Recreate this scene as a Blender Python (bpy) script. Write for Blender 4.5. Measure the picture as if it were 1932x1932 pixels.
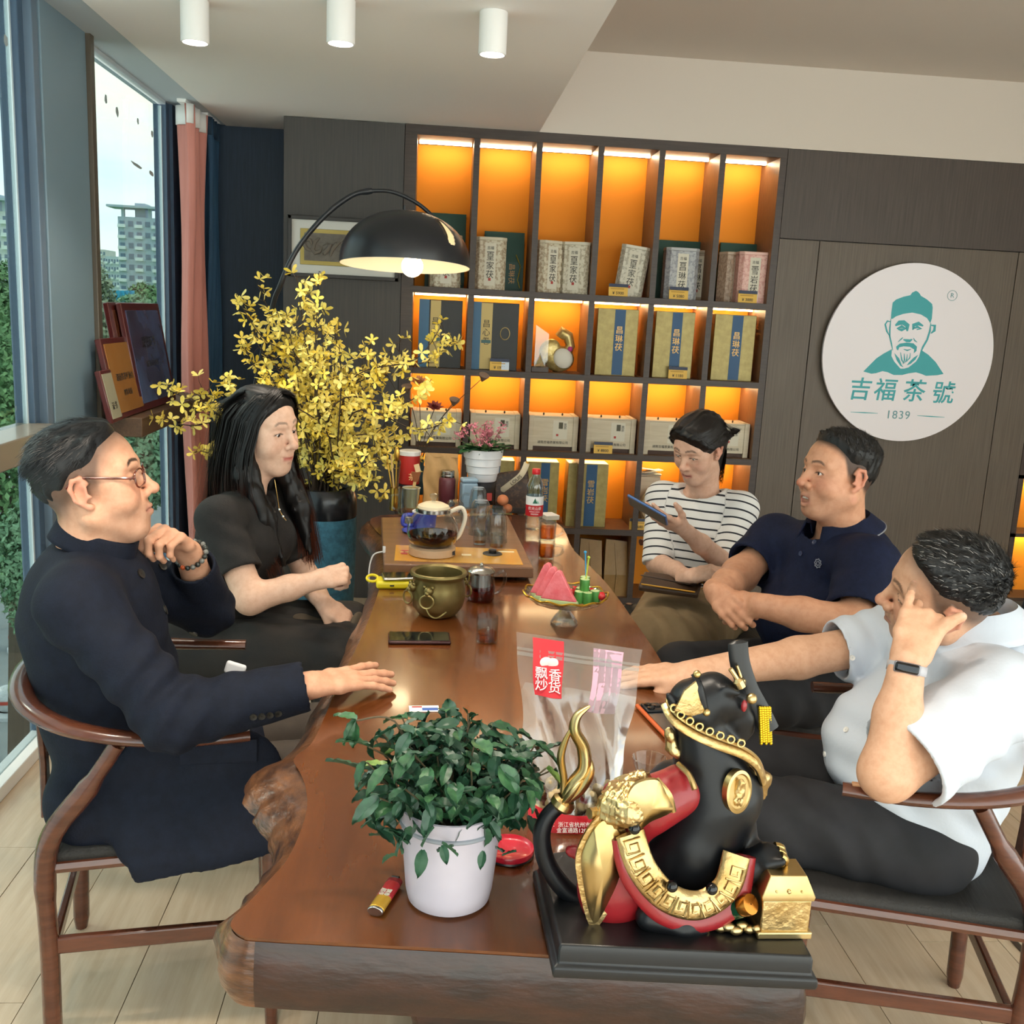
import bpy, math, random
import numpy as np
from mathutils import Matrix, Vector
random.seed(7); RNG = np.random.default_rng(7)
for _o in list(bpy.data.objects): bpy.data.objects.remove(_o)
SC = bpy.context.scene; COL = SC.collection
# ------------------------------------------------------------------ camera
CAM_H = 1.54; FPX = 1885.0
_pi, _ro, _ya = [math.radians(a) for a in (11.30, 2.86, 4.87)]
FW = np.array([math.sin(_ya)*math.cos(_pi), math.cos(_ya)*math.cos(_pi), -math.sin(_pi)])
_r0 = np.array([math.cos(_ya), -math.sin(_ya), 0]); _u0 = np.cross(_r0, FW)
RT = _r0*math.cos(_ro)+_u0*math.sin(_ro); UP = -_r0*math.sin(_ro)+_u0*math.cos(_ro)
CAM = np.array([0, 0, CAM_H])
cd = bpy.data.cameras.new('camera'); cam = bpy.data.objects.new('camera', cd); COL.objects.link(cam)
cd.sensor_width = 36; cd.lens = 36*FPX/1932; cd.clip_start = .02; cd.clip_end = 800
_m = Matrix.Identity(4)
for _i in range(3): _m[_i][0], _m[_i][1], _m[_i][2] = RT[_i], UP[_i], -FW[_i]
_m.translation = Vector(CAM); cam.matrix_world = _m; SC.camera = cam
def ray(x, y): return RT*(x-966)/FPX + UP*(966-y)/FPX + FW
def PY(x, y, Y): d = ray(x, y); return CAM+d*(Y/d[1])
def PZ(x, y, Z): d = ray(x, y); return CAM+d*((Z-CAM_H)/d[2])
def PX(x, y, X): d = ray(x, y); return CAM+d*(X/d[0])
# ------------------------------------------------------------------ view, world, sun
vs = SC.view_settings; vs.view_transform = 'Standard'; vs.look = 'None'; vs.gamma = 1; vs.use_curve_mapping = False
vs.exposure = 1.3
SC.cycles.use_denoising = True; SC.cycles.max_bounces = 5; SC.cycles.diffuse_bounces = 3; SC.cycles.glossy_bounces = 3
SC.cycles.transmission_bounces = 4; SC.cycles.transparent_max_bounces = 14; SC.cycles.caustics_reflective = False; SC.cycles.caustics_refractive = False
SC.cycles.use_adaptive_sampling = True; SC.cycles.adaptive_threshold = .06; SC.cycles.adaptive_min_samples = 12
SC.cycles.sample_clamp_indirect = 6
def hexc(h, a=1):
    h = h.lstrip('#'); c = [int(h[i:i+2], 16)/255 for i in (0, 2, 4)]
    return tuple((x/12.92 if x <= .04045 else ((x+.055)/1.055)**2.4) for x in c)+(a,)
def NT(nt, typ, **kw):
    n = nt.nodes.new(typ)
    for k, v in kw.items():
        if k in n.inputs: n.inputs[k].default_value = v
        else: setattr(n, k, v)
    return n
W = bpy.data.worlds.new('world'); SC.world = W; W.use_nodes = True; wn = W.node_tree; wn.nodes.clear()
wo = NT(wn, 'ShaderNodeOutputWorld'); bg = NT(wn, 'ShaderNodeBackground', Strength=1.65)
tc = NT(wn, 'ShaderNodeTexCoord'); sp = NT(wn, 'ShaderNodeSeparateXYZ'); rp = NT(wn, 'ShaderNodeValToRGB')
mp = NT(wn, 'ShaderNodeMapping'); mp.inputs['Scale'].default_value = (1.4, 1.4, 5)
nz = NT(wn, 'ShaderNodeTexNoise', Scale=2.6, Detail=6.0, Roughness=.55)
r2 = NT(wn, 'ShaderNodeValToRGB'); mx = NT(wn, 'ShaderNodeMix', data_type='RGBA')
wn.links.new(tc.outputs['Generated'], sp.inputs[0]); wn.links.new(sp.outputs['Z'], rp.inputs[0])
wn.links.new(tc.outputs['Generated'], mp.inputs[0]); wn.links.new(mp.outputs[0], nz.inputs['Vector'])
wn.links.new(nz.outputs['Fac'], r2.inputs[0])
rp.color_ramp.elements[0].position = 0.0; rp.color_ramp.elements[0].color = hexc('e4eff0')
rp.color_ramp.elements[1].position = .55; rp.color_ramp.elements[1].color = hexc('c4d9e6')
r2.color_ramp.elements[0].position = .42; r2.color_ramp.elements[0].color = (0, 0, 0, 1)
r2.color_ramp.elements[1].position = .66; r2.color_ramp.elements[1].color = (1, 1, 1, 1)
wn.links.new(r2.outputs[0], mx.inputs[0]); wn.links.new(rp.outputs[0], mx.inputs[6]); mx.inputs[7].default_value = hexc('fdf6da')
wn.links.new(mx.outputs[2], bg.inputs[0]); wn.links.new(bg.outputs[0], wo.inputs[0])
sun = bpy.data.lights.new('sun', 'SUN'); sun.energy = 1.0; sun.angle = .25; sun.color = hexc('fff3df')[:3]
so = bpy.data.objects.new('sun', sun); COL.objects.link(so); so.rotation_euler = (math.radians(52), 0, math.radians(-112))
# ------------------------------------------------------------------ materials
MATS = {}
def mat(name, c='808080', r=.5, m=0., c2=None, ns=8., st=(1, 1, 1), lo=.35, hi=.65, bump=0., bs=None, coat=0., spec=.5,
        es=0., vc=False, sheen=0., trans=0., det=4., bst=None):
    if name in MATS: return MATS[name]
    M = bpy.data.materials.new(name); M.use_nodes = True; nt = M.node_tree; b = nt.nodes['Principled BSDF']
    col = hexc(c) if isinstance(c, str) else tuple(c)
    b.inputs['Base Color'].default_value = col; b.inputs['Roughness'].default_value = r; b.inputs['Metallic'].default_value = m
    b.inputs['Coat Weight'].default_value = coat; b.inputs['Coat Roughness'].default_value = .08
    b.inputs['Specular IOR Level'].default_value = spec; b.inputs['Sheen Weight'].default_value = sheen
    b.inputs['Transmission Weight'].default_value = trans
    if es: b.inputs['Emission Color'].default_value = col; b.inputs['Emission Strength'].default_value = es
    t = NT(nt, 'ShaderNodeTexCoord'); src = None
    if vc:
        a = NT(nt, 'ShaderNodeAttribute', attribute_name='Col'); src = a.outputs['Color']
    if c2:
        mpn = NT(nt, 'ShaderNodeMapping'); mpn.inputs['Scale'].default_value = st
        n = NT(nt, 'ShaderNodeTexNoise', Scale=ns, Detail=det, Roughness=.6); rr = NT(nt, 'ShaderNodeValToRGB')
        nt.links.new(t.outputs['Object'], mpn.inputs[0]); nt.links.new(mpn.outputs[0], n.inputs['Vector']); nt.links.new(n.outputs['Fac'], rr.inputs[0])
        rr.color_ramp.elements[0].position = lo; rr.color_ramp.elements[1].position = hi
        if vc:
            k = hexc(c2); rr.color_ramp.elements[0].color = k; rr.color_ramp.elements[1].color = (1, 1, 1, 1)
            mm = NT(nt, 'ShaderNodeMix', data_type='RGBA', blend_type='MULTIPLY'); mm.inputs[0].default_value = 1
            nt.links.new(src, mm.inputs[6]); nt.links.new(rr.outputs[0], mm.inputs[7]); src = mm.outputs[2]
        else:
            rr.color_ramp.elements[0].color = col; rr.color_ramp.elements[1].color = hexc(c2); src = rr.outputs[0]
    if src: nt.links.new(src, b.inputs['Base Color'])
    if bump:
        mpb = NT(nt, 'ShaderNodeMapping'); mpb.inputs['Scale'].default_value = bst or st
        n2 = NT(nt, 'ShaderNodeTexNoise', Scale=bs or ns, Detail=3.0); bn = NT(nt, 'ShaderNodeBump', Strength=bump, Distance=.004)
        nt.links.new(t.outputs['Object'], mpb.inputs[0]); nt.links.new(mpb.outputs[0], n2.inputs['Vector'])
        nt.links.new(n2.outputs['Fac'], bn.inputs['Height']); nt.links.new(bn.outputs[0], b.inputs['Normal'])
    MATS[name] = M; return M
def glass(name, tint='ffffff', f=.05, rough=.02, p=4., g1=.55, glc='ffffff'):
    """thin clear sheet: a tinted see-through layer under a fresnel gloss"""
    if name in MATS: return MATS[name]
    M = bpy.data.materials.new(name); M.use_nodes = True; nt = M.node_tree; nt.nodes.clear()
    o = NT(nt, 'ShaderNodeOutputMaterial'); mx = NT(nt, 'ShaderNodeMixShader'); tr = NT(nt, 'ShaderNodeBsdfTransparent', Color=hexc(tint))
    g = NT(nt, 'ShaderNodeBsdfGlossy', Color=hexc(glc), Roughness=rough); lw = NT(nt, 'ShaderNodeLayerWeight', Blend=.5)
    pw = NT(nt, 'ShaderNodeMath', operation='POWER'); pw.inputs[1].default_value = p; ma = NT(nt, 'ShaderNodeMath', operation='MULTIPLY_ADD'); ma.inputs[1].default_value = g1; ma.inputs[2].default_value = f
    nt.links.new(lw.outputs['Facing'], pw.inputs[0]); nt.links.new(pw.outputs[0], ma.inputs[0]); nt.links.new(ma.outputs[0], mx.inputs[0])
    nt.links.new(tr.outputs[0], mx.inputs[1]); nt.links.new(g.outputs[0], mx.inputs[2]); nt.links.new(mx.outputs[0], o.inputs[0])
    MATS[name] = M; return M
# ------------------------------------------------------------------ mesh builder
def V3(*a): return np.array(a, float)
def nrm(v): v = np.asarray(v, float); return v/(np.linalg.norm(v)+1e-12)
def rotz(a): c, s = math.cos(a), math.sin(a); return np.array([[c, -s, 0], [s, c, 0], [0, 0, 1.]])
def rotx(a): c, s = math.cos(a), math.sin(a); return np.array([[1., 0, 0], [0, c, -s], [0, s, c]])
def roty(a): c, s = math.cos(a), math.sin(a); return np.array([[c, 0, s], [0, 1., 0], [-s, 0, c]])
R_ = math.radians
class MB:
    def __init__(s): s.v = []; s.f = []; s.c = []
    def add(s, v, f, c=None):
        n = len(s.v); s.v += [tuple(map(float, p)) for p in v]; s.f += [tuple(i+n for i in q) for q in f]
        if c is not None:
            c = list(c) if not isinstance(c[0], float) else [c]*len(v)
            s.c += c
        return s
    def box(s, c, d, R=None, col=None):
        h = np.array(d)/2; p = np.array([(x, y, z) for x in (-1, 1) for y in (-1, 1) for z in (-1, 1)])*h
        if R is not None: p = p@np.asarray(R).T
        return s.add(p+np.array(c), [(0, 1, 3, 2), (4, 6, 7, 5), (0, 4, 5, 1), (2, 3, 7, 6), (0, 2, 6, 4), (1, 5, 7, 3)], col)
    def bb(s, x0, x1, y0, y1, z0, z1): return s.box(((x0+x1)/2, (y0+y1)/2, (z0+z1)/2), (abs(x1-x0), abs(y1-y0), abs(z1-z0)))
    def lathe(s, prof, seg=24, o=(0, 0, 0), R=None, sy=1., cols=None, wob=None, cap=False):
        v = []; f = []; n = len(prof)
        for i, (r, z) in enumerate(prof):
            for k in range(seg):
                a = 2*math.pi*k/seg; w = 1 if wob is None else wob(a, i)
                v.append((r*w*math.cos(a), r*w*math.sin(a)*sy, z))
        for i in range(n-1):
            for k in range(seg):
                k2 = (k+1) % seg; f.append((i*seg+k, i*seg+k2, (i+1)*seg+k2, (i+1)*seg+k))
        if cap: f.append(tuple(range(seg-1, -1, -1)))
        if cap: f.append(tuple((n-1)*seg+k for k in range(seg)))
        v = np.array(v)
        if R is not None: v = v@np.asarray(R).T
        c = None
        if cols: c = [cols[i] for i in range(n) for k in range(seg)]
        return s.add(v+np.array(o), f, c)
    def tube(s, pts, rad, seg=8, cap=True, up=None, fl=1., close=False):
        P = np.array(pts, float); n = len(P)
        rad = [rad]*n if np.isscalar(rad) else list(rad)
        T = np.gradient(P, axis=0) if not close else (np.roll(P, -1, 0)-np.roll(P, 1, 0))
        T /= np.linalg.norm(T, axis=1)[:, None]+1e-12
        u = np.array(up if up is not None else ((0, 0, 1) if abs(T[0][2]) < .9 else (1, 0, 0)), float)
        v = []; f = []
        for i in range(n):
            if up is not None: u = np.array(up, float)
            u = u-T[i]*(u@T[i]); u /= np.linalg.norm(u)+1e-12; w = np.cross(T[i], u)
            for k in range(seg):
                a = 2*math.pi*k/seg; v.append(P[i]+rad[i]*(math.cos(a)*w+math.sin(a)*u*fl))
        m = n if close else n-1
        for i in range(m):
            j = (i+1) % n
            for k in range(seg):
                k2 = (k+1) % seg; f.append((i*seg+k, i*seg+k2, j*seg+k2, j*seg+k))
        if cap and not close: f.append(tuple(range(seg-1, -1, -1))); f.append(tuple((n-1)*seg+k for k in range(seg)))
        return s.add(v, f)
    def rings(s, R, cap=True, close=True, cols=None):
        n = len(R); m = len(R[0]); f = []
        for i in range(n-1):
            for k in range(m if close else m-1):
                k2 = (k+1) % m; f.append((i*m+k, i*m+k2, (i+1)*m+k2, (i+1)*m+k))
        if cap: f.append(tuple(range(m-1, -1, -1))); f.append(tuple((n-1)*m+k for k in range(m)))
        return s.add([p for r in R for p in r], f, cols)
    def prism(s, poly, z0, z1, O=(0, 0, 0), R=None):
        n = len(poly); p = np.array([(x, y, z0) for x, y in poly]+[(x, y, z1) for x, y in poly], float)
        if R is not None: p = p@np.asarray(R).T
        f = [tuple(range(n-1, -1, -1)), tuple(range(n, 2*n))]+[(i, (i+1) % n, n+(i+1) % n, n+i) for i in range(n)]
        return s.add(p+np.array(O), f)
    def sph(s, c, r, seg=12, R=None):
        r = (r, r, r) if np.isscalar(r) else r; v = []; m = max(6, seg//2+1)
        pr = [(math.sin(math.pi*i/m), -math.cos(math.pi*i/m)) for i in range(m+1)]; pr[0] = (1e-4, -1); pr[-1] = (1e-4, 1)
        q = MB().lathe(pr, seg); v = np.array(q.v)*np.array(r)
        if R is not None: v = v@np.asarray(R).T
        return s.add(v+np.array(c), q.f)
    def grid(s, fn, nu, nv, th=0):
        a = [[np.array(fn(i/nu, j/nv), float) for j in range(nv+1)] for i in range(nu+1)]
        m = nv+1; f = [(i*m+j, (i+1)*m+j, (i+1)*m+j+1, i*m+j+1) for i in range(nu) for j in range(nv)]
        return s.add([p for r in a for p in r], f)
    def xf(s, R=None, t=(0, 0, 0), sc=1.):
        v = np.array(s.v)*sc
        if R is not None: v = v@np.asarray(R).T
        s.v = [tuple(p) for p in v+np.array(t)]; return s
def mesh(name, v, f, smooth=True, cols=None):
    me = bpy.data.meshes.new(name); me.from_pydata([tuple(p) for p in v], [], [tuple(q) for q in f])
    if smooth and len(me.polygons):
        me.polygons.foreach_set('use_smooth', np.ones(len(me.polygons), bool))
        try: me.set_sharp_from_angle(angle=smooth if isinstance(smooth, float) else R_(40))
        except Exception: pass
    if cols is not None and len(cols) == len(me.vertices):
        at = me.color_attributes.new('Col', 'FLOAT_COLOR', 'POINT')
        c = np.ones((len(cols), 4), np.float32); c[:, :3] = np.array([q[:3] for q in cols]); at.data.foreach_set('color', c.ravel())
    me.update(); return me
def part(name, mb, m, parent=None, smooth=True, bev=0, label=None, sub=0, kind=None, solid=0, world=False, bseg=2):
    """one mesh object; local=coordinates of its thing (world=True: world coordinates under an unrotated thing)"""
    me = mb if isinstance(mb, bpy.types.Mesh) else mesh(name, mb.v, mb.f, smooth, mb.c if mb.c else None)
    if m is not None and not me.materials: me.materials.append(m)
    o = bpy.data.objects.new(name, me); COL.objects.link(o)
    if parent is not None:
        o.parent = parent
        if world:
            r = parent
            while r.parent: r = r.parent
            if parent is r: o.matrix_parent_inverse = Matrix.Translation(-Vector(r.location))
            else: pass
    if solid: md = o.modifiers.new('thick', 'SOLIDIFY'); md.thickness = solid; md.offset = 0
    if bev: md = o.modifiers.new('bevel', 'BEVEL'); md.width = bev; md.segments = bseg; md.limit_method = 'ANGLE'; md.angle_limit = R_(38)
    if sub: md = o.modifiers.new('sub', 'SUBSURF'); md.levels = md.render_levels = sub
    if label: o['label'] = label
    if kind: o['kind'] = kind
    return o
def tag(o, label, cat, group=None):
    o['label'] = label; o['category'] = cat
    if group: o['group'] = group
    return o
def thing(name, label, cat, loc=(0, 0, 0), rz=0., group=None):
    o = bpy.data.objects.new(name, None); COL.objects.link(o); o.location = Vector([float(x) for x in loc]); o.rotation_euler = (0, 0, rz); o.empty_display_size = .05
    return tag(o, label, cat, group)
def struct(name, mb, m, bev=0, smooth=True, parent=None):
    o = part(name, mb, m, parent, bev=bev, smooth=smooth)
    if parent is None: o['kind'] = 'structure'
    return o
def text_mesh(s, size, depth=.0004, align='CENTER', spacing=1., bold=0., lines=1., shear=0.):
    cu = bpy.data.curves.new('t', 'FONT'); cu.body = s; cu.size = size; cu.extrude = depth; cu.align_x = align; cu.align_y = 'CENTER'
    cu.space_character = spacing; cu.offset = bold; cu.space_line = lines; cu.resolution_u = 3; cu.shear = shear
    o = bpy.data.objects.new('t', cu); COL.objects.link(o); dg = bpy.context.evaluated_depsgraph_get()
    me = bpy.data.meshes.new_from_object(o.evaluated_get(dg)); bpy.data.objects.remove(o); bpy.data.curves.remove(cu)
    return me
def letters(s, size, m, parent, O, ex, ey, name='lettering', **kw):
    """flat print: text laid on a surface with origin O, reading direction ex, up direction ey (all local to parent)"""
    me = text_mesh(s, size, **kw); ex, ey = nrm(ex), nrm(ey); ez = np.cross(ex, ey)
    n = len(me.vertices); co = np.empty(n*3); me.vertices.foreach_get('co', co); co = co.reshape(-1, 3)
    co = co[:, :1]*ex+co[:, 1:2]*ey+co[:, 2:3]*ez+np.array(O); me.vertices.foreach_set('co', co.ravel()); me.update()
    return part(name, me, m, parent)
def quadpatch(mb, O, ex, ey, w, h, lift=0., n=None):
    ex, ey = nrm(ex), nrm(ey); ez = np.cross(ex, ey); O = np.array(O)+ez*lift
    return mb.box(O, (w, h, .0006), np.stack([ex, ey, ez], 1))
# ================================================================== setting
WY, CZ, CZ2, WX = 5.2, 2.42, 2.81, -1.281
m_floor = mat('floor_oak', 'cbb79d', .42, c2='bda68a', ns=3, st=(14, 1.2, 1), bump=.05, bs=30, coat=.15)
m_grout = mat('floor_gap', '6b5a45', .8)
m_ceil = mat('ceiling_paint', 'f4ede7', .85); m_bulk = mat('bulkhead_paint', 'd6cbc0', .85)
m_wood = mat('dark_veneer', '3d332e', .5, c2='50453e', ns=5, st=(26, 26, .7), lo=.3, hi=.7, bump=.06, bs=40)
m_woodr = mat('brown_veneer', '564b42', .5, c2='695d51', ns=5, st=(26, 26, .7), lo=.3, hi=.7, bump=.06, bs=40)
m_navy = mat('navy_wall', '263648', .6, c2='2d3e52', ns=6, st=(20, 20, 1))
m_panel = mat('charcoal_panel', '3d3a39', .55, c2='48433f', ns=5, st=(26, 26, .7))
m_frame = mat('window_frame_grey', '66788a', .45); m_frame2 = mat('window_frame_navy', '465a70', .4)
m_pane = glass('window_glass', 'c2cbcc', .02, .01, 5., .25)
m_white = mat('white_paint', 'eceae6', .5)
# floor: base and single planks
fl = struct('floor', MB().bb(-1.34, 4.2, -1.0, 5.7, -.06, -.006), m_grout)
pw, pl = .215, 1.22; pm = {}
for i in range(23):
    x0 = -1.28+i*pw; off = (i*.47 % 1)*pl
    for j in range(-1, 6):
        y0, y1 = max(-1.0+j*pl+off, -.5), min(-1.0+(j+1)*pl+off, 5.6)
        if y1-y0 < .1: continue
        k = round(y1-y0, 3)
        if k not in pm: pm[k] = mesh('plank', *(lambda q: (q.v, q.f))(MB().bb(0, pw-.0022, 0, k-.0022, -.012, 0)), smooth=False); pm[k].materials.append(m_floor)
        o = bpy.data.objects.new('plank', pm[k]); COL.objects.link(o); o.parent = fl; o.location = (x0, y0, random.uniform(-.0004, .0004))
struct('trim_1', MB().bb(1.545, 1.562, -.4, 5.1, -.004, .004), mat('floor_strip', '5d554c', .4, m=.6), bev=.0015)
# ceiling low field, step and high field
struct('ceiling', MB().bb(-1.09, .484, -1, 5.25, CZ, CZ+.05), m_ceil)
struct('trim_2', MB().bb(.470, .484, -1, 5.2, CZ+.05, CZ2).bb(-1.12, -1.09, -1, 5.62, CZ, CZ+.09), m_ceil)
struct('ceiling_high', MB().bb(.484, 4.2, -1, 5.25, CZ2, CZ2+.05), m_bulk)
struct('ceiling_recess', MB().bb(-1.09, -.70, 5.25, 5.7, CZ, CZ+.05), m_ceil)
struct('trim_3', MB().bb(-1.35, -1.09, -1, 5.66, CZ+.004, CZ+.05), mat('window_head_paint', 'c3cbd0', .6))
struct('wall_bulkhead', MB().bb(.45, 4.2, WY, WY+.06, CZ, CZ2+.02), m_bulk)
# back wall: carcass and proud veneer panels
wb = struct('wall_back', MB().bb(-.76, 4.2, WY+.36, WY+.42, 0, CZ).bb(-.764, -.75, WY+.012, WY+.4, 0, CZ), m_panel)
DX0, DX1, DZ = 1.967, 3.045, 1.979
def panel(x0, x1, z0, z1, m=None, d=.018): part('panel', MB().bb(x0+.002, x1-.002, WY, WY+d, z0+.002, z1-.002), m or m_woodr, wb, bev=.0012)
panel(-.764, -.175, 0, CZ, m_panel); panel(1.752, 4.2, DZ, CZ, m_wood); panel(1.752, DX0, 0, DZ); panel(DX1, 3.23, 0, DZ)
part('panel_backing', MB().bb(-.76, -.14, WY+.02, WY+.06, 0, CZ), m_panel, wb)
panel(DX0, DX1, 0, DZ); part('panel_backing', MB().bb(1.75, 3.25, WY+.02, WY+.06, 0, CZ), m_panel, wb)
struct('wall_recess', MB().bb(-1.36, -.75, 5.61, 5.67, 0, CZ+.1), m_navy)
struct('wall_left', MB().bb(-1.36, WX+.01, 5.12, 5.66, 0, CZ+.1).bb(-1.36, -1.27, -1, .2, 0, CZ+.05), mat('blue_wall', '3d546c', .6))
struct('wall_right', MB().bb(4.2, 4.26, 1.5, 5.6, 0, CZ2), m_white)
# window 1 (near) and window 2 (far) with the steel column between
def window(n, y0, y1, rails):
    w = struct('window_%d' % n, MB().bb(WX-.06, WX, y0, y0+.055, 0, CZ), m_frame2)
    part('mullion', MB().bb(WX-.06, WX, y1-.055, y1, 0, CZ), m_frame2, w, bev=.003)
    part('head_rail', MB().bb(WX-.06, WX-.002, y0+.05, y1-.05, CZ-.012, CZ+.004), mat('window_head_paint', 'c3cbd0', .6), w)
    part('bottom_rail', MB().bb(WX-.06, WX+.012, y0+.02, y1, 0, .045), m_white, w, bev=.003)
    part('seal', MB().bb(WX-.034, WX-.02, y0+.055, y0+.066, .05, CZ-.02).bb(WX-.034, WX-.02, y1-.066, y1-.055, .05, CZ-.02), mat('pale_seal', 'cfdde2', .5), w)
    for a, b in rails: part('pane', MB().bb(WX-.03, WX-.024, y0+.06, y1-.06, a, b), m_pane, w)
    return w
w1 = window(1, .15, 3.40, ((.045, 1.03), (1.1, 2.4)))
part('transom', MB().bb(WX-.06, -1.19, .2, 3.36, 1.03, 1.11), mat('transom_paint', '8f8371', .35, coat=.3), w1, bev=.004)
w2 = window(2, 3.90, 5.10, ((.045, .99), (1.1, 2.4)))
part('ledge', MB().bb(WX-.06, -1.10, 3.9, 5.08, 1.0, 1.075), mat('ledge_wood', '5b4534', .5, c2='6b513c', ns=6, st=(20, 1, 20)), w2, bev=.004)
m_col = mat('column_steel', '788f9c', .42)
cs = struct('wall_column', MB().bb(WX-.10, WX+.03, 3.44, 3.86, 0, CZ+.05), m_col, bev=.004)
part('cover_strip', MB().bb(WX-.08, WX+.026, 3.385, 3.432, 0, CZ+.04), m_frame, cs, bev=.003)
part('side_trim', MB().bb(WX-.06, WX+.045, 3.862, 3.905, 0, CZ+.04), mat('bronze_trim', '5a5145', .4), cs, bev=.003)
part('kick_panel', MB().bb(WX-.05, WX+.04, 3.46, 3.84, 0, .1), m_frame2, cs, bev=.002)
# marks stuck on the panes
sm = mat('glass_smear', 'a9b4b5', .7)
for (x, y, w, h, a) in ((200, 187, 5, 18, .1), (221, 210, 5, 18, .2), (260, 229, 4, 10, 0), (287, 252, 4, 12, 0), (305, 258, 3, 10, 0), (258, 312, 20, 8, .6), (286, 328, 10, 9, .2), (11, 76, 6, 18, 0)):
    c = PX(x, y, WX-.022); s_ = c[1]/FPX*2.2; mb = MB(); n = 9
    pts = [(c[0], c[1]+(math.cos(2*math.pi*k/n+a)*w*s_*.9)*random.uniform(.6, 1), c[2]+math.sin(2*math.pi*k/n)*h*s_*.28*random.uniform(.6, 1)) for k in range(n)]
    mb.add(pts, [tuple(range(n))]); part('smudge', mb, sm, w2 if x > 100 else w1)
# ceiling downlights
m_dl = mat('downlight_white', 'e9e7e4', .4); m_led = mat('downlight_led', 'fff1dc', .4, es=9)
def downlight(x, y, label, e=9):
    t = thing('downlight', label, 'ceiling light', (x, y, CZ), 0, 'surface downlights on the low ceiling')
    part('body', MB().lathe([(.04, 0), (.0425, -.002), (.0425, -.118), (.041, -.122), (.037, -.122), (.037, -.11)], 32), m_dl, t)
    part('diffuser', MB().lathe([(.001, -.1145), (.0365, -.1145), (.0365, -.112), (.001, -.112)], 24), m_led, t)
    l = bpy.data.lights.new('downlight_lamp', 'SPOT'); l.energy = e; l.spot_size = R_(105); l.spot_blend = .6; l.shadow_soft_size = .05; l.color = hexc('fff0dc')[:3]
    lo = bpy.data.objects.new('downlight_lamp', l); COL.objects.link(lo); lo.location = (x, y, CZ-.13); return t
for (px, py), lb in zip(((367, 0), (644, 0), (932, 22)), ('leftmost white downlight nearest the window column', 'middle white downlight of the ceiling row', 'rightmost white downlight nearest the ceiling step')):
    c = PZ(px, py, CZ); downlight(c[0], c[1]+.0, lb, 10)
for x, w_ in ((-.76, 'window-side'), (-.31, 'middle'), (.145, 'inner')): downlight(x, 1.35, w_+' white downlight of the overhead row nearer the viewer', 15)
# ------------------------------------------------------------------ outside the glass
GZ = -7.6
m_road = mat('asphalt', '7d8486', .9, c2='878e8f', ns=2); m_grass = mat('grass', '5d8a45', .9, c2='7da35c', ns=1.5)
struct('ground', MB().bb(-500, 100, 5, 700, GZ-.3, GZ), m_road)
struct('ground_lawn', MB().bb(-500, -1.5, 60, 700, GZ-.02, GZ+.05).bb(-30, -13.5, 8, 40, GZ-.02, GZ+.06), m_grass)
m_bld = [mat('block_wall_%d' % i, c, .8) for i, c in enumerate(('c9cfd2', 'a9b9c6', 'b9c6cf', 'c3c3c4'))]
m_win = mat('far_glass', '5c7488', .2, spec=.8); m_slab = mat('far_balcony', 'dfe6e8', .7)
def block(label, px0, px1, top, Y, nx, nz, mi, dep=10, roofs=True):
    a, b = PY(px0, top, Y), PY(px1, top, Y); w, h = b[0]-a[0], a[2]-GZ
    t = thing('apartment_block', label, 'building', (a[0], Y, GZ)); part('wall', MB().bb(0, w, 0, dep, 0, h), m_bld[mi], t)
    fh = 3.0; nzz = min(nz, int(h/fh)); cw = w/nx
    wm = mesh('window', *(lambda q: (q.v, q.f))(MB().bb(-.3*cw, .3*cw, -.05, .1, -.8, .7)), smooth=False); wm.materials.append(m_win)
    bm = mesh('balcony', *(lambda q: (q.v, q.f))(MB().bb(-.45*cw, .45*cw, -1.0, 0, -1.15, -.25)), smooth=False); bm.materials.append(m_slab)
    for r in range(nzz):
        for c in range(nx):
            z = h-1.8-r*fh; o = bpy.data.objects.new('window', wm); COL.objects.link(o); o.parent = t; o.location = ((c+.5)*cw, 0, z)
            if (c+r*0) % 2 == 0: o = bpy.data.objects.new('balcony', bm); COL.objects.link(o); o.parent = t; o.location = ((c+.5)*cw, 0, z)
    if roofs: part('roof_frame', MB().bb(-2.5, w*.8, -2, 6, h+2.4, h+3).bb(1, 1.8, 0, 1, h, h+2.5).bb(w*.6, w*.6+.8, 0, 1, h, h+2.5).bb(w*.3, w*.5, 2, 8, h, h+4), m_bld[1], t)
    return t
block('tall pale apartment block with roof frame right of the grey column', 222, 318, 408, 300, 6, 11, 1, 20)
block('white apartment block with stacked balconies left of the grey column', -60, 47, 395, 260, 7, 10, 0, 20)
block('small distant tower on the skyline just right of the column', 176, 199, 470, 520, 4, 8, 3, 16, False)
block('low far block beside the tall roof-frame tower', 198, 224, 483, 420, 5, 7, 2, 16, False)
t = thing('hoarding', 'bright blue corrugated hoarding among the trees outside', 'hoarding', (0, 0, 0))
for k in range(9): a = PY(212+k*4.6, 548, 40); part('sheet', MB().bb(a[0], a[0]+.085, 40+(k % 2)*.06, 40.05+(k % 2)*.06, GZ, a[2]), mat('hoarding_blue', '2f9fc4', .5), t)
m_leaf = [mat('hazy_street_leaf_%d' % i, c, .7, c2=d, ns=3) for i, (c, d) in enumerate((('3d6b40', '7ba06a'), ('4a7553', '8fb08a'), ('667a5c', 'a3ab8c')))]  # greens paled and greyed, outdoor haze mixed into the leaf colours
m_bark = mat('bark', '5d5044', .9)
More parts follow.
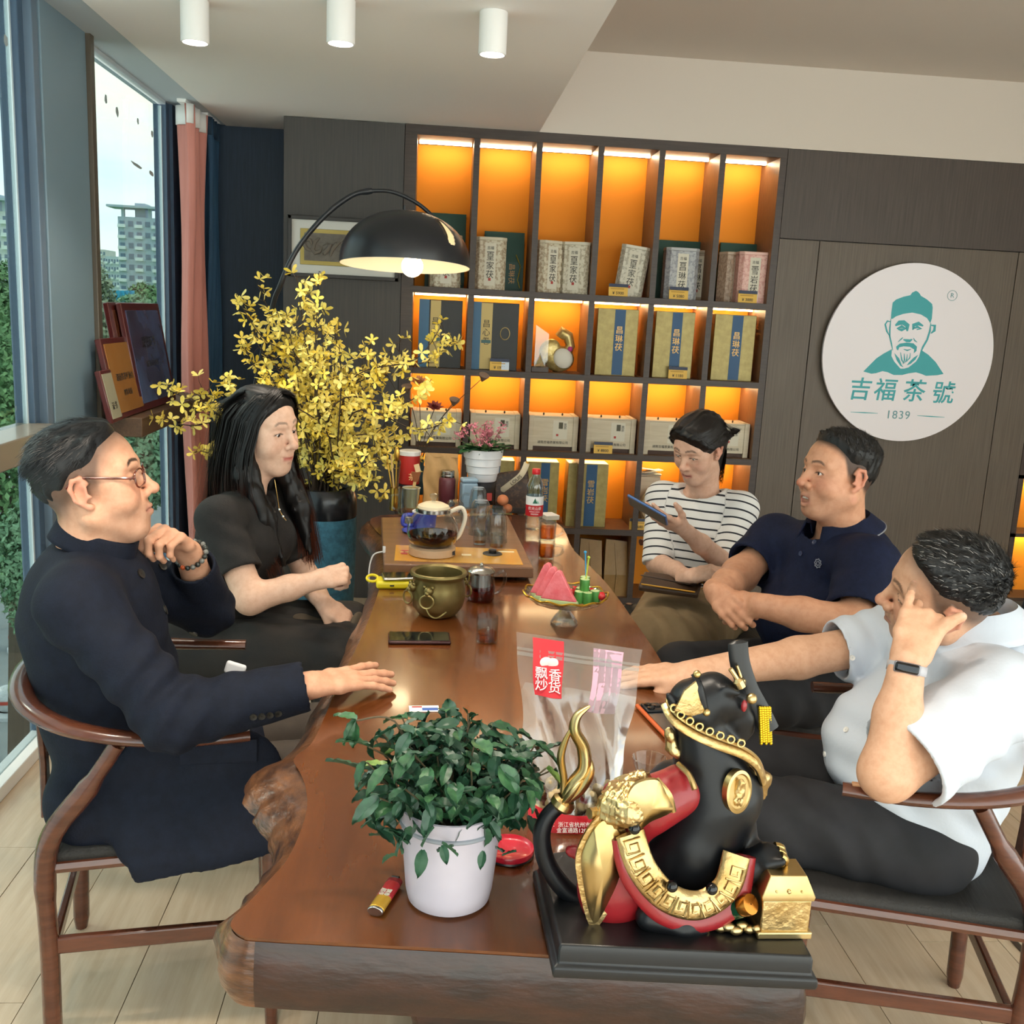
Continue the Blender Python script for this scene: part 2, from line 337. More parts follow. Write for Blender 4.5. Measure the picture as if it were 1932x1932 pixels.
def leaf_cloud(n, c, r, size, seed):
    g = np.random.default_rng(seed); u = g.normal(size=(n, 3)); u /= np.linalg.norm(u, axis=1)[:, None]
    lob = g.normal(size=(14, 3)); lob /= np.linalg.norm(lob, axis=1)[:, None]
    bumpy = .72+.28*np.max(np.clip(u@lob.T, 0, 1)**6, axis=1)
    p = u*(g.random(n)**.25*bumpy)[:, None]*np.array(r)+np.array(c)
    a = g.normal(size=(n, 3)); a /= np.linalg.norm(a, axis=1)[:, None]; b = np.cross(a, u); b /= np.linalg.norm(b, axis=1)[:, None]+1e-9
    s = size*(.6+.8*g.random((n, 1))); V = np.stack([p-a*s, p-b*s*.5, p+a*s, p+b*s*.5], 1).reshape(-1, 3)
    me = bpy.data.meshes.new('crown'); me.from_pydata(V.tolist(), [], np.arange(n*4).reshape(-1, 4).tolist()); return me
def street_tree(label, px, py, Y, rx, rz, k, n=2600, size=.17):
    c = PY(px, py, Y); t = thing('street_tree', label, 'tree', (c[0], Y, GZ), 0, 'trees along the street outside')
    h = c[2]-GZ; part('crown', leaf_cloud(n, (0, 0, h), (rx, rx, rz), size, int(px+py)), m_leaf[k], t)
    part('trunk', MB().tube([(0, 0, 0), (.1, .05, h*.5), (-.05, 0, h)], [.22, .17, .08], 8), m_bark, t)
street_tree('dense green street tree filling the lower near pane', 6, 850, 19, 1.5, 3.0, 0, 9000, .07)
street_tree('green street tree rising behind the near pane', 12, 620, 27, 1.6, 2.0, 0, 7000, .09)
street_tree('low green tree at the bottom of the near pane', 75, 1060, 17, .8, 1.6, 1, 5000, .06)
street_tree('leafy tree behind the leaning certificates', 262, 650, 40, 1.9, 2.6, 1, 6000, .12)
street_tree('brownish tree beside the column edge', 190, 640, 33, .75, 2.4, 2, 4500, .09)
street_tree('shady tree seen under the ledge', 258, 880, 21, 1.2, 1.3, 1, 6500, .07)
street_tree('wide green tree further along the street to the left', -150, 700, 26, 2.4, 3.2, 0, 7000, .1)
street_tree('tall green tree at the far left of the street', -330, 760, 18, 2.0, 3.4, 1, 7000, .08)
street_tree('distant round tree under the tall tower', 285, 578, 56, 1.8, 1.3, 0, 3000, .16)
m_ball = mat('polished_granite', 'd3d6d8', .3, c2='b5babd', ns=30); m_tape = mat('reflector_red', 'c0473c', .4)
for (x, y), lb in zip(((40, 1203), (15, 1322)), ('upper grey stone ball bollard on the street below', 'lower grey stone ball bollard nearest the window base')):
    c = PZ(x, y, GZ+.35); t = thing('ball_bollard', lb, 'bollard', (c[0], c[1], GZ), 0, 'stone ball bollards outside')
    part('ball', MB().sph((0, 0, .4), .30, 24), m_ball, t); part('foot', MB().lathe([(.34, 0), (.34, .08), (.2, .14)], 24), m_ball, t)
    part('reflector_band', MB().lathe([(.303, .36), (.306, .4), (.303, .44)], 24), m_tape, t)
# ================================================================== display shelf in the back wall
m_sh = mat('shelf_brown', '382c26', .45, c2='42352e', ns=6, st=(1, 20, 20)); m_shi = mat('shelf_inner_lit', '7d5a42', .45, c2='8a644a', ns=6, st=(1, 20, 4))  # inner boards: lit look of the glowing cells put into a lighter orange-brown
m_org = mat('orange_backing', 'fb9a1c', .7); m_strip = mat('shelf_led', 'ffe8bf', .4, es=17); m_strip2 = mat('shelf_led_low', 'ffe0a8', .4, es=17)
XB = [-.13+i*.31017 for i in range(7)]; ZT = [2.372, 1.647, 1.239, .828, .419, .04]; DV, SD = .014, .30
sh = thing('display_shelf', 'built-in dark wood display shelf with glowing orange cells', 'shelf', (0, WY, 0))
for i, x in enumerate(XB): _dv = part('divider', MB().bb(x-DV, x+DV, 0, SD, 0, 2.372), m_shi, sh, bev=.001); part('divider_edge', MB().bb(x-DV-.001, x+DV+.001, -.003, 0, 0, 2.372), m_sh, _dv)
for k, z in enumerate(ZT[1:]):
    _sb = part('shelf_board', MB().bb(XB[0], XB[6], .004, SD, z-.032, z), m_shi, sh); part('shelf_edge', MB().bb(XB[0], XB[6], -.004, .004, z-.032, z), m_sh, _sb, bev=.001)
part('top_rail', MB().bb(-.175, 1.752, -.003, SD, 2.372, CZ), m_sh, sh, bev=.001)
part('side_stile', MB().bb(-.175, XB[0]-DV, -.002, SD, 0, 2.372), m_sh, sh, bev=.001); part('side_stile', MB().bb(XB[6]+DV, 1.752, -.002, SD, 0, 2.372), m_sh, sh, bev=.001)
for i in range(6):
    for k in range(5):
        x0, x1 = XB[i]+DV, XB[i+1]-DV; zt = ZT[k] if k == 0 else ZT[k]-.032; zb = ZT[k+1]
        part('back_panel', MB().bb(x0, x1, SD, SD+.01, zb, zt), m_org, sh)
        if k < 4: part('led_strip', MB().bb(x0+.008, x1-.008, SD-.105, SD-.090, zt-.009, zt-.001), m_strip if k == 0 else m_strip2, sh)
# ---- goods on the shelf
m_ink = mat('black_ink', '2b2724', .6); m_red = mat('seal_red', 'b0403a', .6); m_paper = mat('label_cream', 'd8d2c0', .6)
m_blue = mat('label_blue', '1f4f78', .5); m_goldink = mat('gold_ink', 'c9a35c', .4, m=.5)
def at_shelf(px, py, k, dy=.06): return V3(PY(px, py, WY+dy)[0], WY+dy, ZT[k])
EX, EZ = V3(1, 0, 0), V3(0, 0, 1)
def tin(label, px, py, yaw, col, col2, txt, w=.16, d=.11, h=.262, dy=.10, tilt=0, k=1):
    c = at_shelf(px, py, k, dy); t = thing('tea_tin', label, 'tea tin', c, R_(yaw), 'tea tins on the top shelf')
    if tilt: t.rotation_euler = (0, R_(tilt), R_(yaw))
    q = .022; poly = [(-w/2+q, -d/2), (w/2-q, -d/2), (w/2, -d/2+q), (w/2, d/2-q), (w/2-q, d/2), (-w/2+q, d/2), (-w/2, d/2-q), (-w/2, -d/2+q)]
    part('body', MB().prism(poly, 0, h-.016), mat('tin_'+col, col, .45, c2=col2, ns=70, lo=.45, hi=.55), t, bev=.002)
    part('lid', MB().prism([(x*1.02, y*1.02) for x, y in poly], h-.016, h), mat('tin_lid_'+col, col2, .4), t, bev=.003)
    part('label_strip', MB().bb(-.028, .028, -d/2-.0012, -d/2, .02, h-.03), m_paper, t)
    fy = -d/2-.0018
    letters(txt, .042, m_ink, t, (0, fy, h*.45), EX, EZ, lines=1.05, bold=.0); letters('吉福', .018, m_ink, t, (0, fy, h-.055), EX, EZ, name='crest')
    part('seal', MB().box((0, fy, .052), (.013, .0006, .014)), m_red, t); part('rule', MB().box((0, fy, h-.075), (.036, .0006, .004)), m_ink, t)
    for s in (-1, 1):
        for j in range(5): part('side_motif', MB().box((s*.046, -d/2-.0006, .04+j*.042), (.014, .001, .02)), mat('motif_'+col2, col2, .5), t)
    return t
def tag_card(label, px, py, k, price, dy=.02, blue=False):
    c = at_shelf(px, py, k, dy); t = thing('price_card', label, 'price card', c, 0, 'yellow price cards on the shelves')
    part('card', MB().box((0, 0, .031), (.1, .002, .062), rotx(-.12)), mat('card_yellow', 'e3b54b', .5), t)
    part('header', MB().box((0, -.0042, .054), (.1, .0012, .016), rotx(-.12)), mat('card_navy', '2b3550', .5), t)
    letters('¥ '+price, .021, m_ink, t, (0, -.0042, .015), EX, EZ, bold=.0)
    part('print_line', MB().box((-.005, -.0026, .037), (.07, .0006, .004), rotx(-.12)), mat('card_print', 'b98a2e', .5), t)
    part('foot', MB().bb(-.045, .045, 0, .02, 0, .003), m_paper, t)
    if blue: part('pale_corner', MB().box((.03, -.0032, .03), (.04, .0008, .05), rotx(-.12)), mat('card_pale', 'cfdbe8', .4), t)
B, G2 = 'a8957a', 'cfc6ae'
tin('grey patterned tea tin partly behind the lamp shade', 838, 540, 6, B, G2, '皇\n家\n茯')
tin('beige tea tin with black characters in second cell from left', 923, 545, -4, B, G2, '皇\n家\n茯')
tin('narrow-looking turned tea tin left of a pair', 1030, 548, 24, B, G2, '皇\n家\n茯', w=.14)
tin('beige tea tin right of the pair in third cell', 1084, 552, -20, 'aea38c', 'd4cdb9', '皇\n家\n茯', w=.15)
tin('leaning tea tin behind a price card in fourth cell', 1183, 558, -10, 'b1aa97', 'd6d1c0', '皇\n家\n茯', w=.15, tilt=7, dy=.12)
tin('slate blue-grey tea tin with characters in fifth cell', 1279, 560, 0, '8d8f95', 'aeb0b2', '昌\n琳\n茯', w=.175)
tin('brown tea tin squeezed at right of the slate tin', 1318, 562, -30, '8f8171', 'ab9e8b', '昌\n琳\n茯', w=.12, dy=.21)
tin('pink tea tin at the front of the rightmost cell', 1413, 566, 0, 'd29a90', 'e3b9ad', '雪\n岩\n茯', w=.165)
tin('tan tea tin half hidden left of the pink tin', 1374, 562, 26, 'b59c86', 'd0bca6', '雪\n岩\n茯', w=.12, dy=.2)
m_bagg = mat('green_gift_paper', '1d4a41', .55); m_rib = mat('yellow_ribbon', 'c9b03a', .5)
def gift_bag(label, px0, px1, ptop, k, dy=.22, ribbon=True):
    a, b = PY(px0, 500, WY+dy), PY(px1, ptop, WY+dy); w = b[0]-a[0]; h = b[2]-ZT[k]
    t = thing('gift_bag', label, 'gift bag', ((a[0]+b[0])/2, WY+dy, ZT[k]), 0, 'dark green gift bags on the top shelf')
    part('bag', MB().rings([[(-w/2, -.03, 0), (w/2, -.03, 0), (w/2, .04, 0), (-w/2, .04, 0)], [(-w/2, -.03, h*.5), (w/2, -.03, h*.5), (w/2, .04, h*.5), (-w/2, .04, h*.5)], [(-w/2, -.004, h), (w/2, -.004, h), (w/2, .01, h), (-w/2, .01, h)]]), m_bagg, t, bev=.001, smooth=False)
    if ribbon: part('ribbon', MB().tube([(w*.3, -.034, h*.62), (w*.42, -.045, h*.42), (w*.36, -.04, h*.2), (w*.42, -.045, .02)], .006, 6, fl=.4), m_rib, t)
    if ribbon: letters('昌琳茯', .035, mat('bag_gold', 'b98a46', .4), t, (w*.2, -.0325, h*.3), (0, 0, -1), EX)
gift_bag('dark green gift bag with yellow ribbon behind the lamp shade', 802, 880, 405, 1); gift_bag('dark green gift bag with orange characters beside a beige tin', 912, 990, 440, 1)
gift_bag('low dark green box-bag behind the slate tin', 1236, 1345, 458, 1, .26, False); gift_bag('low dark green bag behind the pink tin', 1356, 1440, 462, 1, .26, False)
tag_card('price card in front of the leaning tin', 1166, 553, 1, '5900'); tag_card('price card in front of the slate tin', 1280, 558, 1, '5080'); tag_card('price card in front of the pink tin', 1410, 563, 1, '3880')
def giftbox(label, px0, px1, k, top, strip, txt, dark, dy=.05, seal=False):
    a, b = PY(px0, 600, WY+dy), PY(px1, 600, WY+dy); x0, x1 = a[0], b[0]; w = x1-x0; h = top
    t = thing('gift_box', label, 'gift box', ((x0+x1)/2, WY+dy, ZT[k]), 0, 'tall gift boxes on the middle shelves')
    m = mat('box_dark', '0e1214', .45, c2='14181a', ns=20) if dark else mat('box_gold', 'a8985e', .42, m=.3, c2='968650', ns=30)
    part('box', MB().bb(-w/2, w/2, 0, .14, 0, h), m, t, bev=.002)
    s0, s1 = strip; part('strip', MB().bb(-w/2+s0*w, -w/2+s1*w, -.0015, 0, .004, h-.004), mat('strip_gold', 'a8935a', .4, m=.3) if dark else m_blue, t)
    letters(txt, .042, m_ink if dark else m_goldink, t, (-w/2+(s0+s1)/2*w, -.0022, h*.55), EX, EZ, lines=1.05)
    if dark: part('spine', MB().bb(-w/2-.001, -w/2+.05, -.001, .14, 0, h), mat('spine_blue', '1f5f86', .4), t); part('plate', MB().box((-w/2+(s0+s1)/2*w, -.003, h*.42), (.05, .001, .016)), mat('plate_teal', '2b5a5c', .4), t)
    if seal: part('oval_seal', MB().lathe([(.026, 0), (.026, .004), (.022, .005)], 20, (w*.22, -.001, h*.55), rotx(R_(90)), 1.3), mat('seal_bronze', '8f7a4e', .4, m=.5), t)
    return t
giftbox('black gift box with blue spine in leftmost cell of second row', 791, 872, 2, .345, (.26, .5), '昌\n心\n卷', True)
giftbox('black gift box with oval seal in second cell of second row', 890, 979, 2, .345, (.2, .44), '昌\n心\n卷', True, seal=True)
for (a, b, l) in ((1128, 1205, 'dim gold gift box with navy strip in fourth cell of second row'), (1238, 1312, 'gold gift box with navy strip behind the lower price card'), (1350, 1428, 'bright gold gift box with blue strip in rightmost cell of second row')):
    giftbox(l, a, b, 2, .345, (.42, .68), '昌\n琳\n茯', False)
tag_card('pale cornered price card in front of the black oval-seal box', 942, 694, 2, '1980', blue=True); tag_card('price card in front of the middle gold box', 1278, 712, 2, '1180')
for (a, b, l) in ((950, 985, 'narrow sliver of a gold gift box behind the white pot'), (1008, 1072, 'gold gift box with blue strip behind the water bottle'), (1090, 1168, 'wide gold gift box with blue strip left of the phone')):
    g = giftbox(l, a, b, 4, .345, (.45, .72) if a > 960 else (0, .2), '雪\n岩\n茯', False)
# trophy cell
c = at_shelf(1018, 695, 2, .07); t = thing('glass_award', 'clear glass award plaque on a dark base in the third cell', 'award', c)
part('base', MB().bb(-.045, .045, -.03, .03, 0, .028), mat('award_base', '3a2a22', .35), t, bev=.002)
part('plate', MB().prism([(-.03, 0), (.04, 0), (.04, .17), (-.03, .215)], -.004, .004, (0, 0, .028), np.array([[1, 0, 0], [0, 0, -1], [0, 1, 0.]])), glass('award_glass', 'f4eedd', .08, .02, 3, .5), t)
part('peak', MB().lathe([(.03, .028), (.016, .06), (.001, .1)], 4), glass('award_glass2', 'e6dcc0', .15, .02, 3, .5), t)
c = at_shelf(1052, 700, 2, .14); t = thing('gilt_figurine', 'gilt swan-like figurine with pale folded wings behind the glass award', 'figurine', c)
mg = mat('old_gilt', 'b99d55', .35, m=.6, c2='d9c68c', ns=30, bump=.5, bs=60)
part('body', MB().sph((0, 0, .07), (.085, .045, .07), 20), mg, t)
part('neck', MB().tube([(.03, 0, .09), (.06, 0, .14), (.045, 0, .19), (.01, 0, .205), (-.005, 0, .185)], [.03, .026, .03, .036, .022], 12), mg, t)
part('wing', MB().sph((-.05, -.02, .11), (.055, .018, .065), 16, roty(.5)), mg, t); part('wing', MB().sph((.02, -.045, .075), (.05, .012, .055), 16, roty(-.6)), mat('pale_wing', 'd9d4c6', .4), t)
part('tail', MB().lathe([(.001, 0), (.05, .02), (.055, .035), (.001, .03)], 10, (-.07, 0, .05), roty(-.7)), mg, t); part('flower', MB().sph((.055, -.04, .125), (.014, .008, .014), 10), mat('magenta_bow', 'c2408a', .5), t)
# crates
m_cr = mat('crate_cream', 'd8cdb6', .6, c2='c9bca2', ns=4, st=(1, 1, 14)); m_crd = mat('crate_dark_brown', '4b3226', .6)  # second material: darker brown for crate plinths and the tea cake stand
def crate(label, i):
    x = (XB[i]+XB[i+1])/2; t = thing('tea_crate', label, 'crate', (x-.0, WY+.05, ZT[3]), 0, 'cream wooden tea crates on the third row')
    part('front_board', MB().bb(-.105, .105, 0, .012, .022, .175), m_cr, t, bev=.001)
    for s in (-1, 1): part('end_board', MB().bb(s*.105, s*.132, -.006, .19, 0, .185), m_cr, t, bev=.002)
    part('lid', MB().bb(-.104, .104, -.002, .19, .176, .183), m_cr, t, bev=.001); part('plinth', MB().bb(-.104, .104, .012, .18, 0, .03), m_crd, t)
    part('rear_board', MB().bb(-.105, .105, .178, .19, .02, .175), m_cr, t)
    part('label_sheet', MB().bb(-.002, .075, -.0012, 0, .062, .162), m_paper, t); part('stamp', MB().bb(.028, .05, -.002, -.001, .118, .152), mat('stamp_olive', '4b4632', .5), t)
    part('seal', MB().bb(.016, .028, -.002, -.001, .078, .09), m_red, t); letters('湖南吉福茶業有限公司', .0165, m_ink, t, (0, -.001, .043), EX, EZ); letters('黑\n茶', .018, m_ink, t, (.062, -.0014, .13), EX, EZ, lines=.9)
    for s in (-1, 1): part('peg', MB().lathe([(.004, 0), (.005, .01), (.001, .014)], 8, (s*.05, .05, .183)), m_ink, t)
    return t
for i, l in enumerate(('cream tea crate mostly hidden behind the yellow flowers', 'cream tea crate half hidden behind the white flower pot', 'cream tea crate in the third cell with no price card', 'cream tea crate with a price card in front', 'cream tea crate left behind the striped woman\'s hair', 'cream tea crate right behind the striped woman\'s head')): crate(l, i)
tag_card('price card in front of a cream crate', 1137, 856, 3, '8800', dy=.012)
c = at_shelf(1243, 940, 4, .12); c[2] = ZT[4]
t = thing('tea_cake', 'round wrapped tea cake standing behind the raised phone', 'tea cake', c)
part('disc', MB().lathe([(.001, 0), (.098, 0), (.108, .01), (.098, .026), (.001, .03)], 40, (0, 0, .108), rotx(R_(80))), mat('cake_wrap', '9f8a68', .7, c2='b8a582', ns=20), t)
part('centre_print', MB().lathe([(.001, .031), (.045, .031), (.045, .03)], 24, (0, 0, .108), rotx(R_(80))), mat('cake_print', '8a7658', .7), t); part('stand', MB().bb(-.06, .06, -.04, .08, 0, .012), m_crd, t)
tag_card('price card under the round tea cake', 1205, 985, 4, '680', dy=.02)
c = at_shelf(1222, 925, 4, .22); t = thing('brochure_stack', 'stack of pale folded papers behind the tea cake', 'papers', c)
for k in range(5): part('sheet', MB().box((random.uniform(-.02, .02), 0, .27+k*.008), (.12, .05, .004), rotz(random.uniform(-.4, .4))@roty(random.uniform(-.2, .2))), m_paper, t)
part('holder', MB().bb(-.06, .06, -.03, .03, 0, .265), m_cr, t)
# bottom row: brown paper carriers and a bin bag
m_kr = mat('bronze_paper', '8a6a3a', .45, c2='a07c48', ns=6)
for (px, l) in ((1112, 'bronze paper carrier bag on the lowest shelf, left one'), (1160, 'bronze paper carrier bag on the lowest shelf beside the skirt')):
    c = at_shelf(px, 1060, 5, .08); t = thing('paper_bag', l, 'paper bag', c, 0, 'paper bags on the lowest shelf'); w = .065
    part('bag', MB().rings([[(-w, -.05, 0), (w, -.05, 0), (w, .05, 0), (-w, .05, 0)], [(-w, -.055, .12), (w, -.05, .12), (w, .05, .12), (-w, .05, .12)], [(-w*.9, -.01, .31), (w*.9, -.014, .30), (w*.9, .012, .3), (-w*.9, .01, .31)]]), m_kr, t, smooth=False)
    part('crease', MB().tube([(0, -.054, .01), (.004, -.056, .12), (-.01, -.016, .29)], .003, 5), m_kr, t)
# right-hand orange niche at the picture edge
t = thing('niche_shelf', 'lit orange niche at the far right wall edge', 'shelf', (3.23, WY, 0))
part('back_panel', MB().bb(0, .7, .18, .19, .1, 1.2), m_org, t); part('stile', MB().bb(0, .03, 0, .2, 0, 1.2), m_sh, t)
for z in (.1, .47, .8, 1.2): part('shelf_board', MB().bb(0, .7, 0, .2, z-.02, z), m_sh, t)
for z in (.45, .78): part('led_strip', MB().bb(.03, .7, .12, .135, z-.012, z-.002), m_strip2, t)
# ---- round sign
def SP(x, y, Yd=WY-.045): return PY(1480+x/4.274, 440+y/4.274, Yd)
sc_ = V3(2.492, WY, 1.428)
t = thing('round_sign', 'large white round wall sign with teal portrait of a bearded man', 'sign', sc_)
m_teal = mat('sign_teal', '3ea6ad', .5); m_sw = mat('sign_white', 'efe9ee', .45)
part('disc', MB().lathe([(.001, 0), (.462, 0), (.464, .003), (.464, .02), (.001, .02)], 96, (0, -.045+.02, 0), rotx(R_(-90))@np.diag([1, 1, -1.])), m_sw, t)
part('shadow_standoff', MB().lathe([(.44, 0), (.44, .026)], 64, (0, 0, 0), rotx(R_(90))), mat('sign_rim_shadow', '2c2628', .6), t)  # dark ring behind the disc, its colour standing in for the rim shadow
YS = -.0462
def shp(pts, name='portrait_shape', m=None):
    L = [SP(*p)-sc_ for p in pts]; mb = MB(); mb.add([(p[0], YS, p[2]) for p in L]+[(p[0], YS+.0006, p[2]) for p in L], [tuple(range(len(L)))]+[(i, (i+1) % len(L), len(L)+(i+1) % len(L), len(L)+i) for i in range(len(L))])
    return part(name, mb, m or m_teal, t, smooth=False)
def stroke(pts, w, name='portrait_line'):
    L = [SP(*p)-sc_ for p in pts]; n = len(L); a = []; b = []
    for i in range(n):
        d = nrm(L[min(i+1, n-1)]-L[max(i-1, 0)]); q = np.array([-d[2], 0, d[0]])*w/4.274/355*1.7*(.35 if i in (0, n-1) else 1)/2
        a.append(L[i]+q); b.append(L[i]-q)
    poly = a+b[::-1]; mb = MB(); mb.add([(p[0], YS-.0001, p[2]) for p in poly], [(i, i+1, 2*n-2-i, 2*n-1-i) for i in range(n-1)]); return part(name, mb, m_teal, t, smooth=False)
shp([(858, 690), (862, 640), (872, 560), (900, 535), (960, 512), (1015, 500), (1030, 478), (1045, 472), (1060, 464), (1078, 474), (1092, 490), (1100, 505), (1150, 535), (1190, 570), (1195, 600), (1188, 690), (1175, 725), (1150, 685), (1100, 655), (1030, 640), (960, 650), (900, 670), (872, 690)], 'cap_shape')
shp([(636, 1115), (690, 1060), (740, 1010), (800, 970), (866, 935), (862, 990), (885, 1035), (935, 1092), (950, 1143), (880, 1143), (830, 1120), (790, 1112), (740, 1128), (700, 1133)], 'robe_shape')
shp([(950, 1143), (935, 1092), (965, 1092), (1000, 1082), (1060, 1035), (1085, 995), (1100, 940), (1160, 980), (1220, 1040), (1282, 1135), (1230, 1145), (1140, 1150), (1105, 1135), (1060, 1122), (1000, 1130)], 'robe_shape')
shp([(885, 965), (925, 1010), (945, 1062), (960, 1082), (935, 1070), (905, 1025)], 'collar_shape'); shp([(1078, 980), (1040, 1005), (1005, 1040), (985, 1066), (1015, 1055), (1055, 1020)], 'collar_shape')
shp([(905, 938), (900, 915), (930, 890), (985, 882), (1040, 888), (1068, 915), (1064, 950), (1042, 968), (1046, 938), (1010, 916), (960, 912), (925, 920), (916, 945)], 'moustache_shape')
for p, w in ((((858, 690), (850, 760), (848, 830), (862, 890), (872, 945)), 7), (((1180, 725), (1172, 790), (1150, 860), (1115, 920), (1098, 965)), 9), (((858, 715), (830, 708), (812, 735), (825, 790), (848, 830)), 8), (((1182, 742), (1212, 745), (1208, 785), (1180, 808)), 14),
             (((893, 745), (925, 722), (960, 720), (992, 745), (990, 790)), 22), (((1035, 780), (1040, 742), (1080, 728), (1118, 748)), 18), (((905, 770), (945, 752), (975, 770), (945, 780), (915, 775)), 14), (((1040, 768), (1070, 755), (1100, 770), (1065, 778)), 13),
             (((915, 878), (945, 850), (955, 840)), 6), (((958, 858), (985, 866), (1010, 868), (1030, 856)), 14), (((1040, 845), (1050, 865), (1070, 880)), 6), (((935, 960), (945, 1020), (960, 1050)), 7), (((965, 970), (968, 1020), (955, 1055)), 7), (((990, 975), (985, 1020), (965, 1050)), 6), (((1015, 965), (1010, 1005), (980, 1040)), 6), (((960, 935), (990, 945), (1020, 935)), 7)): stroke(p, w)
for ch, x, y in (('吉', 605, 1268), ('福', 808, 1275), ('茶', 1040, 1283), ('號', 1275, 1298)):
    p = SP(x, y)-sc_; letters(ch, .125, m_teal, t, (p[0], YS, p[2]), (1, 0, 0), (.0, 0, 1), bold=.0012, shear=.1)
m_tg = mat('sign_greyteal', '6f9da3', .5); p = SP(915, 1468)-sc_; letters('1839', .062, m_tg, t, (p[0], YS, p[2]), EX, EZ, spacing=1.12)
for a, b in (((533, 1442), (752, 1452)), ((1070, 1471), (1290, 1484))): stroke((a, ((a[0]+b[0])/2, (a[1]+b[1])/2), b), 5, 'rule_line')
p = SP(1353, 503)-sc_; letters('R', .034, m_tg, t, (p[0], YS, p[2]), EX, EZ); part('mark_ring', MB().tube([(p[0]+.026*math.cos(a), YS, p[2]+.026*math.sin(a)) for a in np.linspace(0, 2*math.pi, 25)[:-1]], .0013, 5, close=True), m_tg, t)
# ---- framed relief
a, b = V3(-.737, WY, 1.662), V3(-.19, WY, 1.956); w, h = b[0]-a[0], b[2]-a[2]
t = thing('framed_relief', 'dark framed carved relief with white mount behind the lamp', 'picture', ((a[0]+b[0])/2, WY, (a[2]+b[2])/2))
m_fr = mat('frame_black', '2a2523', .4)
for (x0, x1, z0, z1) in ((-w/2, w/2, h/2-.018, h/2), (-w/2, w/2, -h/2, -h/2+.018), (-w/2, -w/2+.018, -h/2, h/2), (w/2-.018, w/2, -h/2, h/2)): part('frame_bar', MB().bb(x0, x1, -.03, 0, z0, z1), m_fr, t, bev=.002)
part('mount', MB().bb(-w/2+.015, w/2-.015, -.016, -.002, -h/2+.015, h/2-.015), mat('mount_white', 'd9d6cf', .7), t)
part('gilt_slip', MB().bb(-w/2+.06, w/2-.06, -.021, -.014, -h/2+.06, h/2-.06), mat('gilt_slip', 'a8934f', .4, m=.4), t, bev=.002)
part('relief_panel', MB().bb(-w/2+.08, w/2-.08, -.024, -.018, -h/2+.08, h/2-.08), mat('relief_clay', '6a6259', .7, c2='7d746a', ns=25, bump=.8, bs=22), t)
mr = mat('relief_carving', '756b60', .7)
for k in range(9):
    x = -w/2+.1+k*(w-.2)/8; g = [(x+.022*math.cos(q*1.1+k), -.026, .045*math.sin(q*.9+k*1.7)*(1-q/9)) for q in range(7)]
    part('carved_scroll', MB().tube(g, [.004, .009, .011, .011, .009, .006, .002], 8), mr, t)
# ================================================================== table, chairs, lamp, curtains
TZ = .75
def spline(P, n, close=False):
    P = np.array(P, float); m = len(P); out = []; seg = m if close else m-1; per = max(1, n//seg)
    for i in range(seg):
        p0, p1, p2, p3 = (P[(i-1) % m], P[i], P[(i+1) % m], P[(i+2) % m]) if close else (P[max(i-1, 0)], P[i], P[i+1], P[min(i+2, m-1)])
        for k in range(per):
            t = k/per; out.append(.5*((2*p1)+(-p0+p2)*t+(2*p0-5*p1+4*p2-p3)*t*t+(-p0+3*p1-3*p2+p3)*t**3))
    if not close: out.append(P[-1])
    return np.array(out)
m_slab_top = mat('slab_lacquer', '44210f', .22, c2='74401c', ns=2.4, st=(3.2, .55, 1), lo=.25, hi=.75, bump=.02, bs=14, coat=.35, det=6)
m_slab_side = mat('slab_live_edge', '1e0f09', .4, c2='3a1d10', ns=9, st=(1, 1, 3), bump=.35, bs=30, coat=.2)
left = [(433, 1747), (446, 1721), (476, 1689), (508, 1654), (534, 1625), (556, 1583), (574, 1528), (572, 1487), (563, 1461), (550, 1438), (556, 1425), (585, 1400), (612, 1345), (630, 1300), (655, 1250), (680, 1200), (700, 1150), (713, 1110), (722, 1075), (721, 1020), (718, 972)]
right = [(1021, 976), (1085, 1040), (1144, 1099), (1200, 1175), (1250, 1250), (1330, 1400), (1406, 1570), (1470, 1715), (1512, 1815)]
front = [(1490, 1838), (1300, 1822), (1000, 1800), (700, 1783), (500, 1772), (455, 1766)]
OL = np.array([PZ(x, y, TZ)[:2] for x, y in left+right+front]); OL = spline(OL, 36*5, True)
wt = []
cen = OL.mean(0)
for i, p in enumerate(OL):
    lf = p[0] < .0 and p[1] > 1.2; wt.append((1.0 if lf else .35)*(1 if p[1] > 1.16 else .55))
wt = np.array(wt); wt = (np.roll(wt, 1)+wt+np.roll(wt, -1)+np.roll(wt, 2)+np.roll(wt, -2))/5
tg = np.roll(OL, -1, 0)-np.roll(OL, 1, 0); tg /= np.linalg.norm(tg, axis=1)[:, None]; no = np.stack([tg[:, 1], -tg[:, 0]], 1)
if ((OL-cen)*no).sum() < 0: no = -no
ii = np.arange(len(OL)); nz_ = np.sin(ii*.43)*.5+np.sin(ii*.9+1)*.35+np.sin(ii*1.7+2)*.25
bur = np.exp(-((OL[:, 1]-1.62)/.13)**2)*(OL[:, 0] < 0)
def ring(off, z, k=.0): return [(p[0], p[1], z) for p in OL+no*(off*wt+k*nz_*wt+bur*max(off, 0)*1.1)[:, None]]
tb = thing('live_edge_table', 'long lacquered live-edge wood slab tea table running to the shelf', 'table', (.15, 2.4, 0))
part('tabletop', MB().rings([ring(-.012, .744), ring(-.004, TZ), ring(-.03, TZ)][::-1]), m_slab_top, tb, world=True)
m_burl = mat('slab_burl', '2b160c', .35, c2='7d5030', ns=16, st=(1, 1, 4), lo=.3, hi=.75, bump=.9, bs=34, coat=.35)
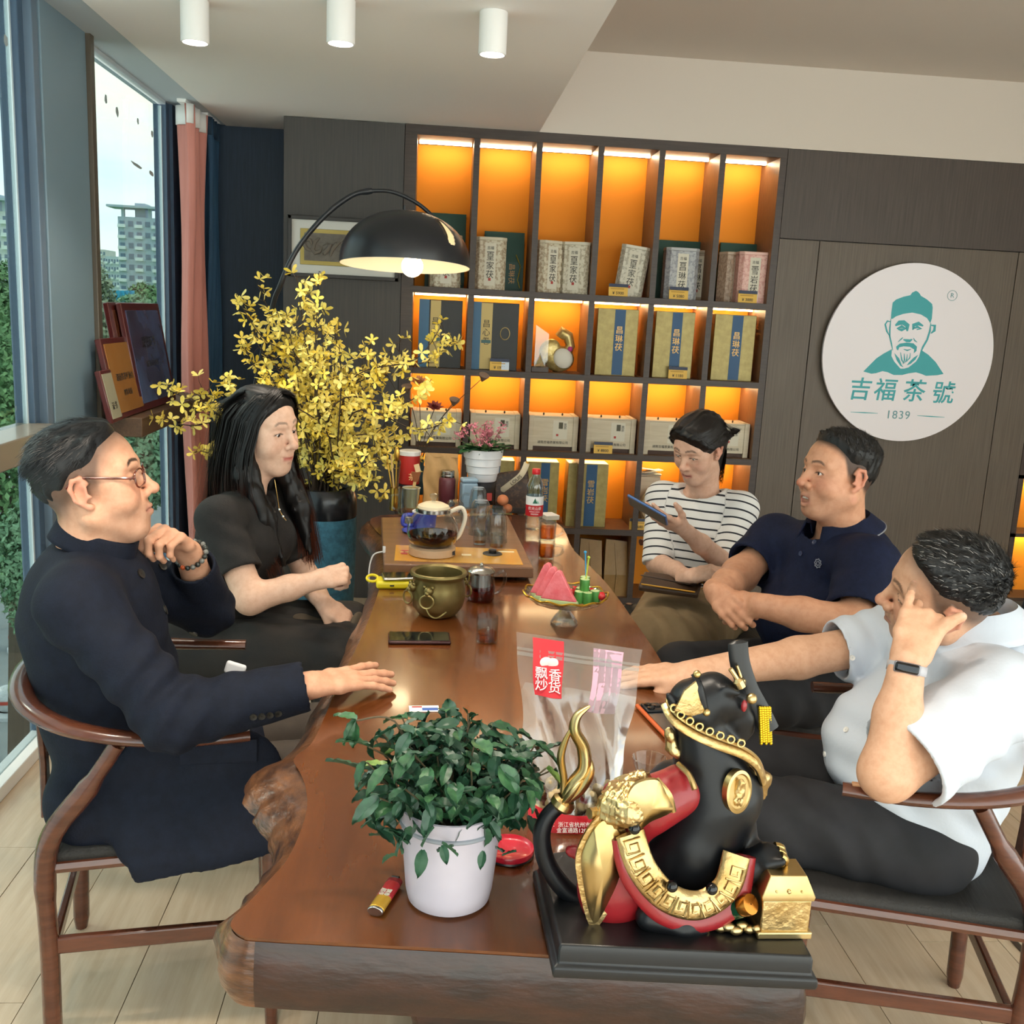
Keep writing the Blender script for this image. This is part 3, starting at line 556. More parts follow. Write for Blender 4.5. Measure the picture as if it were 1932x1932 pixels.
_rg = [ring(-.008, .7445), ring(.012, .735, .002), ring(.034, .712, .006), ring(.04, .69, .008), ring(.03, .668, .006), ring(.004, .652, .003), ring(-.03, .648)]; _n = len(OL); _vs = [p for r_ in _rg for p in r_]; _ff = [[], []]
for i in range(len(_rg)-1):
    for k in range(_n): k2 = (k+1) % _n; _ff[0 if OL[k][1] > 1.17 or OL[k][0] < -.2 else 1].append((i*_n+k, i*_n+k2, (i+1)*_n+k2, (i+1)*_n+k))
for nm_, fc_, mt_ in (('live_edge', _ff[0], m_burl), ('front_face', _ff[1], m_slab_side)):
    us = sorted({i for q in fc_ for i in q}); mp_ = {v: i for i, v in enumerate(us)}; part(nm_, MB().add([_vs[i] for i in us], [tuple(mp_[i] for i in q) for q in fc_]), mt_, tb, world=True)
part('underside', MB().add(ring(-.03, .648), [tuple(range(len(OL)))]), m_slab_side, tb, world=True)
for y in (1.5, 3.2): part('trestle', MB().rings([[(x, y+dy, z) for x, dy in ((.15-w, -.05), (.15+w, -.05), (.15+w, .05), (.15-w, .05))] for w, z in ((.24, 0), (.22, .06), (.13, .3), (.2, .6), (.24, .65))]), m_slab_side, tb, bev=.01, world=True)
part('stretcher', MB().bb(.12, .18, 1.5, 3.2, .2, .29), m_slab_side, tb, bev=.006, world=True)
m_chw = mat('chair_walnut', '4b2619', .25, c2='5f3422', ns=7, st=(1, 1, 6), coat=.5); m_cord = mat('black_cord', '23211f', .7, bump=.6, bs=160, st=(1, .05, 1))
def chair(label, x, y, yaw, wood=None):
    t = thing('armchair', label, 'chair', (x, y, 0), R_(yaw), 'hoop-back armchairs around the tea table'); m_ = wood or m_chw
    hp = [(.17, -.272, .69), (.05, -.285, .693), (-.08, -.278, .705), (-.19, -.235, .722), (-.262, -.14, .737), (-.285, 0, .742)]
    hp = hp+[(a, -b, c) for a, b, c in hp[-2::-1]]; hp = spline(hp, 50); n = len(hp)
    part('arm_hoop', MB().tube(hp, [.015+.009*math.sin(math.pi*min(1, max(0, i/(n-1)))) if 2 < i < n-3 else .0175 for i in range(n)], 12, up=(0, 0, 1), fl=.72), m_, t)
    for s in (-1, 1):
        part('rear_leg', MB().tube(spline([(-.225, s*.205, 0), (-.222, s*.215, .22), (-.222, s*.228, .4), (-.20, s*.245, .5), (-.13, s*.265, .6), (-.075, s*.277, .69)], 26), [.014]+[.019]*8+[.0215]*12+[.016]*20, 12), m_, t)
        part('front_leg', MB().tube([(.215, s*.235, 0), (.215, s*.235, .2), (.212, s*.235, .4), (.212, s*.235, .455)], [.013, .018, .019, .012], 12), m_, t)
        part('side_rail', MB().box((0, s*.222, .235), (.44, .017, .036), rotz(s*.035)), m_, t, bev=.004); part('seat_rail', MB().tube([(-.22, s*.225, .415), (.21, s*.235, .425)], .014, 8), m_, t)
    part('front_rail', MB().box((.212, 0, .17), (.017, .46, .03)), m_, t, bev=.004); part('rear_rail', MB().box((-.222, 0, .2), (.017, .42, .03)), m_, t, bev=.004)
    part('splat', MB().prism([(-.03, .42), (.03, .42), (.018, .54), (.055, .73), (.03, .735), (0, .6), (-.03, .735), (-.055, .73), (-.018, .54)], -.007, .007, (-.255, 0, 0), np.array([[0, 0, 1.], [1, 0, 0], [0, 1, 0]])), m_, t, bev=.003)
    _se = part('seat', MB().grid(lambda u, v: (-.222+.444*u, (-.225-.01*u)*(1-2*v)*1.02, .437-.016*math.sin(math.pi*u)*math.sin(math.pi*v)), 14, 14), m_cord, t, solid=.03)
    part('cord_wrap', MB().rings([[(.226, y_, .452), (.234, y_, .44), (.226, y_, .416), (.2, y_, .425)] for y_ in np.linspace(-.235, .235, 24)]), m_cord, _se)
    return t
CH = {}
CH[1] = chair('nearest hoop-back armchair under the man in the navy coat', -.56, 2.13, 11)
CH[2] = chair('hoop-back armchair under the woman in the black dress', -.69, 3.03, -6, mat('chair_amber', '8a4a25', .25, c2='9c5a30', ns=7, st=(1, 1, 6), coat=.5))
CH[3] = chair('hoop-back armchair under the woman in the striped top', 1.03, 3.48, 188)
CH[4] = chair('hoop-back armchair under the man in the navy polo shirt', 1.2, 2.74, 166)
CH[5] = chair('worn hoop-back armchair under the man in the white shirt', 1.03, 1.91, 165)
for k, (a, b) in enumerate(((.14, .02), (.1, .015), (.06, .03))): part('worn_patch', MB().box((a, .276+.003*k, .704), (.03, .012, .006), rotz(.2*k)), mat('bare_wood', 'b98a63', .6), CH[5], bev=.002)
t = thing('dining_chair', 'dark teal upholstered side chair behind the man in white', 'chair', (2.0, 2.95, 0), R_(200)); m_tl = mat('teal_fabric', '15303c', .8, bump=.2, bs=120, sheen=.1)
part('backrest', MB().grid(lambda u, v: (-.2-.06*v, (u-.5)*(.5-.1*v**4), .44+.46*v-.05*(2*u-1)**4*v), 16, 14), m_tl, t, solid=.05)
part('seat', MB().box((0, 0, .44), (.44, .48, .08)), m_tl, t, bev=.03, bseg=4)
for sx in (-1, 1):
    for sy in (-1, 1): part('leg', MB().rings([[(sx*(.17+o)+dx, sy*(.18+o)+dy, z) for dx, dy in ((-w, -w), (w, -w), (w, w), (-w, w))] for w, o, z in ((.013, .05, 0), (.02, 0, .42))]), mat('ebony_leg', '1f1715', .4), t, bev=.003)
# curtains
def curtain(name, label, y0, y1, x, folds, amp, m, head, z1=CZ-.01):
    t = thing(name, label, 'curtain', (x, y0, 0)); L = y1-y0
    part('fabric', MB().grid(lambda u, v: (amp*math.sin(u*folds*2*math.pi+.5*math.sin(v*3))*(.6+.4*v)+.01*math.sin(9*v+4*u), L*u+.012*math.sin(7*v), .03+(z1-.03)*v), 70, 30), m, t, solid=.004)
    part('heading', MB().grid(lambda u, v: (amp*math.sin(u*folds*2*math.pi+.5)*1.0-.004, L*u, z1-.085+.085*v), 70, 2), head, t, solid=.009)
    part('rail', MB().bb(-.02, .02, -.02, L, z1, z1+.018), m_white, t)
curtain('pink_curtain', 'salmon pink curtain hanging beside the far window', 4.98, 5.28, -1.19, 2.3, .045, mat('salmon_cloth', 'd98f82', .75, c2='c97f72', ns=3, st=(8, 8, .5), sheen=.2), m_white)
curtain('navy_curtain', 'dark navy curtain in the corner behind the pink one', 5.3, 5.56, -1.16, 4, .03, mat('navy_cloth', '22405a', .8, c2='2b4e6a', ns=4, st=(10, 10, .4)), mat('navy_cloth2', '1d3346', .8))
# framed certificates leaning on the ledge
m_mah = mat('mahogany_frame', '5b2220', .3, coat=.4)
def cert(label, y0, y1, h, lean, face, face2, lines, x=-1.16):
    t = thing('award_plaque', label, 'plaque', (x, (y0+y1)/2, 1.076), 0, 'wooden award plaques on the window ledge'); w = y1-y0
    Rr = roty(-lean); ey = V3(0, 1, 0)
    def bx(c, d): return MB().box(np.array(c)@Rr.T, d, Rr)
    part('frame', bx((0, 0, h/2), (.022, w, h)), m_mah, t, bev=.004); part('plate', bx((.0118, 0, h/2), (.002, w*.86, h*.86)), mat('plaque_'+face, face, .25, m=.3, c2=face2, ns=2.5), t)
    up = Rr@V3(0, 0, 1); 
    for s, z, sz in lines: letters(s, sz, m_ink, t, Rr@V3(.0134, 0, h*z), (0, 1, 0), up)
    return t
cert('tall dark glossy plaque in a red-brown frame on the ledge', 4.08, 4.62, .43, .17, '4a3440', '6b7fb0', (('荣誉证书', .62, .05), ('优秀会员单位', .42, .03)))
cert('second tall plaque frame just behind the glossy one', 4.02, 4.5, .43, .17, '6b3a2a', '7a4a30', (('证书', .6, .05),), x=-1.19)
cert('amber wooden plaque with small dark characters on the ledge', 3.78, 4.14, .30, .2, 'b5793c', 'c58a4a', (('湖南省茶叶协会', .5, .03), ('理事单位', .3, .026)))
cert('pale certificate card tucked beside the column', 3.68, 3.8, .19, .22, 'b9b296', 'c8c2a8', (('证书', .3, .03),), x=-1.15)
# arc lamp
LY = 4.3; m_lb = mat('lamp_black', '26272b', .32); m_li = mat('lamp_inner', 'f3ead8', .5)
ap, r0_, r1_ = PY(763, 398, LY), PY(640, 494, LY), PY(887, 509, LY); lc = (r0_+r1_)/2; rad = np.linalg.norm(r1_-r0_)/2; hh = ap[2]-lc[2]
lp = thing('arc_lamp', 'black arc floor lamp with a wide glowing dome shade', 'floor lamp', (-1.0, LY+.1, 0))
L0 = V3(-1.0, LY+.1, 0)
def W2(p): return np.array(p, float)-L0
pole = [(-.86, LY+.1, .03), (-.86, LY+.08, .6), PY(505, 620, LY+.05), PY(530, 535, LY), PY(562, 468, LY), PY(612, 408, LY), PY(660, 371, LY), PY(693, 361, LY), PY(740, 362, LY), PY(788, 384, LY), PY(825, 418, LY), PY(841, 445, LY), PY(838, 455, LY), PY(828, 452, LY)]
pp = spline([W2(p) for p in pole], 90); part('pole', MB().tube(pp[:int(len(pp)*.54)], .011, 10), m_lb, lp); part('arm', MB().tube(pp[int(len(pp)*.53):], [.0085]*40+[.006]*60, 10), m_lb, lp)
j = W2(PY(693, 361, LY)); part('joint', MB().lathe([(.012, -.02), (.014, 0), (.012, .02)], 10, j, roty(R_(80))), m_lb, lp)
part('base', MB().lathe([(.001, .035), (.15, .035), (.16, .03), (.16, 0), (.001, 0)], 40, (.14, 0, 0)), m_lb, lp)
def dome(scale, dz, flip):
    mb = MB(); nu, nv = 240, 60; v = []; f = []
    for i in range(nv+1):
        a = i/nv*math.pi/2; r = rad*math.sin(a)**1.0*scale; z = hh*(math.cos(a)**.9)*scale
        for k in range(nu): b = 2*math.pi*k/nu; v.append((lc[0]+r*math.cos(b), lc[1]+r*math.sin(b), lc[2]+z+dz-r*math.sin(b)*.075))
    for i in range(nv):
        for k in range(nu):
            b = 2*math.pi*(k+.5)/nu; a = (i+.5)/nv*90; db = (math.degrees(b)-318+180) % 360-180
            if 36 < a < 74 and abs(db)*math.sin(R_(a)) < 6.5*math.sin(math.pi*(a-36)/38)**.4: continue
            k2 = (k+1) % nu; q = (i*nu+k, (i+1)*nu+k, (i+1)*nu+k2, i*nu+k2); f.append(q if not flip else q[::-1])
    mb.add(np.array(v)-L0, f); return mb
_sd = part('shade', dome(1, 0, False), m_lb, lp); part('shade_lining', dome(.99, -.001, True), m_li, _sd)
part('finial', MB().tube([W2(ap), W2(ap)+V3(0, 0, .022)], .004, 8), m_lb, _sd)
bc = lc+V3(.03, 0, .0); part('bulb', MB().sph(W2(bc), .045, 20), mat('bulb_glow', 'ffe3b4', .4, es=10), lp); part('socket', MB().lathe([(.02, 0), (.02, .1)], 12, W2(bc)+V3(0, 0, .04)), m_lb, lp)
# vase with forsythia
VY = 3.9; vt = PY(612, 918, VY); m_vb = mat('vase_black', '1a1c20', .22); m_vt = mat('vase_teal', '2a5a70', .6, c2='3c7890', ns=40, bump=.5, bs=60)
vs_ = thing('floor_vase', 'tall vase with glossy black shoulder and textured teal body', 'vase', (vt[0], VY, 0)); vh = vt[2]
part('shoulder', MB().lathe([(.09, vh-.012), (.098, vh), (.108, vh-.003), (.118, vh-.02), (.126, vh-.05), (.127, vh-.09), (.126, vh-.115)], 48), m_vb, vs_)
part('body', MB().lathe([(.127, vh-.114), (.128, vh-.2), (.124, vh-.4), (.112, .2), (.1, .05), (.095, 0)], 48), m_vt, vs_); part('inside', MB().lathe([(.09, vh-.012), (.085, vh-.08), (.001, vh-.09)], 32), m_vb, vs_)
m_tw = mat('twig', '3a2c20', .8); m_ye = mat('forsythia_petal', 'f0cf3c', .6, c2='f8e886', ns=9); m_ye2 = mat('forsythia_petal_pale', 'ecd35f', .6, c2='f6e890', ns=9)
fs = thing('forsythia_spray', 'big spray of yellow forsythia branches standing in the teal vase', 'flowers', (vt[0], VY, vh-.08)); FO = V3(vt[0], VY, vh-.08)
def petals(seed):
    g = np.random.default_rng(seed); mb = MB()
    for k in range(4):
        a = k*math.pi/2+g.uniform(-.2, .2); up = g.uniform(.15, .75); d = V3(math.cos(a)*math.cos(up), math.sin(a)*math.cos(up), math.sin(up)); s = V3(-math.sin(a), math.cos(a), 0); L = g.uniform(.85, 1.15)
        tw = g.uniform(-.3, .3); s = s+V3(0, 0, tw); c = [d*0, d*.35*L+s*.2, d*.75*L+s*.24, d*1.0*L+s*.08+V3(0, 0, -.08), d*1.0*L-s*.08+V3(0, 0, -.08), d*.75*L-s*.24, d*.35*L-s*.2, d*.5*L+V3(0, 0, -.08)]
        mb.add(c, [(0, 1, 7, 6), (1, 2, 3, 7), (7, 3, 4, 5), (6, 7, 5)][:3]+[(7, 5, 6)])
    return mb
pms = []
for k in range(5): me = mesh('blossom', *(lambda q: (q.v, q.f))(petals(k)), smooth=True); me.materials.append(m_ye if k % 2 else m_ye2); pms.append(me)
tips = [(445, 555), (485, 535), (560, 520), (602, 512), (578, 545), (520, 580), (640, 600), (700, 650), (757, 640), (835, 612), (858, 640), (815, 715), (850, 790), (298, 725), (305, 790), (375, 850), (420, 705), (455, 640), (540, 640), (660, 700), (720, 715), (765, 760), (735, 835), (790, 865), (680, 885), (700, 800), (500, 690), (440, 770), (605, 600), (630, 760), (560, 700), (720, 680), (650, 860), (470, 600), (580, 620), (690, 740), (520, 740), (545, 800), (600, 840), (650, 790), (480, 820), (735, 780), (610, 690), (575, 860), (510, 640), (540, 590), (480, 730), (590, 740), (380, 730), (340, 760), (640, 650), (560, 760), (700, 870), (760, 820), (600, 790), (665, 830), (700, 905), (720, 930)]
br = MB(); pos = []
for i, (x, y) in enumerate(tips):
    g = np.random.default_rng(100+i); Yt = VY+g.uniform(-.22, .22); e = PY(x, y, Yt)-FO; b0 = V3(g.uniform(-.05, .05), g.uniform(-.05, .05), 0); m1 = b0+(e-b0)*.4+V3(-e[0]*.22, 0, abs(e[0])*.35+.03)+g.normal(0, .012, 3)
    C = spline([b0, m1, b0+(e-b0)*.75+V3(0, 0, abs(e[0])*.1)+g.normal(0, .012, 3), e], 18); br.tube(C, np.linspace(.004, .0012, len(C)), 5)
    n = len(C); nb = 24 if i < 40 else 16
    for k in range(nb):
        s = 1-(k/nb)**1.1*.72; q = C[min(n-1, int(s*(n-1)))]; d = g.normal(0, 1, 3); d /= np.linalg.norm(d); L = g.uniform(.008, .05); p = q+d*L
        if L > .02: br.tube([q, (q+p)/2+g.normal(0, .003, 3), p], [.0014, .0012, .0008], 4)
        pos.append((p, d, g.uniform(.023, .034)))
part('branches', br, m_tw, fs)
pos.sort(key=lambda a: -a[2]); rest = MB()
for k, (p, d, s) in enumerate(pos):
    Q = Vector(d).to_track_quat('Z', 'X'); 
    if k < 300: o = bpy.data.objects.new('blossom', pms[k % 5]); COL.objects.link(o); o.parent = fs; o.location = Vector(p); o.rotation_mode = 'QUATERNION'; o.rotation_quaternion = Q; o.scale = (s, s, s)
    else:
        pm_ = petals(k % 5); rest.add(np.array(pm_.v)*s@np.array(Q.to_matrix()).T+p, pm_.f)
part('blossom_mass', rest, m_ye, fs, kind='stuff')
# ================================================================== things on the table
m_gl = glass('clear_glass', 'edf2f3', .04, .04, 2.8, .8); m_tea = glass('amber_tea', 'f0b468', .03, .03, 3, .3, 'ffe0b0'); m_teab = glass('dark_tea', '8a4a26', .04, .03, 3, .4, 'ffe0c0'); m_tear = glass('red_tea', 'b8452e', .03, .03, 3, .4)
m_steel = mat('steel', 'b9b6b0', .22, m=1); m_blk = mat('black_plastic', '1b1b1d', .35)
BZ = TZ+.045     # top of the tea board
bq = [PZ(x, y, BZ)[:2] for x, y in ((724, 1064), (1007, 1071), (958, 972), (719, 976))]
m_bd = mat('tea_board_wood', '6d4a33', .4, c2='80593e', ns=4, st=(1, 8, 1), bump=.05, bs=20, coat=.2)
t = thing('tea_board', 'brown wooden tea board lying on the far end of the table', 'tray', (.1, 3.3, TZ)); O_ = V3(.1, 3.3, TZ)
P_ = [(p[0]-.1, p[1]-3.3) for p in bq]; part('board', MB().prism(P_, .012, .045), m_bd, t, bev=.004)
for k in (0, 1, 2, 3): part('foot', MB().lathe([(.018, 0), (.018, .012)], 12, (P_[k][0]*.85, P_[k][1]*.85, 0)), m_blk, t)
iq = [PZ(x, y, BZ)[:2]-O_[:2] for x, y in ((744, 1058), (987, 1066), (974, 1037), (747, 1029))]
part('picture_inset', MB().prism([tuple(p) for p in iq], .045, .0465), mat('inset_amber', 'd9962f', .2, c2='e6ae4a', ns=5, coat=.6), t)
c = PZ(763, 1043, BZ)-O_; part('printed_label', MB().box((c[0], c[1], .047), (.02, .05, .001)), m_red, t); letters('吉福', .016, mat('print_gold', 'e8c98a', .5), t, (c[0], c[1], .0478), EX, V3(0, 1, 0))
for (x, y, w, h) in ((880, 1048, .03, .02), (955, 1042, .05, .014)): c = PZ(x, y, BZ)-O_; part('print_patch', MB().box((c[0], c[1], .047), (w, h, .001)), mat('inset_pale', 'e9d9b0', .4), t)
def on(x, y, z=BZ): return PZ(x, y, z)
# kettle
c = on(815, 1046); t = thing('glass_kettle', 'round glass kettle half full of dark tea on the tea board', 'kettle', c)
part('heating_base', MB().lathe([(.066, .001), (.072, .004), (.072, .026), (.064, .03), (.001, .03)], 40), mat('kettle_base', 'c9a987', .4), t)
part('body', MB().lathe([(.001, .031), (.06, .031), (.074, .045), (.08, .068), (.077, .095), (.066, .118), (.052, .132), (.05, .14)], 40), m_gl, t)
part('tea', MB().lathe([(.001, .034), (.058, .034), (.071, .046), (.0755, .06), (.0755, .068), (.001, .068)], 40), m_teab, t)
part('collar', MB().lathe([(.05, .134), (.054, .136), (.054, .146), (.05, .148)], 40), m_steel, t); _kl = part('lid', MB().lathe([(.05, .148), (.047, .155), (.03, .163), (.008, .166), (.001, .166)], 40), mat('lid_cream', 'e0cfae', .35), t)
part('knob', MB().lathe([(.006, .166), (.007, .174), (.013, .182), (.013, .19), (.001, .193)], 16), m_gl, _kl)
part('handle', MB().tube(spline([(.05, 0, .135), (.085, 0, .15), (.098, 0, .12), (.085, 0, .07), (.07, 0, .05)], 20), .0065, 8), mat('handle_cream', 'e3d6c0', .4), t); part('spout', MB().tube([(-.07, 0, .1), (-.085, 0, .125)], [.012, .008], 10), m_gl, t)
part('switch', MB().box((.066, -.03, .014), (.008, .016, .01)), m_blk, t)
# blue mug on its saucer behind the kettle
c = on(793, 1004); mb_ = mat('cobalt_plastic', '3f4bb4', .35); t = thing('blue_saucer', 'cobalt blue saucer under the blue mug', 'saucer', c)
part('plate', MB().lathe([(.001, 0), (.05, 0), (.062, .006), (.06, .009), (.045, .005), (.001, .005)], 32), mb_, t); part('rim', MB().lathe([(.06, .007), (.063, .0085), (.06, .0105)], 32), mb_, t)
t = thing('blue_mug', 'cobalt blue mug with ring handle behind the kettle', 'mug', c+V3(.012, 0, .0095))
part('cup', MB().lathe([(.03, 0), (.038, .01), (.042, .06), (.039, .06), (.034, .012), (.001, .008)], 32), mb_, t); part('handle', MB().tube(spline([(-.038, -.01, .05), (-.066, -.016, .05), (-.07, -.018, .02), (-.036, -.01, .015)], 16), .007, 8), mb_, t)
part('liner', MB().lathe([(.041, .06), (.0415, .064), (.036, .064), (.036, .05)], 32), mat('mug_white', 'e8e6e0', .4), t)
# glassware
def mug(label, px, py, r=.034, h=.085, tea=0, inv=False, hd=0., z=BZ, grp='glass cups on the tea board', handle=True, tm=None, tap=1.12):
    c = on(px, py, z); t = thing('glass_cup', label, 'glass', c, 0, grp)
    if inv: pr = [(r, 0), (r*1.02, .004), (r*.98, h*.5), (r*.8, h*.9), (r*.6, h), (.001, h)]; part('bowl', MB().lathe(pr, 32), m_gl, t); part('inner_wall', MB().lathe([(a*.86, b*.93) for a, b in pr[:-1]]+[(.001, h*.93)], 32), m_gl, t)
    else: part('bowl', MB().lathe([(.001, .001), (r*.93, .001), (r, .01), (r*1.02, h)], 32), m_gl, t); part('inner_wall', MB().lathe([(.001, .007), (r*.86, .007), (r*.95, h)], 32), m_gl, t)
    part('rim', MB().lathe([(r*1.0, -.0008+(0 if inv else h)), (r*1.025, .0008+(0 if inv else h)), (r*.985, .002+(0 if inv else h)-.001)], 32), m_gl, t)
    if tea: part('tea', MB().lathe([(.001, .008), (r*.85, .008), (r*.9, tea), (.001, tea)], 28), tm or m_tea, t)
    if handle: a = hd; part('handle', MB().tube([np.array(p)@rotz(a).T for p in spline([(r*.97, 0, h*.75), (r+.022, 0, h*.72), (r+.026, 0, h*.42), (r+.008, 0, h*.2), (r*.97, 0, h*.2)], 18)], .0045, 8), m_gl, t)
    return t
mug('glass pitcher with amber dregs left of the paper cup', 768, 972, .036, .1, .02, False, R_(190))
mug('upturned double-wall glass nearest the bottle', 934, 1022, .038, .118, 0, True, R_(180)); mug('upturned double-wall glass in the middle of the cluster', 905, 1008, .038, .118, 0, True, R_(185))
mug('upturned double-wall glass at the rear by the blue tin', 901, 972, .034, .105, 0, True, R_(185)); mug('low upturned glass behind the kettle lid', 857, 983, .036, .075, 0, True, handle=False)
mug('small tumbler with a little tea beside the upturned glasses', 936, 1036, .024, .05, .012, handle=False); mug('small tumbler in front of the rear upturned glass', 905, 1027, .022, .045, .008, handle=False)
mug('small glass with beige milk tea behind the kettle', 772, 990, .028, .045, .03, handle=False, tm=mat('milk_tea', 'c9a98a', .4))
a = mug('lower glass mug of tea in the stack of two', 1030, 1054, .027, .062, .045, False, R_(-10), TZ, 'stacked glass tea mugs'); c = on(1030, 1054, TZ)
b = mug('upper glass mug of tea in the stack of two', 1030, 1054, .028, .062, .045, False, R_(15), TZ, 'stacked glass tea mugs'); b.location = Vector(c+V3(0, 0, .0625))
# tool pot, paper cup and tools
c = on(746, 962); m_br = mat('brass', 'c79a45', .28, m=1); t = thing('brass_tool_pot', 'brass cylinder holding tea tools by the board edge', 'tool pot', c)
part('pot', MB().lathe([(.001, 0), (.022, 0), (.023, .004), (.021, .04), (.024, .085), (.022, .085), (.019, .04), (.001, .005)], 24), m_br, t)
for k, (dx, dz, m_, hd) in enumerate(((-.02, .19, mat('bamboo', 'caa468', .5), 0), (.0, .2, m_br, 1), (-.035, .17, m_br, 0), (.012, .165, mat('dark_wood_tool', '5b3a22', .5), 0))):
    tt = thing('tea_tool', ('thin bamboo tea pick in the brass pot', 'tall gold tea scoop in the brass pot', 'leaning brass tea needle in the brass pot', 'dark wooden tea knife in the brass pot')[k], 'tea tool', c+V3(0, .004*k-.006, .01), 0, 'tea tools in the brass pot')
    part('shaft', MB().tube([(0, 0, 0), (dx*.5, 0, dz*.5), (dx, 0, dz)], [.003, .0035, .0025], 8), m_, tt)
    part('head', MB().sph((dx, 0, dz), (.011 if hd else .004, .006, .028 if hd else .012), 12), m_, tt)
c = on(775, 960); t = thing('paper_cup', 'cream paper cup holding a brush and a pick', 'paper cup', c)
part('wall', MB().lathe([(.024, 0), (.033, .08), (.0345, .082), (.032, .08), (.023, .004), (.001, .004)], 32), mat('cup_cream', 'e0c78e', .6), t); part('rim', MB().tube([(.033*math.cos(a), .033*math.sin(a), .081) for a in np.linspace(0, 2*math.pi, 25)[:-1]], .0018, 6, close=True), m_paper, t)
tt = thing('tea_brush', 'flat wooden tea brush with brown bristles in the paper cup', 'brush', c+V3(0, 0, .006)); part('handle', MB().box((.005, 0, .05), (.012, .006, .1), roty(.15)), mat('bamboo', 'caa468', .5), tt, bev=.002); part('bristles', MB().rings([[(.012-.006, -.004, .098), (.024, -.004, .098), (.024, .004, .098), (.006, .004, .098)], [(-.002, -.006, .135), (.034, -.006, .135), (.034, .006, .135), (-.002, .006, .135)]]), mat('bristle_brown', '8a4f28', .8), tt); part('tip', MB().box((.02, 0, .15), (.02, .004, .03), roty(-.3)), mat('bamboo_pale', 'd8b98a', .5), tt)
# canisters
c = on(770, 948)+V3(0, .06, 0)
t = thing('black_canister', 'black tin canister standing under the red one', 'canister', c, 0, 'canisters at the far end'); part('body', MB().lathe([(.001, 0), (.042, 0), (.043, .002), (.043, .062), (.001, .064)], 32), m_blk, t); part('lid', MB().lathe([(.044, .05), (.0445, .064), (.001, .0655)], 32), mat('black_lid', '26262a', .3), t)
t = thing('red_canister', 'red paper canister with a white lid', 'canister', c+V3(0, 0, .0655), 0, 'canisters at the far end'); part('body', MB().lathe([(.001, 0), (.04, 0), (.041, .002), (.041, .115), (.001, .115)], 32), mat('canister_red', 'c22f2a', .4), t); part('lid', MB().lathe([(.043, .113), (.0435, .128), (.04, .131), (.001, .131)], 32), m_white, t); letters('茶', .03, mat('print_gold', 'e8c98a', .5), t, (.012, -.0425, .03), EX, EZ)
c = on(830, 953)+V3(0, .03, 0); t = thing('kraft_bag', 'tall brown kraft paper pouch with a folded top', 'paper bag', c); w = .068; m_kf = mat('kraft', 'b88e58', .7, c2='c79c66', ns=12, bump=.5, bs=18)
part('pouch', MB().grid(lambda u, v: ((u-.5)*2*w*(1-.06*v)+.004*math.sin(9*v+3*u), -.035*(1-v)**.6*math.cos((u-.5)*math.pi)-.006*math.sin(11*u+7*v), .195*v), 14, 18), m_kf, t)
part('pouch_back', MB().grid(lambda u, v: ((.5-u)*2*w*(1-.06*v), .035*(1-v)**.6*math.cos((u-.5)*math.pi), .195*v), 10, 10), m_kf, t); part('seal_fold', MB().box((0, -.002, .19), (.128, .006, .016)), m_kf, t, bev=.001)
c = on(842, 954); t = thing('thermos', 'maroon thermos flask with a steel cap', 'flask', c); part('body', MB().lathe([(.001, 0), (.03, 0), (.032, .003), (.032, .1), (.03, .108), (.027, .112)], 32), mat('maroon', '5e2a30', .35), t); part('cap', MB().lathe([(.0255, .11), (.027, .113), (.027, .136), (.024, .139), (.001, .139)], 32), m_steel, t); part('cap_ring', MB().lathe([(.0275, .118), (.028, .12), (.0275, .122)], 32), m_steel, t)
c = on(883, 958); t = thing('blue_tin', 'powder blue square tea tin behind the glasses', 'canister', c, R_(12), 'canisters at the far end'); m_bt = mat('powder_blue', '8aa3b5', .4); part('body', MB().box((0, 0, .05), (.062, .05, .1)), m_bt, t, bev=.008, bseg=3); part('lid', MB().box((0, 0, .108), (.064, .052, .018)), m_bt, t, bev=.008, bseg=3)
c = on(909, 955)+V3(.0, .06, 0); t = thing('black_drum', 'black drum canister with red mark under the white pot', 'canister', c, 0, 'canisters at the far end'); part('body', MB().lathe([(.001, 0), (.052, 0), (.053, .002), (.053, .088), (.001, .09)], 32), m_blk, t); part('lid', MB().lathe([(.054, .072), (.0545, .09), (.001, .0915)], 32), mat('black_lid', '26262a', .3), t); part('mark', MB().box((.028, -.0465, .035), (.022, .004, .03), rotz(.45)), m_red, t)
PT = c+V3(0, 0, .0915); t = thing('white_planter', 'white ribbed planter on the black drum', 'plant pot', PT); part('pot', MB().lathe([(.001, 0), (.052, 0), (.056, .004), (.06, .03), (.0645, .033), (.066, .06), (.0705, .063), (.072, .09), (.0765, .093), (.078, .12), (.081, .126), (.075, .126), (.05, .02), (.001, .02)], 40), mat('planter_white', 'e9ebee', .3), t); part('soil', MB().lathe([(.001, .11), (.074, .11)], 24), mat('soil', '3a2c22', .9), t)
fl_ = thing('pink_kalanchoe', 'small plant with clusters of pink flowers and fleshy leaves in the white planter', 'plant', PT+V3(0, 0, .105)); g = np.random.default_rng(3)
lm = MB().grid(lambda u, v: ((u-.5)*math.sin(math.pi*min(1, v*.98+.02))*.8, v, -.25*v*v+.15*abs(u-.5)), 4, 6)
lme = mesh('leaf', lm.v, lm.f); lme.materials.append(mat('kalanchoe_leaf', '2f5a34', .45, c2='3f7040', ns=5)); fm = mesh('floret', *(lambda q: (q.v, q.f))(petals(2))); fm.materials.append(mat('kalanchoe_pink', 'c2667a', .6, c2='dc8f9c', ns=30)); stm = MB()
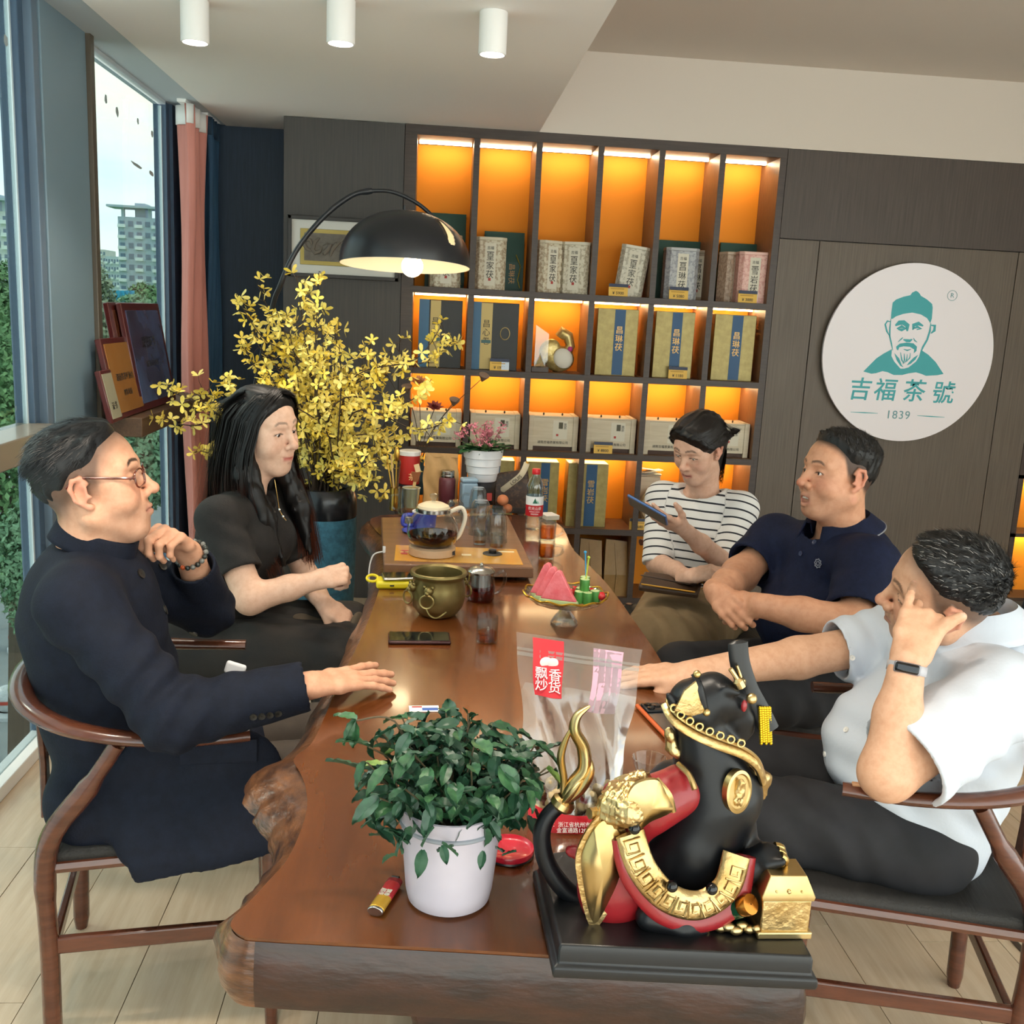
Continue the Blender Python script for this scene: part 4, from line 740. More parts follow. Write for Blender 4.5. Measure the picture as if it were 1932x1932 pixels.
for k in range(44): a = g.uniform(0, 6.3); r = g.uniform(.01, .06); s = g.uniform(.045, .07); o = bpy.data.objects.new('leaf', lme); COL.objects.link(o); o.parent = fl_; o.location = (r*math.cos(a), r*math.sin(a), g.uniform(.0, .025)); o.rotation_euler = (g.uniform(0, .7), 0, a-math.pi/2); o.scale = (s, s, s)
for k in range(24):
    a = g.uniform(0, 6.3); r = g.uniform(0, .1); e = V3(r*math.cos(a), r*math.sin(a)*.7, g.uniform(.07, .125)-r*.35); stm.tube([(e[0]*.3, e[1]*.3, .0), e*.7, e], .0014, 4)
    for j in range(8): q = e+g.normal(0, .011, 3); o = bpy.data.objects.new('floret', fm); COL.objects.link(o); o.parent = fl_; o.location = Vector(q); o.rotation_euler = (g.uniform(-.8, .8), g.uniform(-.8, .8), g.uniform(0, 3)); s = g.uniform(.009, .013); o.scale = (s, s, s)
part('stems', stm, mat('stem_green', '5d7a48', .6), fl_)
# dried lotus and wooden flowers between canisters
m_lo = mat('lotus_pod', '6b5648', .8); m_wf = mat('wood_flower', 'b5764a', .6); m_wr = mat('wine_flower', '7a2c2a', .6)
bs_ = on(800, 940)+V3(-.02, .1, 0); t = thing('dried_lotus_vase', 'slim dark bottle holding dried lotus stems and carved wooden flowers', 'flowers', bs_)
part('bottle', MB().lathe([(.001, 0), (.03, 0), (.034, .02), (.03, .08), (.014, .12), (.016, .14)], 20), mat('bottle_teal', '24404a', .3), t)
for (x, y, kd) in ((727, 701, 'pod'), (768, 733, 'pod'), (790, 722, 'tan'), (820, 770, 'red'), (912, 712, 'pod'), (857, 758, 'pod')):
    e = PY(x, y, bs_[1]+(.03 if x < 900 else -.02))-bs_; part('stem', MB().tube(spline([(0, 0, .12), (e[0]*.3, 0, .12+(e[2]-.12)*.5), e], 12), .0016, 5), m_tw, t)
    d = nrm(e*V3(.6, 1, 0)+V3(0, -.25, .5)); Rm = np.array(Vector(d).to_track_quat('Z', 'X').to_matrix())
    if kd == 'pod': part('seed_pod', MB().lathe([(.003, -.02), (.012, -.006), (.021, .008), (.022, .012), (.018, .014), (.001, .013)], 16, e, Rm), m_lo, t)
    else:
        q = MB()
        for ly, (n, L, up) in enumerate(((7, .042, .35), (6, .034, .85), (5, .022, 1.25))):
            for k in range(n):
                a = 2*math.pi*k/n+ly*.4; dd = V3(math.cos(a)*math.cos(up), math.sin(a)*math.cos(up), math.sin(up)); s = V3(-math.sin(a), math.cos(a), 0); q.add([dd*0, dd*L*.5+s*L*.28, dd*L, dd*L*.5-s*L*.28, dd*L*.55-V3(0, 0, L*.12)], [(0, 1, 4), (1, 2, 4), (2, 3, 4), (3, 0, 4)])
        q.xf(Rm, e); part('carved_flower', q, m_wf if kd == 'tan' else m_wr, t)
# handbag
c = on(962, 968, TZ)+V3(.005, .03, 0); t = thing('handbag', 'brown monogram leather handbag with a lettered strap beside the bottle', 'handbag', c); m_lv = mat('bag_brown', '3f2c22', .5, c2='5a4230', ns=60, lo=.5, hi=.56)
part('body', MB().rings([[(-.068, -.03, .0), (.062, -.03, 0), (.062, .03, 0), (-.068, .03, 0)], [(-.074, -.034, .05), (.066, -.034, .05), (.066, .034, .05), (-.074, .034, .05)], [(-.07, -.02, .13), (.066, -.02, .142), (.066, .02, .142), (-.07, .02, .13)], [(-.066, -.008, .155), (.06, -.008, .178), (.06, .008, .178), (-.066, .008, .155)]]), m_lv, t, bev=.006)
part('base_band', MB().bb(-.072, .066, -.036, .036, .0, .024), mat('bag_trim', '2b211c', .5), t, bev=.003); part('strap', MB().tube(spline([(-.045, -.036, .09), (-.01, -.04, .12), (.03, -.036, .155), (.05, -.02, .19), (.055, .0, .205)], 20), [.004]+[.012]*18+[.008]*3, 8, up=(0, -1, 0), fl=.2), mat('strap_cream', 'cfc3a6', .6), t)
letters('LOUIS', .02, m_ink, t, (.012, -.0445, .137), V3(.7, -.0, .62), V3(-.62, 0, .7)); part('emblem', MB().lathe([(.009, 0), (.009, .002)], 4, (-.0, -.037, .013), rotx(R_(90))), mat('emblem_white', 'd9d0bd', .4), t); part('buckle', MB().sph((.056, -.004, .2), .008, 10), m_br, t)
for k, (x, y, r) in enumerate(((948, 948, .023), (957, 962, .02))):
    c = on(x, y+6, BZ if k == 0 else TZ); tt = thing('peach_fruit', ('upper orange-pink fruit beside the handbag', 'lower orange-pink fruit below the other')[k], 'fruit', c, 0, 'two fruits by the handbag'); part('flesh', MB().sph((0, 0, r*.96), (r, r, r*.96), 20), mat('fruit_orange', 'd07a4c', .5, c2='dd9468', ns=20), tt); part('stalk', MB().tube([(0, 0, r*1.85), (.002, 0, r*2.15)], .0018, 6), m_tw, tt)
# water bottle
c = on(1006, 998, TZ); t = thing('water_bottle', 'clear plastic water bottle with red and white label and red cap', 'bottle', c); m_pet = glass('pet', 'd9e3e6', .1, .06, 2.0, .8)
part('shell', MB().lathe([(.001, .004), (.026, 0), (.031, .006), (.032, .02), (.03, .026), (.032, .034), (.03, .04), (.0325, .05), (.0325, .135), (.031, .145), (.0325, .152), (.0325, .165), (.022, .19), (.0135, .202), (.0135, .215)], 40), m_pet, t)
part('label_red', MB().lathe([(.0331, .054), (.0331, .095)], 40), mat('label_red', 'c5232b', .35), t); part('label_white', MB().lathe([(.0331, .095), (.0331, .128)], 40), mat('label_white', 'eef0ee', .35), t)
part('cap', MB().lathe([(.0145, .208), (.0152, .21), (.0152, .226), (.014, .228), (.001, .228)], 28, wob=lambda a, i: 1+.012*math.cos(24*a)), mat('cap_red', 'd0242c', .35), t)
def curvetext(s, size, m_, t, r, z, a0, name='lettering', **kw):
    me = text_mesh(s, size, **kw); n = len(me.vertices); co = np.empty(n*3); me.vertices.foreach_get('co', co); co = co.reshape(-1, 3); a = a0+co[:, 0]/r; rr = r+co[:, 2]
    co = np.stack([rr*np.sin(a), -rr*np.cos(a), z+co[:, 1]], 1); me.vertices.foreach_set('co', co.ravel()); me.update(); return part(name, me, m_, t)
curvetext('农夫山泉', .0135, m_white, t, .0335, .083, -.05); curvetext('NONGFU SPRING', .0052, m_white, t, .0335, .071, -.05); curvetext('饮用天然水', .006, m_white, t, .0335, .062, -.05)
part('mountain_mark', MB().add([(-.011, -.0337, .103), (.007, -.0337, .103), (-.002, -.0337, .123)], [(0, 1, 2)]), mat('mark_green', '1f6b52', .4), t); part('mountain_mark', MB().add([(.003, -.0336, .103), (.014, -.0325, .103), (.007, -.0336, .115)], [(0, 1, 2)]), mat('mark_mint', '8cc3b0', .4), t)
c = on(1036, 978, TZ); t = thing('notepad', 'small white notepad lying behind the bottle', 'notepad', c, R_(20)); part('pages', MB().box((0, 0, .008), (.055, .07, .016)), m_paper, t, bev=.001); part('cover', MB().box((0, 0, .0168), (.056, .071, .0015)), m_white, t)
c = on(929, 1046); t = thing('teapot_lid', 'flat black lid with a knob lying on the tea board', 'lid', c); part('disc', MB().lathe([(.001, .001), (.03, .001), (.031, .003), (.028, .005), (.001, .006)], 28), mat('lid_charcoal', '34312e', .45), t); part('knob', MB().lathe([(.012, .005), (.013, .015), (.001, .017)], 20), m_blk, t)
# brass censer
c = on(825, 1160, TZ); t = thing('brass_censer', 'olive brass pot with lion-head ring handles', 'pot', c); m_cs = mat('aged_brass', '6e6136', .35, m=.75, c2='84754a', ns=9, bump=.15, bs=40)
part('body', MB().lathe([(.001, .004), (.035, 0), (.05, .006), (.066, .028), (.072, .055), (.071, .08), (.066, .1), (.069, .108), (.0735, .112), (.074, .119), (.07, .121), (.062, .116), (.06, .1), (.062, .06), (.04, .015), (.001, .012)], 56), m_cs, t)
part('rim_band', MB().lathe([(.0735, .111), (.0755, .115), (.0735, .12)], 56), m_cs, t)
for a in (R_(205), R_(-62+90), R_(250)):
    Rz = rotz(a); h = part('lion_head', MB().sph(Rz@V3(.073, 0, .083), (.013, .012, .013), 14).sph(Rz@V3(.084, 0, .079), (.007, .007, .006), 10).sph(Rz@V3(.074, .011, .093), .005, 8).sph(Rz@V3(.074, -.011, .093), .005, 8), m_cs, t)
    part('ring_handle', MB().tube([Rz@V3(.086-.004*math.cos(b), .017*math.cos(b), .058+.017*math.sin(b)) for b in np.linspace(0, 2*math.pi, 21)[:-1]], .0026, 6, close=True), mat('ring_brass', '9a8a58', .3, m=.8), h)
part('chain_loop', MB().tube(spline([Rz@V3(.086, .0, .04), Rz@V3(.09, .012, .025), Rz@V3(.086, .03, .02), Rz@V3(.074, .05, .035)], 14), .002, 6), mat('ring_brass', '9a8a58', .3, m=.8), t)
# strainer teapot
c = on(906, 1132, TZ); t = thing('strainer_teapot', 'small glass teapot of red tea with a steel lid and strainer', 'teapot', c)
part('body', MB().lathe([(.001, .001), (.034, .001), (.04, .008), (.041, .04), (.036, .075), (.037, .08)], 36), m_gl, t); part('tea', MB().lathe([(.001, .004), (.036, .004), (.0385, .01), (.0385, .042), (.001, .042)], 32), m_tear, t)
part('strainer', MB().lathe([(.026, .03), (.027, .08)], 28), mat('steel_mesh', 'a39e98', .35, m=.9), t); _tl = part('lid', MB().lathe([(.038, .08), (.0385, .084), (.03, .093), (.01, .097), (.001, .097)], 36), m_steel, t); part('knob', MB().sph((0, 0, .102), .0055, 12), m_steel, _tl)
part('handle', MB().tube(spline([(.036, 0, .07), (.06, 0, .085), (.066, 0, .06), (.055, 0, .03), (.04, 0, .02)], 16), .005, 8), m_gl, t); part('spout', MB().tube([(-.03, .02, .05), (-.045, .028, .07)], [.009, .005], 8), m_gl, t)
# power bank + phone
c = on(752, 1106, TZ); m_yl = mat('yellow_silicone', 'e3cf1f', .45); t = thing('power_bank', 'yellow cased power bank with a finger loop at the table edge', 'power bank', c, R_(4)); part('case', MB().box((0, 0, .011), (.13, .07, .022)), m_yl, t, bev=.008, bseg=3); part('loop', MB().tube([(-.075+.016*math.cos(a), .012+.014*math.sin(a), .02+.006*math.sin(a)) for a in np.linspace(0, 2*math.pi, 17)[:-1]], .004, 8, close=True), m_yl, t); part('port', MB().box((-.02, -.0355, .011), (.012, .001, .004)), m_blk, t)
t = thing('silver_phone', 'silver edged phone lying on the yellow power bank', 'phone', c+V3(.012, .004, .0225), R_(9)); part('frame', MB().box((0, 0, .006), (.12, .065, .0085)), m_steel, t, bev=.006, bseg=3); part('screen', MB().box((0, 0, .0108), (.112, .058, .001)), mat('screen_black', '0e1013', .08), t)
t = thing('charging_cable', 'white charging cable hanging over the table edge by the tea board', 'cable', on(724, 1070, TZ)); part('cord', MB().tube(spline([(0, .0, .05), (-.035, .02, .03), (-.045, 0, -.03), (-.03, -.03, -.1), (-.02, -.05, -.2)], 24), .0025, 6), m_white, t); part('plug', MB().lathe([(.004, 0), (.005, .004), (.005, .02)], 8, (0, 0, .046)), m_white, t)
def phone(label, px, py, rz, fr, w=.15, d=.074, z=TZ, cam_=False):
    t = thing('phone', label, 'phone', on(px, py, z), R_(rz)); part('frame', MB().box((0, 0, .0055), (w, d, .009)), fr, t, bev=.0042, bseg=3)
    if not cam_: part('screen', MB().box((0, 0, .0104), (w-.008, d-.008, .001)), mat('screen_black', '0e1013', .06), t)
    return t
phone('black phone lying face up near the coat cuff', 791, 1208, 3, mat('phone_maroon', '3a1c1a', .25, m=.4))
ph = phone('orange bumpered phone lying face down behind the statue', 1258, 1362, 100, mat('bumper_orange', 'd0602c', .5), .155, .078, cam_=True)
part('back_plate', MB().box((0, 0, .0108), (.142, .066, .001)), mat('phone_navy', '1b2128', .15), ph); part('camera_bump', MB().box((.045, .012, .013), (.042, .04, .004)), mat('bump_black', '15171a', .3), ph, bev=.003)
for a, b in ((.055, .02), (.036, .02), (.046, .003)): part('lens', MB().lathe([(.0075, .014), (.0075, .017), (.001, .0165)], 16, (a, b, 0)), mat('lens', '0a0c10', .05), ph)
# small tea glass
c = on(918, 1211, TZ); t = thing('tea_glass', 'small straight tea glass with amber tea near the fruit stand', 'glass', c); part('wall', MB().lathe([(.001, .001), (.0255, .001), (.0265, .004), (.0265, .066)], 32), m_gl, t); part('inner_wall', MB().lathe([(.001, .006), (.024, .006), (.0248, .066)], 32), m_gl, t); part('tea', MB().lathe([(.001, .0065), (.0235, .0065), (.024, .026), (.001, .026)], 28), m_tea, t); part('handle', MB().tube(spline([(0, -.027, .045), (0, -.04, .042), (0, -.04, .022), (0, -.027, .018)], 12), .0035, 8), m_gl, t)
# fruit stand
c = on(1064, 1176, TZ); FS = c; t = thing('cake_stand', 'cut glass pedestal fruit stand with a gilt scalloped rim', 'fruit stand', c); m_cg = glass('cut_glass', 'eef1f1', .07, .08, 2.2, .75)
part('foot', MB().lathe([(.001, .002), (.034, 0), (.037, .004), (.03, .014), (.016, .03), (.012, .045), (.02, .055)], 8), m_cg, t, smooth=False)
part('foot_facets', MB().lathe([(.036, .001), (.026, .02), (.013, .036), (.011, .05)], 16), m_cg, t, smooth=False)
sc2 = lambda a, i: 1+(.022*math.cos(12*a) if i >= 2 else 0)
part('plate', MB().lathe([(.001, .054), (.05, .056), (.09, .068), (.108, .082)], 72, wob=sc2), m_cg, t); part('plate_under', MB().lathe([(.001, .049), (.05, .05), (.09, .062), (.108, .079)], 72, wob=sc2), m_cg, t)
part('gilt_rim', MB().tube([(.109*(1+.022*math.cos(12*a))*math.cos(a), .109*(1+.022*math.cos(12*a))*math.sin(a), .082+.003*math.cos(12*a)) for a in np.linspace(0, 2*math.pi, 145)[:-1]], .0028, 6, close=True), mat('gilt', 'd2a63a', .25, m=.9), t)
m_wm = mat('melon_flesh', 'e2626a', .5, c2='ee8288', ns=40, bump=.3, bs=60)
for k in range(3):
    q = FS+V3(-.05+.012*k, .018-.022*k, .06); s = .095-.004*k; tt = thing('watermelon_slice', ('rear watermelon wedge standing on the stand', 'middle watermelon wedge standing on the stand', 'front watermelon wedge standing on the stand')[k], 'watermelon', q, R_(-28+4*k), 'watermelon wedges on the fruit stand')
    Rp = np.array([[1, 0, 0], [0, 0, -1.], [0, 1, 0]])
    part('flesh', MB().prism([(-.042, .012), (.052, .012), (.04, .03), (.008, s), (0, s+.003), (-.008, s-.004)], -.008, .008, (0, 0, 0), Rp), m_wm, tt, bev=.002); part('rind', MB().prism([(-.05, 0), (.058, 0), (.054, .012), (-.043, .012)], -.008, .008, (0, 0, 0), Rp), mat('rind', 'd8dfae', .5, c2='8fb066', ns=3), tt, bev=.002)
m_cu = mat('cucumber_skin', '2f6b2c', .4, c2='4a8c3c', ns=8, st=(6, 6, .4)); m_ci = mat('cucumber_flesh', 'c9dc9c', .5)
cuc = ((.052, -.03, 0, 0), (.074, -.012, 0, 0), (.05, .0, 0, 0), (.032, -.022, 0, 0), (.04, .01, 0, 0), (.046, -.012, .03, 1), (.05, .012, .03, 1))
for k, (dx, dy, dz, up) in enumerate(cuc):
    tt = thing('cucumber_piece', ('front cucumber chunk at the plate edge', 'right cucumber chunk by the tomatoes', 'middle cucumber chunk of the lower layer', 'left cucumber chunk beside the melon', 'rear cucumber chunk of the lower layer', 'upper cucumber chunk with the green pick', 'upper cucumber chunk with the blue pick')[k], 'cucumber', FS+V3(dx, dy, .064+dz), 0, 'cucumber chunks on the fruit stand')
    part('skin', MB().lathe([(.0125, 0), (.013, .002), (.013, .028), (.0125, .03)], 20), m_cu, tt); part('cut_face', MB().lathe([(.001, .0305), (.0118, .0305), (.012, .0298)], 20), m_ci, tt); part('cut_face', MB().lathe([(.0118, -.0002), (.001, -.0005)], 20), m_ci, tt)
for k, (dx, dy, m_, L, x) in enumerate(((.052, .012, mat('pick_blue', '3a9ac9', .4), .07, -.006), (.048, -.012, mat('pick_lime', 'b9c93f', .4), .062, .004))):
    tt = thing('fruit_pick', ('blue plastic fruit pick', 'lime plastic fruit pick')[k]+' stuck in an upper cucumber chunk', 'fruit pick', FS+V3(dx, dy, .12)); part('pin', MB().tube([(0, 0, 0), (x, 0, L)], [.0016, .002], 6), m_, tt); part('ball', MB().sph((x, 0, L), .004, 10), m_, tt)
for k, (dx, dy, dz) in enumerate(((.09, -.014, .014), (.07, .03, .012), (.02, .025, .01), (.0, -.002, .008), (.03, .042, .012), (.082, .012, .012))):
    tt = thing('cherry_tomato', ('cherry tomato at the right plate edge', 'cherry tomato behind the cucumbers', 'cherry tomato between melon and cucumber', 'small cherry tomato at the foot of the front melon wedge', 'rear cherry tomato half hidden', 'cherry tomato next to the right cucumber')[k], 'tomato', FS+V3(dx, dy, .056+dz), 0, 'cherry tomatoes on the fruit stand'); part('skin', MB().sph((0, 0, .0115), .0115, 16), mat('tomato_red', 'c8262a', .25), tt); part('stalk', MB().lathe([(.001, .0225), (.004, .0235), (.001, .025)], 5), m_cu, tt)
# snack pouch
c = on(1078, 1560, TZ); t = thing('snack_pouch', 'clear zip pouch of nuts with a red label leaning behind the statue', 'snack bag', c)
tl, tr, bl, br_ = PY(974, 1192, c[1]+.17)-c, PY(1212, 1226, c[1]+.12)-c, PY(998, 1545, c[1]+.0)-c, PY(1158, 1552, c[1]-.0)-c; bl[2] = br_[2] = .002
def pouch(off): return lambda u, v: (bl*(1-u)+br_*u)*(1-v)+(tl*(1-u)+tr*u)*v+V3(0, 1, .35)*off*(math.sin(math.pi*u)**.6)*(1-v)**.8*math.sin(math.pi*min(1, v*1.2+.18))+V3(.003*math.sin(13*v+5*u), .004*math.sin(17*u+9*v), 0)*math.sin(math.pi*v)
m_bag = glass('pouch_film', 'eff1f1', .17, .12, 1.2, .6); part('front_film', MB().grid(pouch(-.035), 18, 22), m_bag, t); part('rear_film', MB().grid(pouch(.035), 18, 22), m_bag, t)
def sub(fn, u0, u1, v0, v1, nu=8, nv=10, lift=0.): return MB().grid(lambda u, v: fn(u0+(u1-u0)*u, v0+(v1-v0)*v)+V3(0, -lift, 0), nu, nv)
part('zip_strip', sub(pouch(-.037), 0, 1, .875, .895, 16, 2, .002), m_white if False else glass('zip_film', 'd8dcdc', .25, .1, 1.5, .5), t); part('zip_strip', sub(pouch(-.037), 0, 1, .905, .92, 16, 2, .002), glass('zip_film', 'd8dcdc', .25, .1, 1.5, .5), t)
m_rl = mat('pouch_red', 'c41f2b', .4); part('label_band', sub(pouch(-.037), .13, .38, .67, .985, 8, 14, .002), m_rl, t); part('label_band', sub(pouch(.037), .62, .86, .6, .97, 8, 14, 0), mat('pouch_rear_pink', 'd9a0b4', .5), t)
part('base_gusset', sub(pouch(-.038), 0, 1, 0, .135, 18, 6, .003), m_rl, t); part('base_gusset', sub(pouch(.037), 0, 1, 0, .12, 18, 6, -.002), m_rl, t)
fp = pouch(-.037); ex_ = nrm(fp(.35, .75)-fp(.15, .75)); ey_ = nrm(fp(.25, .9)-fp(.25, .7))
for s, u, v in (('飘', .20, .80), ('香', .315, .795), ('炒', .20, .735), ('货', .315, .73)): letters(s, .022, m_white, t, fp(u, v-.005)+V3(0, -.0045, 0), ex_, ey_)
for du, s in ((0, .0105), (.055, .0095)): p = fp(.235+du, .86)+V3(0, -.005, 0); part('nut_mark', MB().sph(p, (s, .0008, s*.9), 14), m_white, t)
letters('地址：浙江省杭州市西湖区\n金富通路128号', .0085, m_white, t, fp(.5, .07)+V3(0, -.008, 0), nrm(fp(.8, .06)-fp(.2, .06)), ey_)
m_nut = [mat('pistachio', 'c9b48c', .6, c2='b39a6e', ns=30), mat('pistachio_dark', '8f7350', .6)]
nm = mesh('nut', *(lambda q: (q.v, q.f))(MB().sph((0, 0, 0), (.0105, .007, .0065), 10))); nm.materials.append(m_nut[0]); g = np.random.default_rng(5)
pr_, pf_ = pouch(.028), pouch(-.03)
for k in range(75):
    u, v, w = g.uniform(.08, .92), g.uniform(.05, .23), g.uniform(.0, 1); p = pf_(u, v)*(1-w)+pr_(u, v)*w
    o = thing('nut', 'pale roasted nut inside the clear zip pouch', 'nut', c+p, g.uniform(0, 6), 'nuts in the zip pouch'); o.rotation_euler = (g.uniform(0, 3), g.uniform(0, 3), g.uniform(0, 3)); q = part('shell', nm, None, o)
# lighter
c = on(728, 1698, TZ); d = on(752, 1662, TZ)-on(706, 1732, TZ); t = thing('lighter', 'red and gold disposable lighter beside the plant pot', 'lighter', c, math.atan2(d[1], d[0]))
def lbox(x0, x1, m_, n): part(n, MB().rings([[(x, .011*math.cos(a), .0075+.0068*math.sin(a)) for a in np.linspace(0, 2*math.pi, 17)[:-1]] for x in (x0, x1)]), m_, t, bev=.001)
lbox(-.036, -.008, mat('lighter_gold', 'd9a83a', .25, m=.5), 'gold_end'); lbox(-.008, .026, mat('lighter_red', 'b8262c', .3, m=.2), 'red_body'); lbox(.026, .036, mat('lighter_head', '8a2226', .3, m=.5), 'head'); part('wheel', MB().lathe([(.004, -.005), (.004, .005)], 12, (.036, 0, .011), rotx(R_(90))), m_blk, t); lbox(-.041, -.036, m_steel, 'base_cap')
letters('飘香\n超市', .008, m_paper, t, (-.004, 0, .0147), V3(-1, 0, 0), V3(0, -1, 0))
# red dish lid behind the pot
c = on(960, 1612, TZ); t = thing('red_coaster', 'round red lacquer dish half behind the plant pot', 'dish', c); part('dish', MB().lathe([(.001, .006), (.03, .006), (.034, .0085), (.0365, .013), (.0375, .011), (.036, .004), (.03, 0), (.001, 0)], 40), mat('red_lacquer', 'c21f34', .3, coat=.4), t); part('foot_ring', MB().lathe([(.033, -.0), (.037, .002), (.036, .005)], 40), m_blk, t)
c = on(800, 1338, TZ); t = thing('leaflet', 'small blue and white leaflet lying behind the plant', 'leaflet', c, R_(4)); part('sheet', MB().box((0, 0, .001), (.06, .03, .0012)), m_white, t); part('blue_print', MB().box((.012, -.004, .0018), (.032, .012, .0006)), mat('print_blue', '2c5cb0', .4), t); part('red_print', MB().box((-.014, .008, .0018), (.02, .006, .0006)), m_red, t)
c = on(1222, 1470, TZ); t = thing('empty_cup', 'clear empty tea cup behind the statue shoulder', 'glass', c); part('bowl', MB().lathe([(.001, .001), (.018, .001), (.027, .03), (.03, .04)], 28), m_gl, t); part('rim', MB().lathe([(.0295, .04), (.0305, .041), (.0295, .042)], 28), m_gl, t)
# gardenia pot
c = on(846, 1690, TZ); GP = c; t = thing('plastic_pot', 'cloudy plastic pot standing near the table front', 'plant pot', c); m_pp = mat('cloudy_plastic', 'b9b2bd', .35, trans=0, c2='c6bfc9', ns=4)
part('wall', MB().lathe([(.05, 0), (.056, .004), (.0595, .02), (.068, .115), (.0695, .12), (.0705, .138), (.0725, .142), (.07, .143), (.066, .12), (.05, .01), (.001, .006)], 56), m_pp, t); part('rim_step', MB().lathe([(.0685, .114), (.0715, .117), (.0715, .12), (.069, .122)], 56), mat('pot_rim', '8d929a', .35), t)
part('soil', MB().lathe([(.001, .128), (.064, .128)], 28), mat('soil', '3a2c22', .9), t); part('foot_notches', MB().lathe([(.05, -.0), (.053, .003), (.05, .006)], 24), mat('pot_rim', '8d929a', .35), t)
pl_ = thing('gardenia', 'dense dark green leafy shrub in the cloudy plastic pot', 'plant', GP+V3(0, 0, .12)); g = np.random.default_rng(11)
def leafmesh(seed):
    q = np.random.default_rng(seed); cv = q.uniform(.1, .45); w_ = q.uniform(.24, .31)
    return MB().grid(lambda u, v: ((u-.5)*2*w_*(math.sin(math.pi*min(1, .03+v*.97))**.75)*(1.15-.4*v), v, -cv*v*v+.22*abs(u-.5)+.025*math.sin(v*22)*abs(u-.5)*2), 6, 9)
LM = []
for k in range(4): q = leafmesh(k); me = mesh('leaf', q.v, q.f); me.materials.append([mat('gardenia_leaf', '1d3f2a', .38, c2='335e3a', ns=3, det=2), mat('gardenia_leaf_b', '254a32', .38, c2='426e44', ns=3), mat('gardenia_leaf_c', '1a3829', .4, c2='2d543b', ns=3), mat('gardenia_leaf_d', '4d7434', .4, c2='7d9a46', ns=3)][k]); LM.append(me)
stm = MB(); nl = 0
for s in range(56):
    a = s*2.4; r = .078*math.sqrt((s+.5)/56); hgt = .125-.9*max(0, r-.035)+g.uniform(-.03, .012); e = V3(r*1.75*math.cos(a), r*1.4*math.sin(a), hgt)
    b0 = V3(r*.45*math.cos(a), r*.45*math.sin(a), 0); C = spline([b0, b0*.5+e*.5+g.normal(0, .006, 3), e], 8); stm.tube(C, [.0018]*4+[.0012]*5, 5)
    for k in range(5):
        f_ = 1-k*.17; q = C[max(0, int(f_*(len(C)-1)))]; aa = g.uniform(0, 6.28) if k else a; o = bpy.data.objects.new('leaf', LM[3 if g.random() < .06 else g.integers(0, 3)]); COL.objects.link(o); o.parent = pl_; o.location = Vector(q)
        out = g.uniform(-.6, .75) if r < .05 else g.uniform(-1.1, .5); o.rotation_euler = (out, g.uniform(-.4, .4), aa-math.pi/2); L = g.uniform(.024, .041)*(1.12 if k == 0 else 1); o.scale = (L, L, L); nl += 1
fm_ = MB()
for k in range(420):
    a, r, z = g.uniform(0, 6.28), .105*math.sqrt(g.random()), g.uniform(.0, .11); z -= max(0, r-.06)*.9; q = leafmesh(int(g.integers(0, 4))); L = g.uniform(.022, .036); R__ = rotz(g.uniform(0, 6.28))@rotx(g.uniform(-1, .7))@roty(g.uniform(-.5, .5)); fm_.add(np.array(q.v)*L@R__.T+V3(r*math.cos(a)*1.1, r*math.sin(a), z+.02), q.f)
part('inner_foliage', fm_, LM[2].materials[0], pl_, kind='stuff')
e = PY(672, 1360, GP[1]+.0)-GP-V3(0, 0, .12); C = spline([(-.04, 0, .05), (-.08, 0, e[2]+.0), e], 10); stm.tube(C, .0014, 5)
for aa, ou in ((2.6, .2), (3.4, -.9), (4.2, -1.2)): o = bpy.data.objects.new('leaf', LM[1]); COL.objects.link(o); o.parent = pl_; o.location = Vector(e); o.rotation_euler = (ou, 0, aa-math.pi/2); o.scale = (.036,)*3
part('stems', stm, mat('gardenia_stem', '4a3f2a', .7), pl_)
# ================================================================== implicit-surface kit for bodies and cloth
class Rc:      # round cone a->b (radii ra, rb), optional flattening s along n, optional flat end at b
    def __init__(s, a, b, ra, rb=None, n=None, fl=1., cap=False, cap0=False):
        s.a, s.b = np.array(a, float), np.array(b, float); s.ra, s.rb = ra, ra if rb is None else rb; s.n = None if n is None else nrm(n); s.fl = fl; s.cap = cap; s.cap0 = cap0
        m = max(s.ra, s.rb); s.lo = np.minimum(s.a, s.b)-m; s.hi = np.maximum(s.a, s.b)+m
    def d(s, X, Y, Z):
        ba = s.b-s.a; L2 = ba@ba+1e-12; px, py, pz = X-s.a[0], Y-s.a[1], Z-s.a[2]
        t0 = (px*ba[0]+py*ba[1]+pz*ba[2])/L2; t = np.clip(t0, -.4 if s.cap0 else 0, 1.4 if s.cap else 1)
        px, py, pz = px-t*ba[0], py-t*ba[1], pz-t*ba[2]
        if s.n is not None:
            q = (px*s.n[0]+py*s.n[1]+pz*s.n[2])*(1/s.fl-1); px, py, pz = px+q*s.n[0], py+q*s.n[1], pz+q*s.n[2]
        D = np.sqrt(px*px+py*py+pz*pz)-(s.ra+(s.rb-s.ra)*np.clip(t, 0, 1))
        if s.cap: D = np.maximum(D, (t0-1)*math.sqrt(L2))
        if s.cap0: D = np.maximum(D, -t0*math.sqrt(L2))
        return D
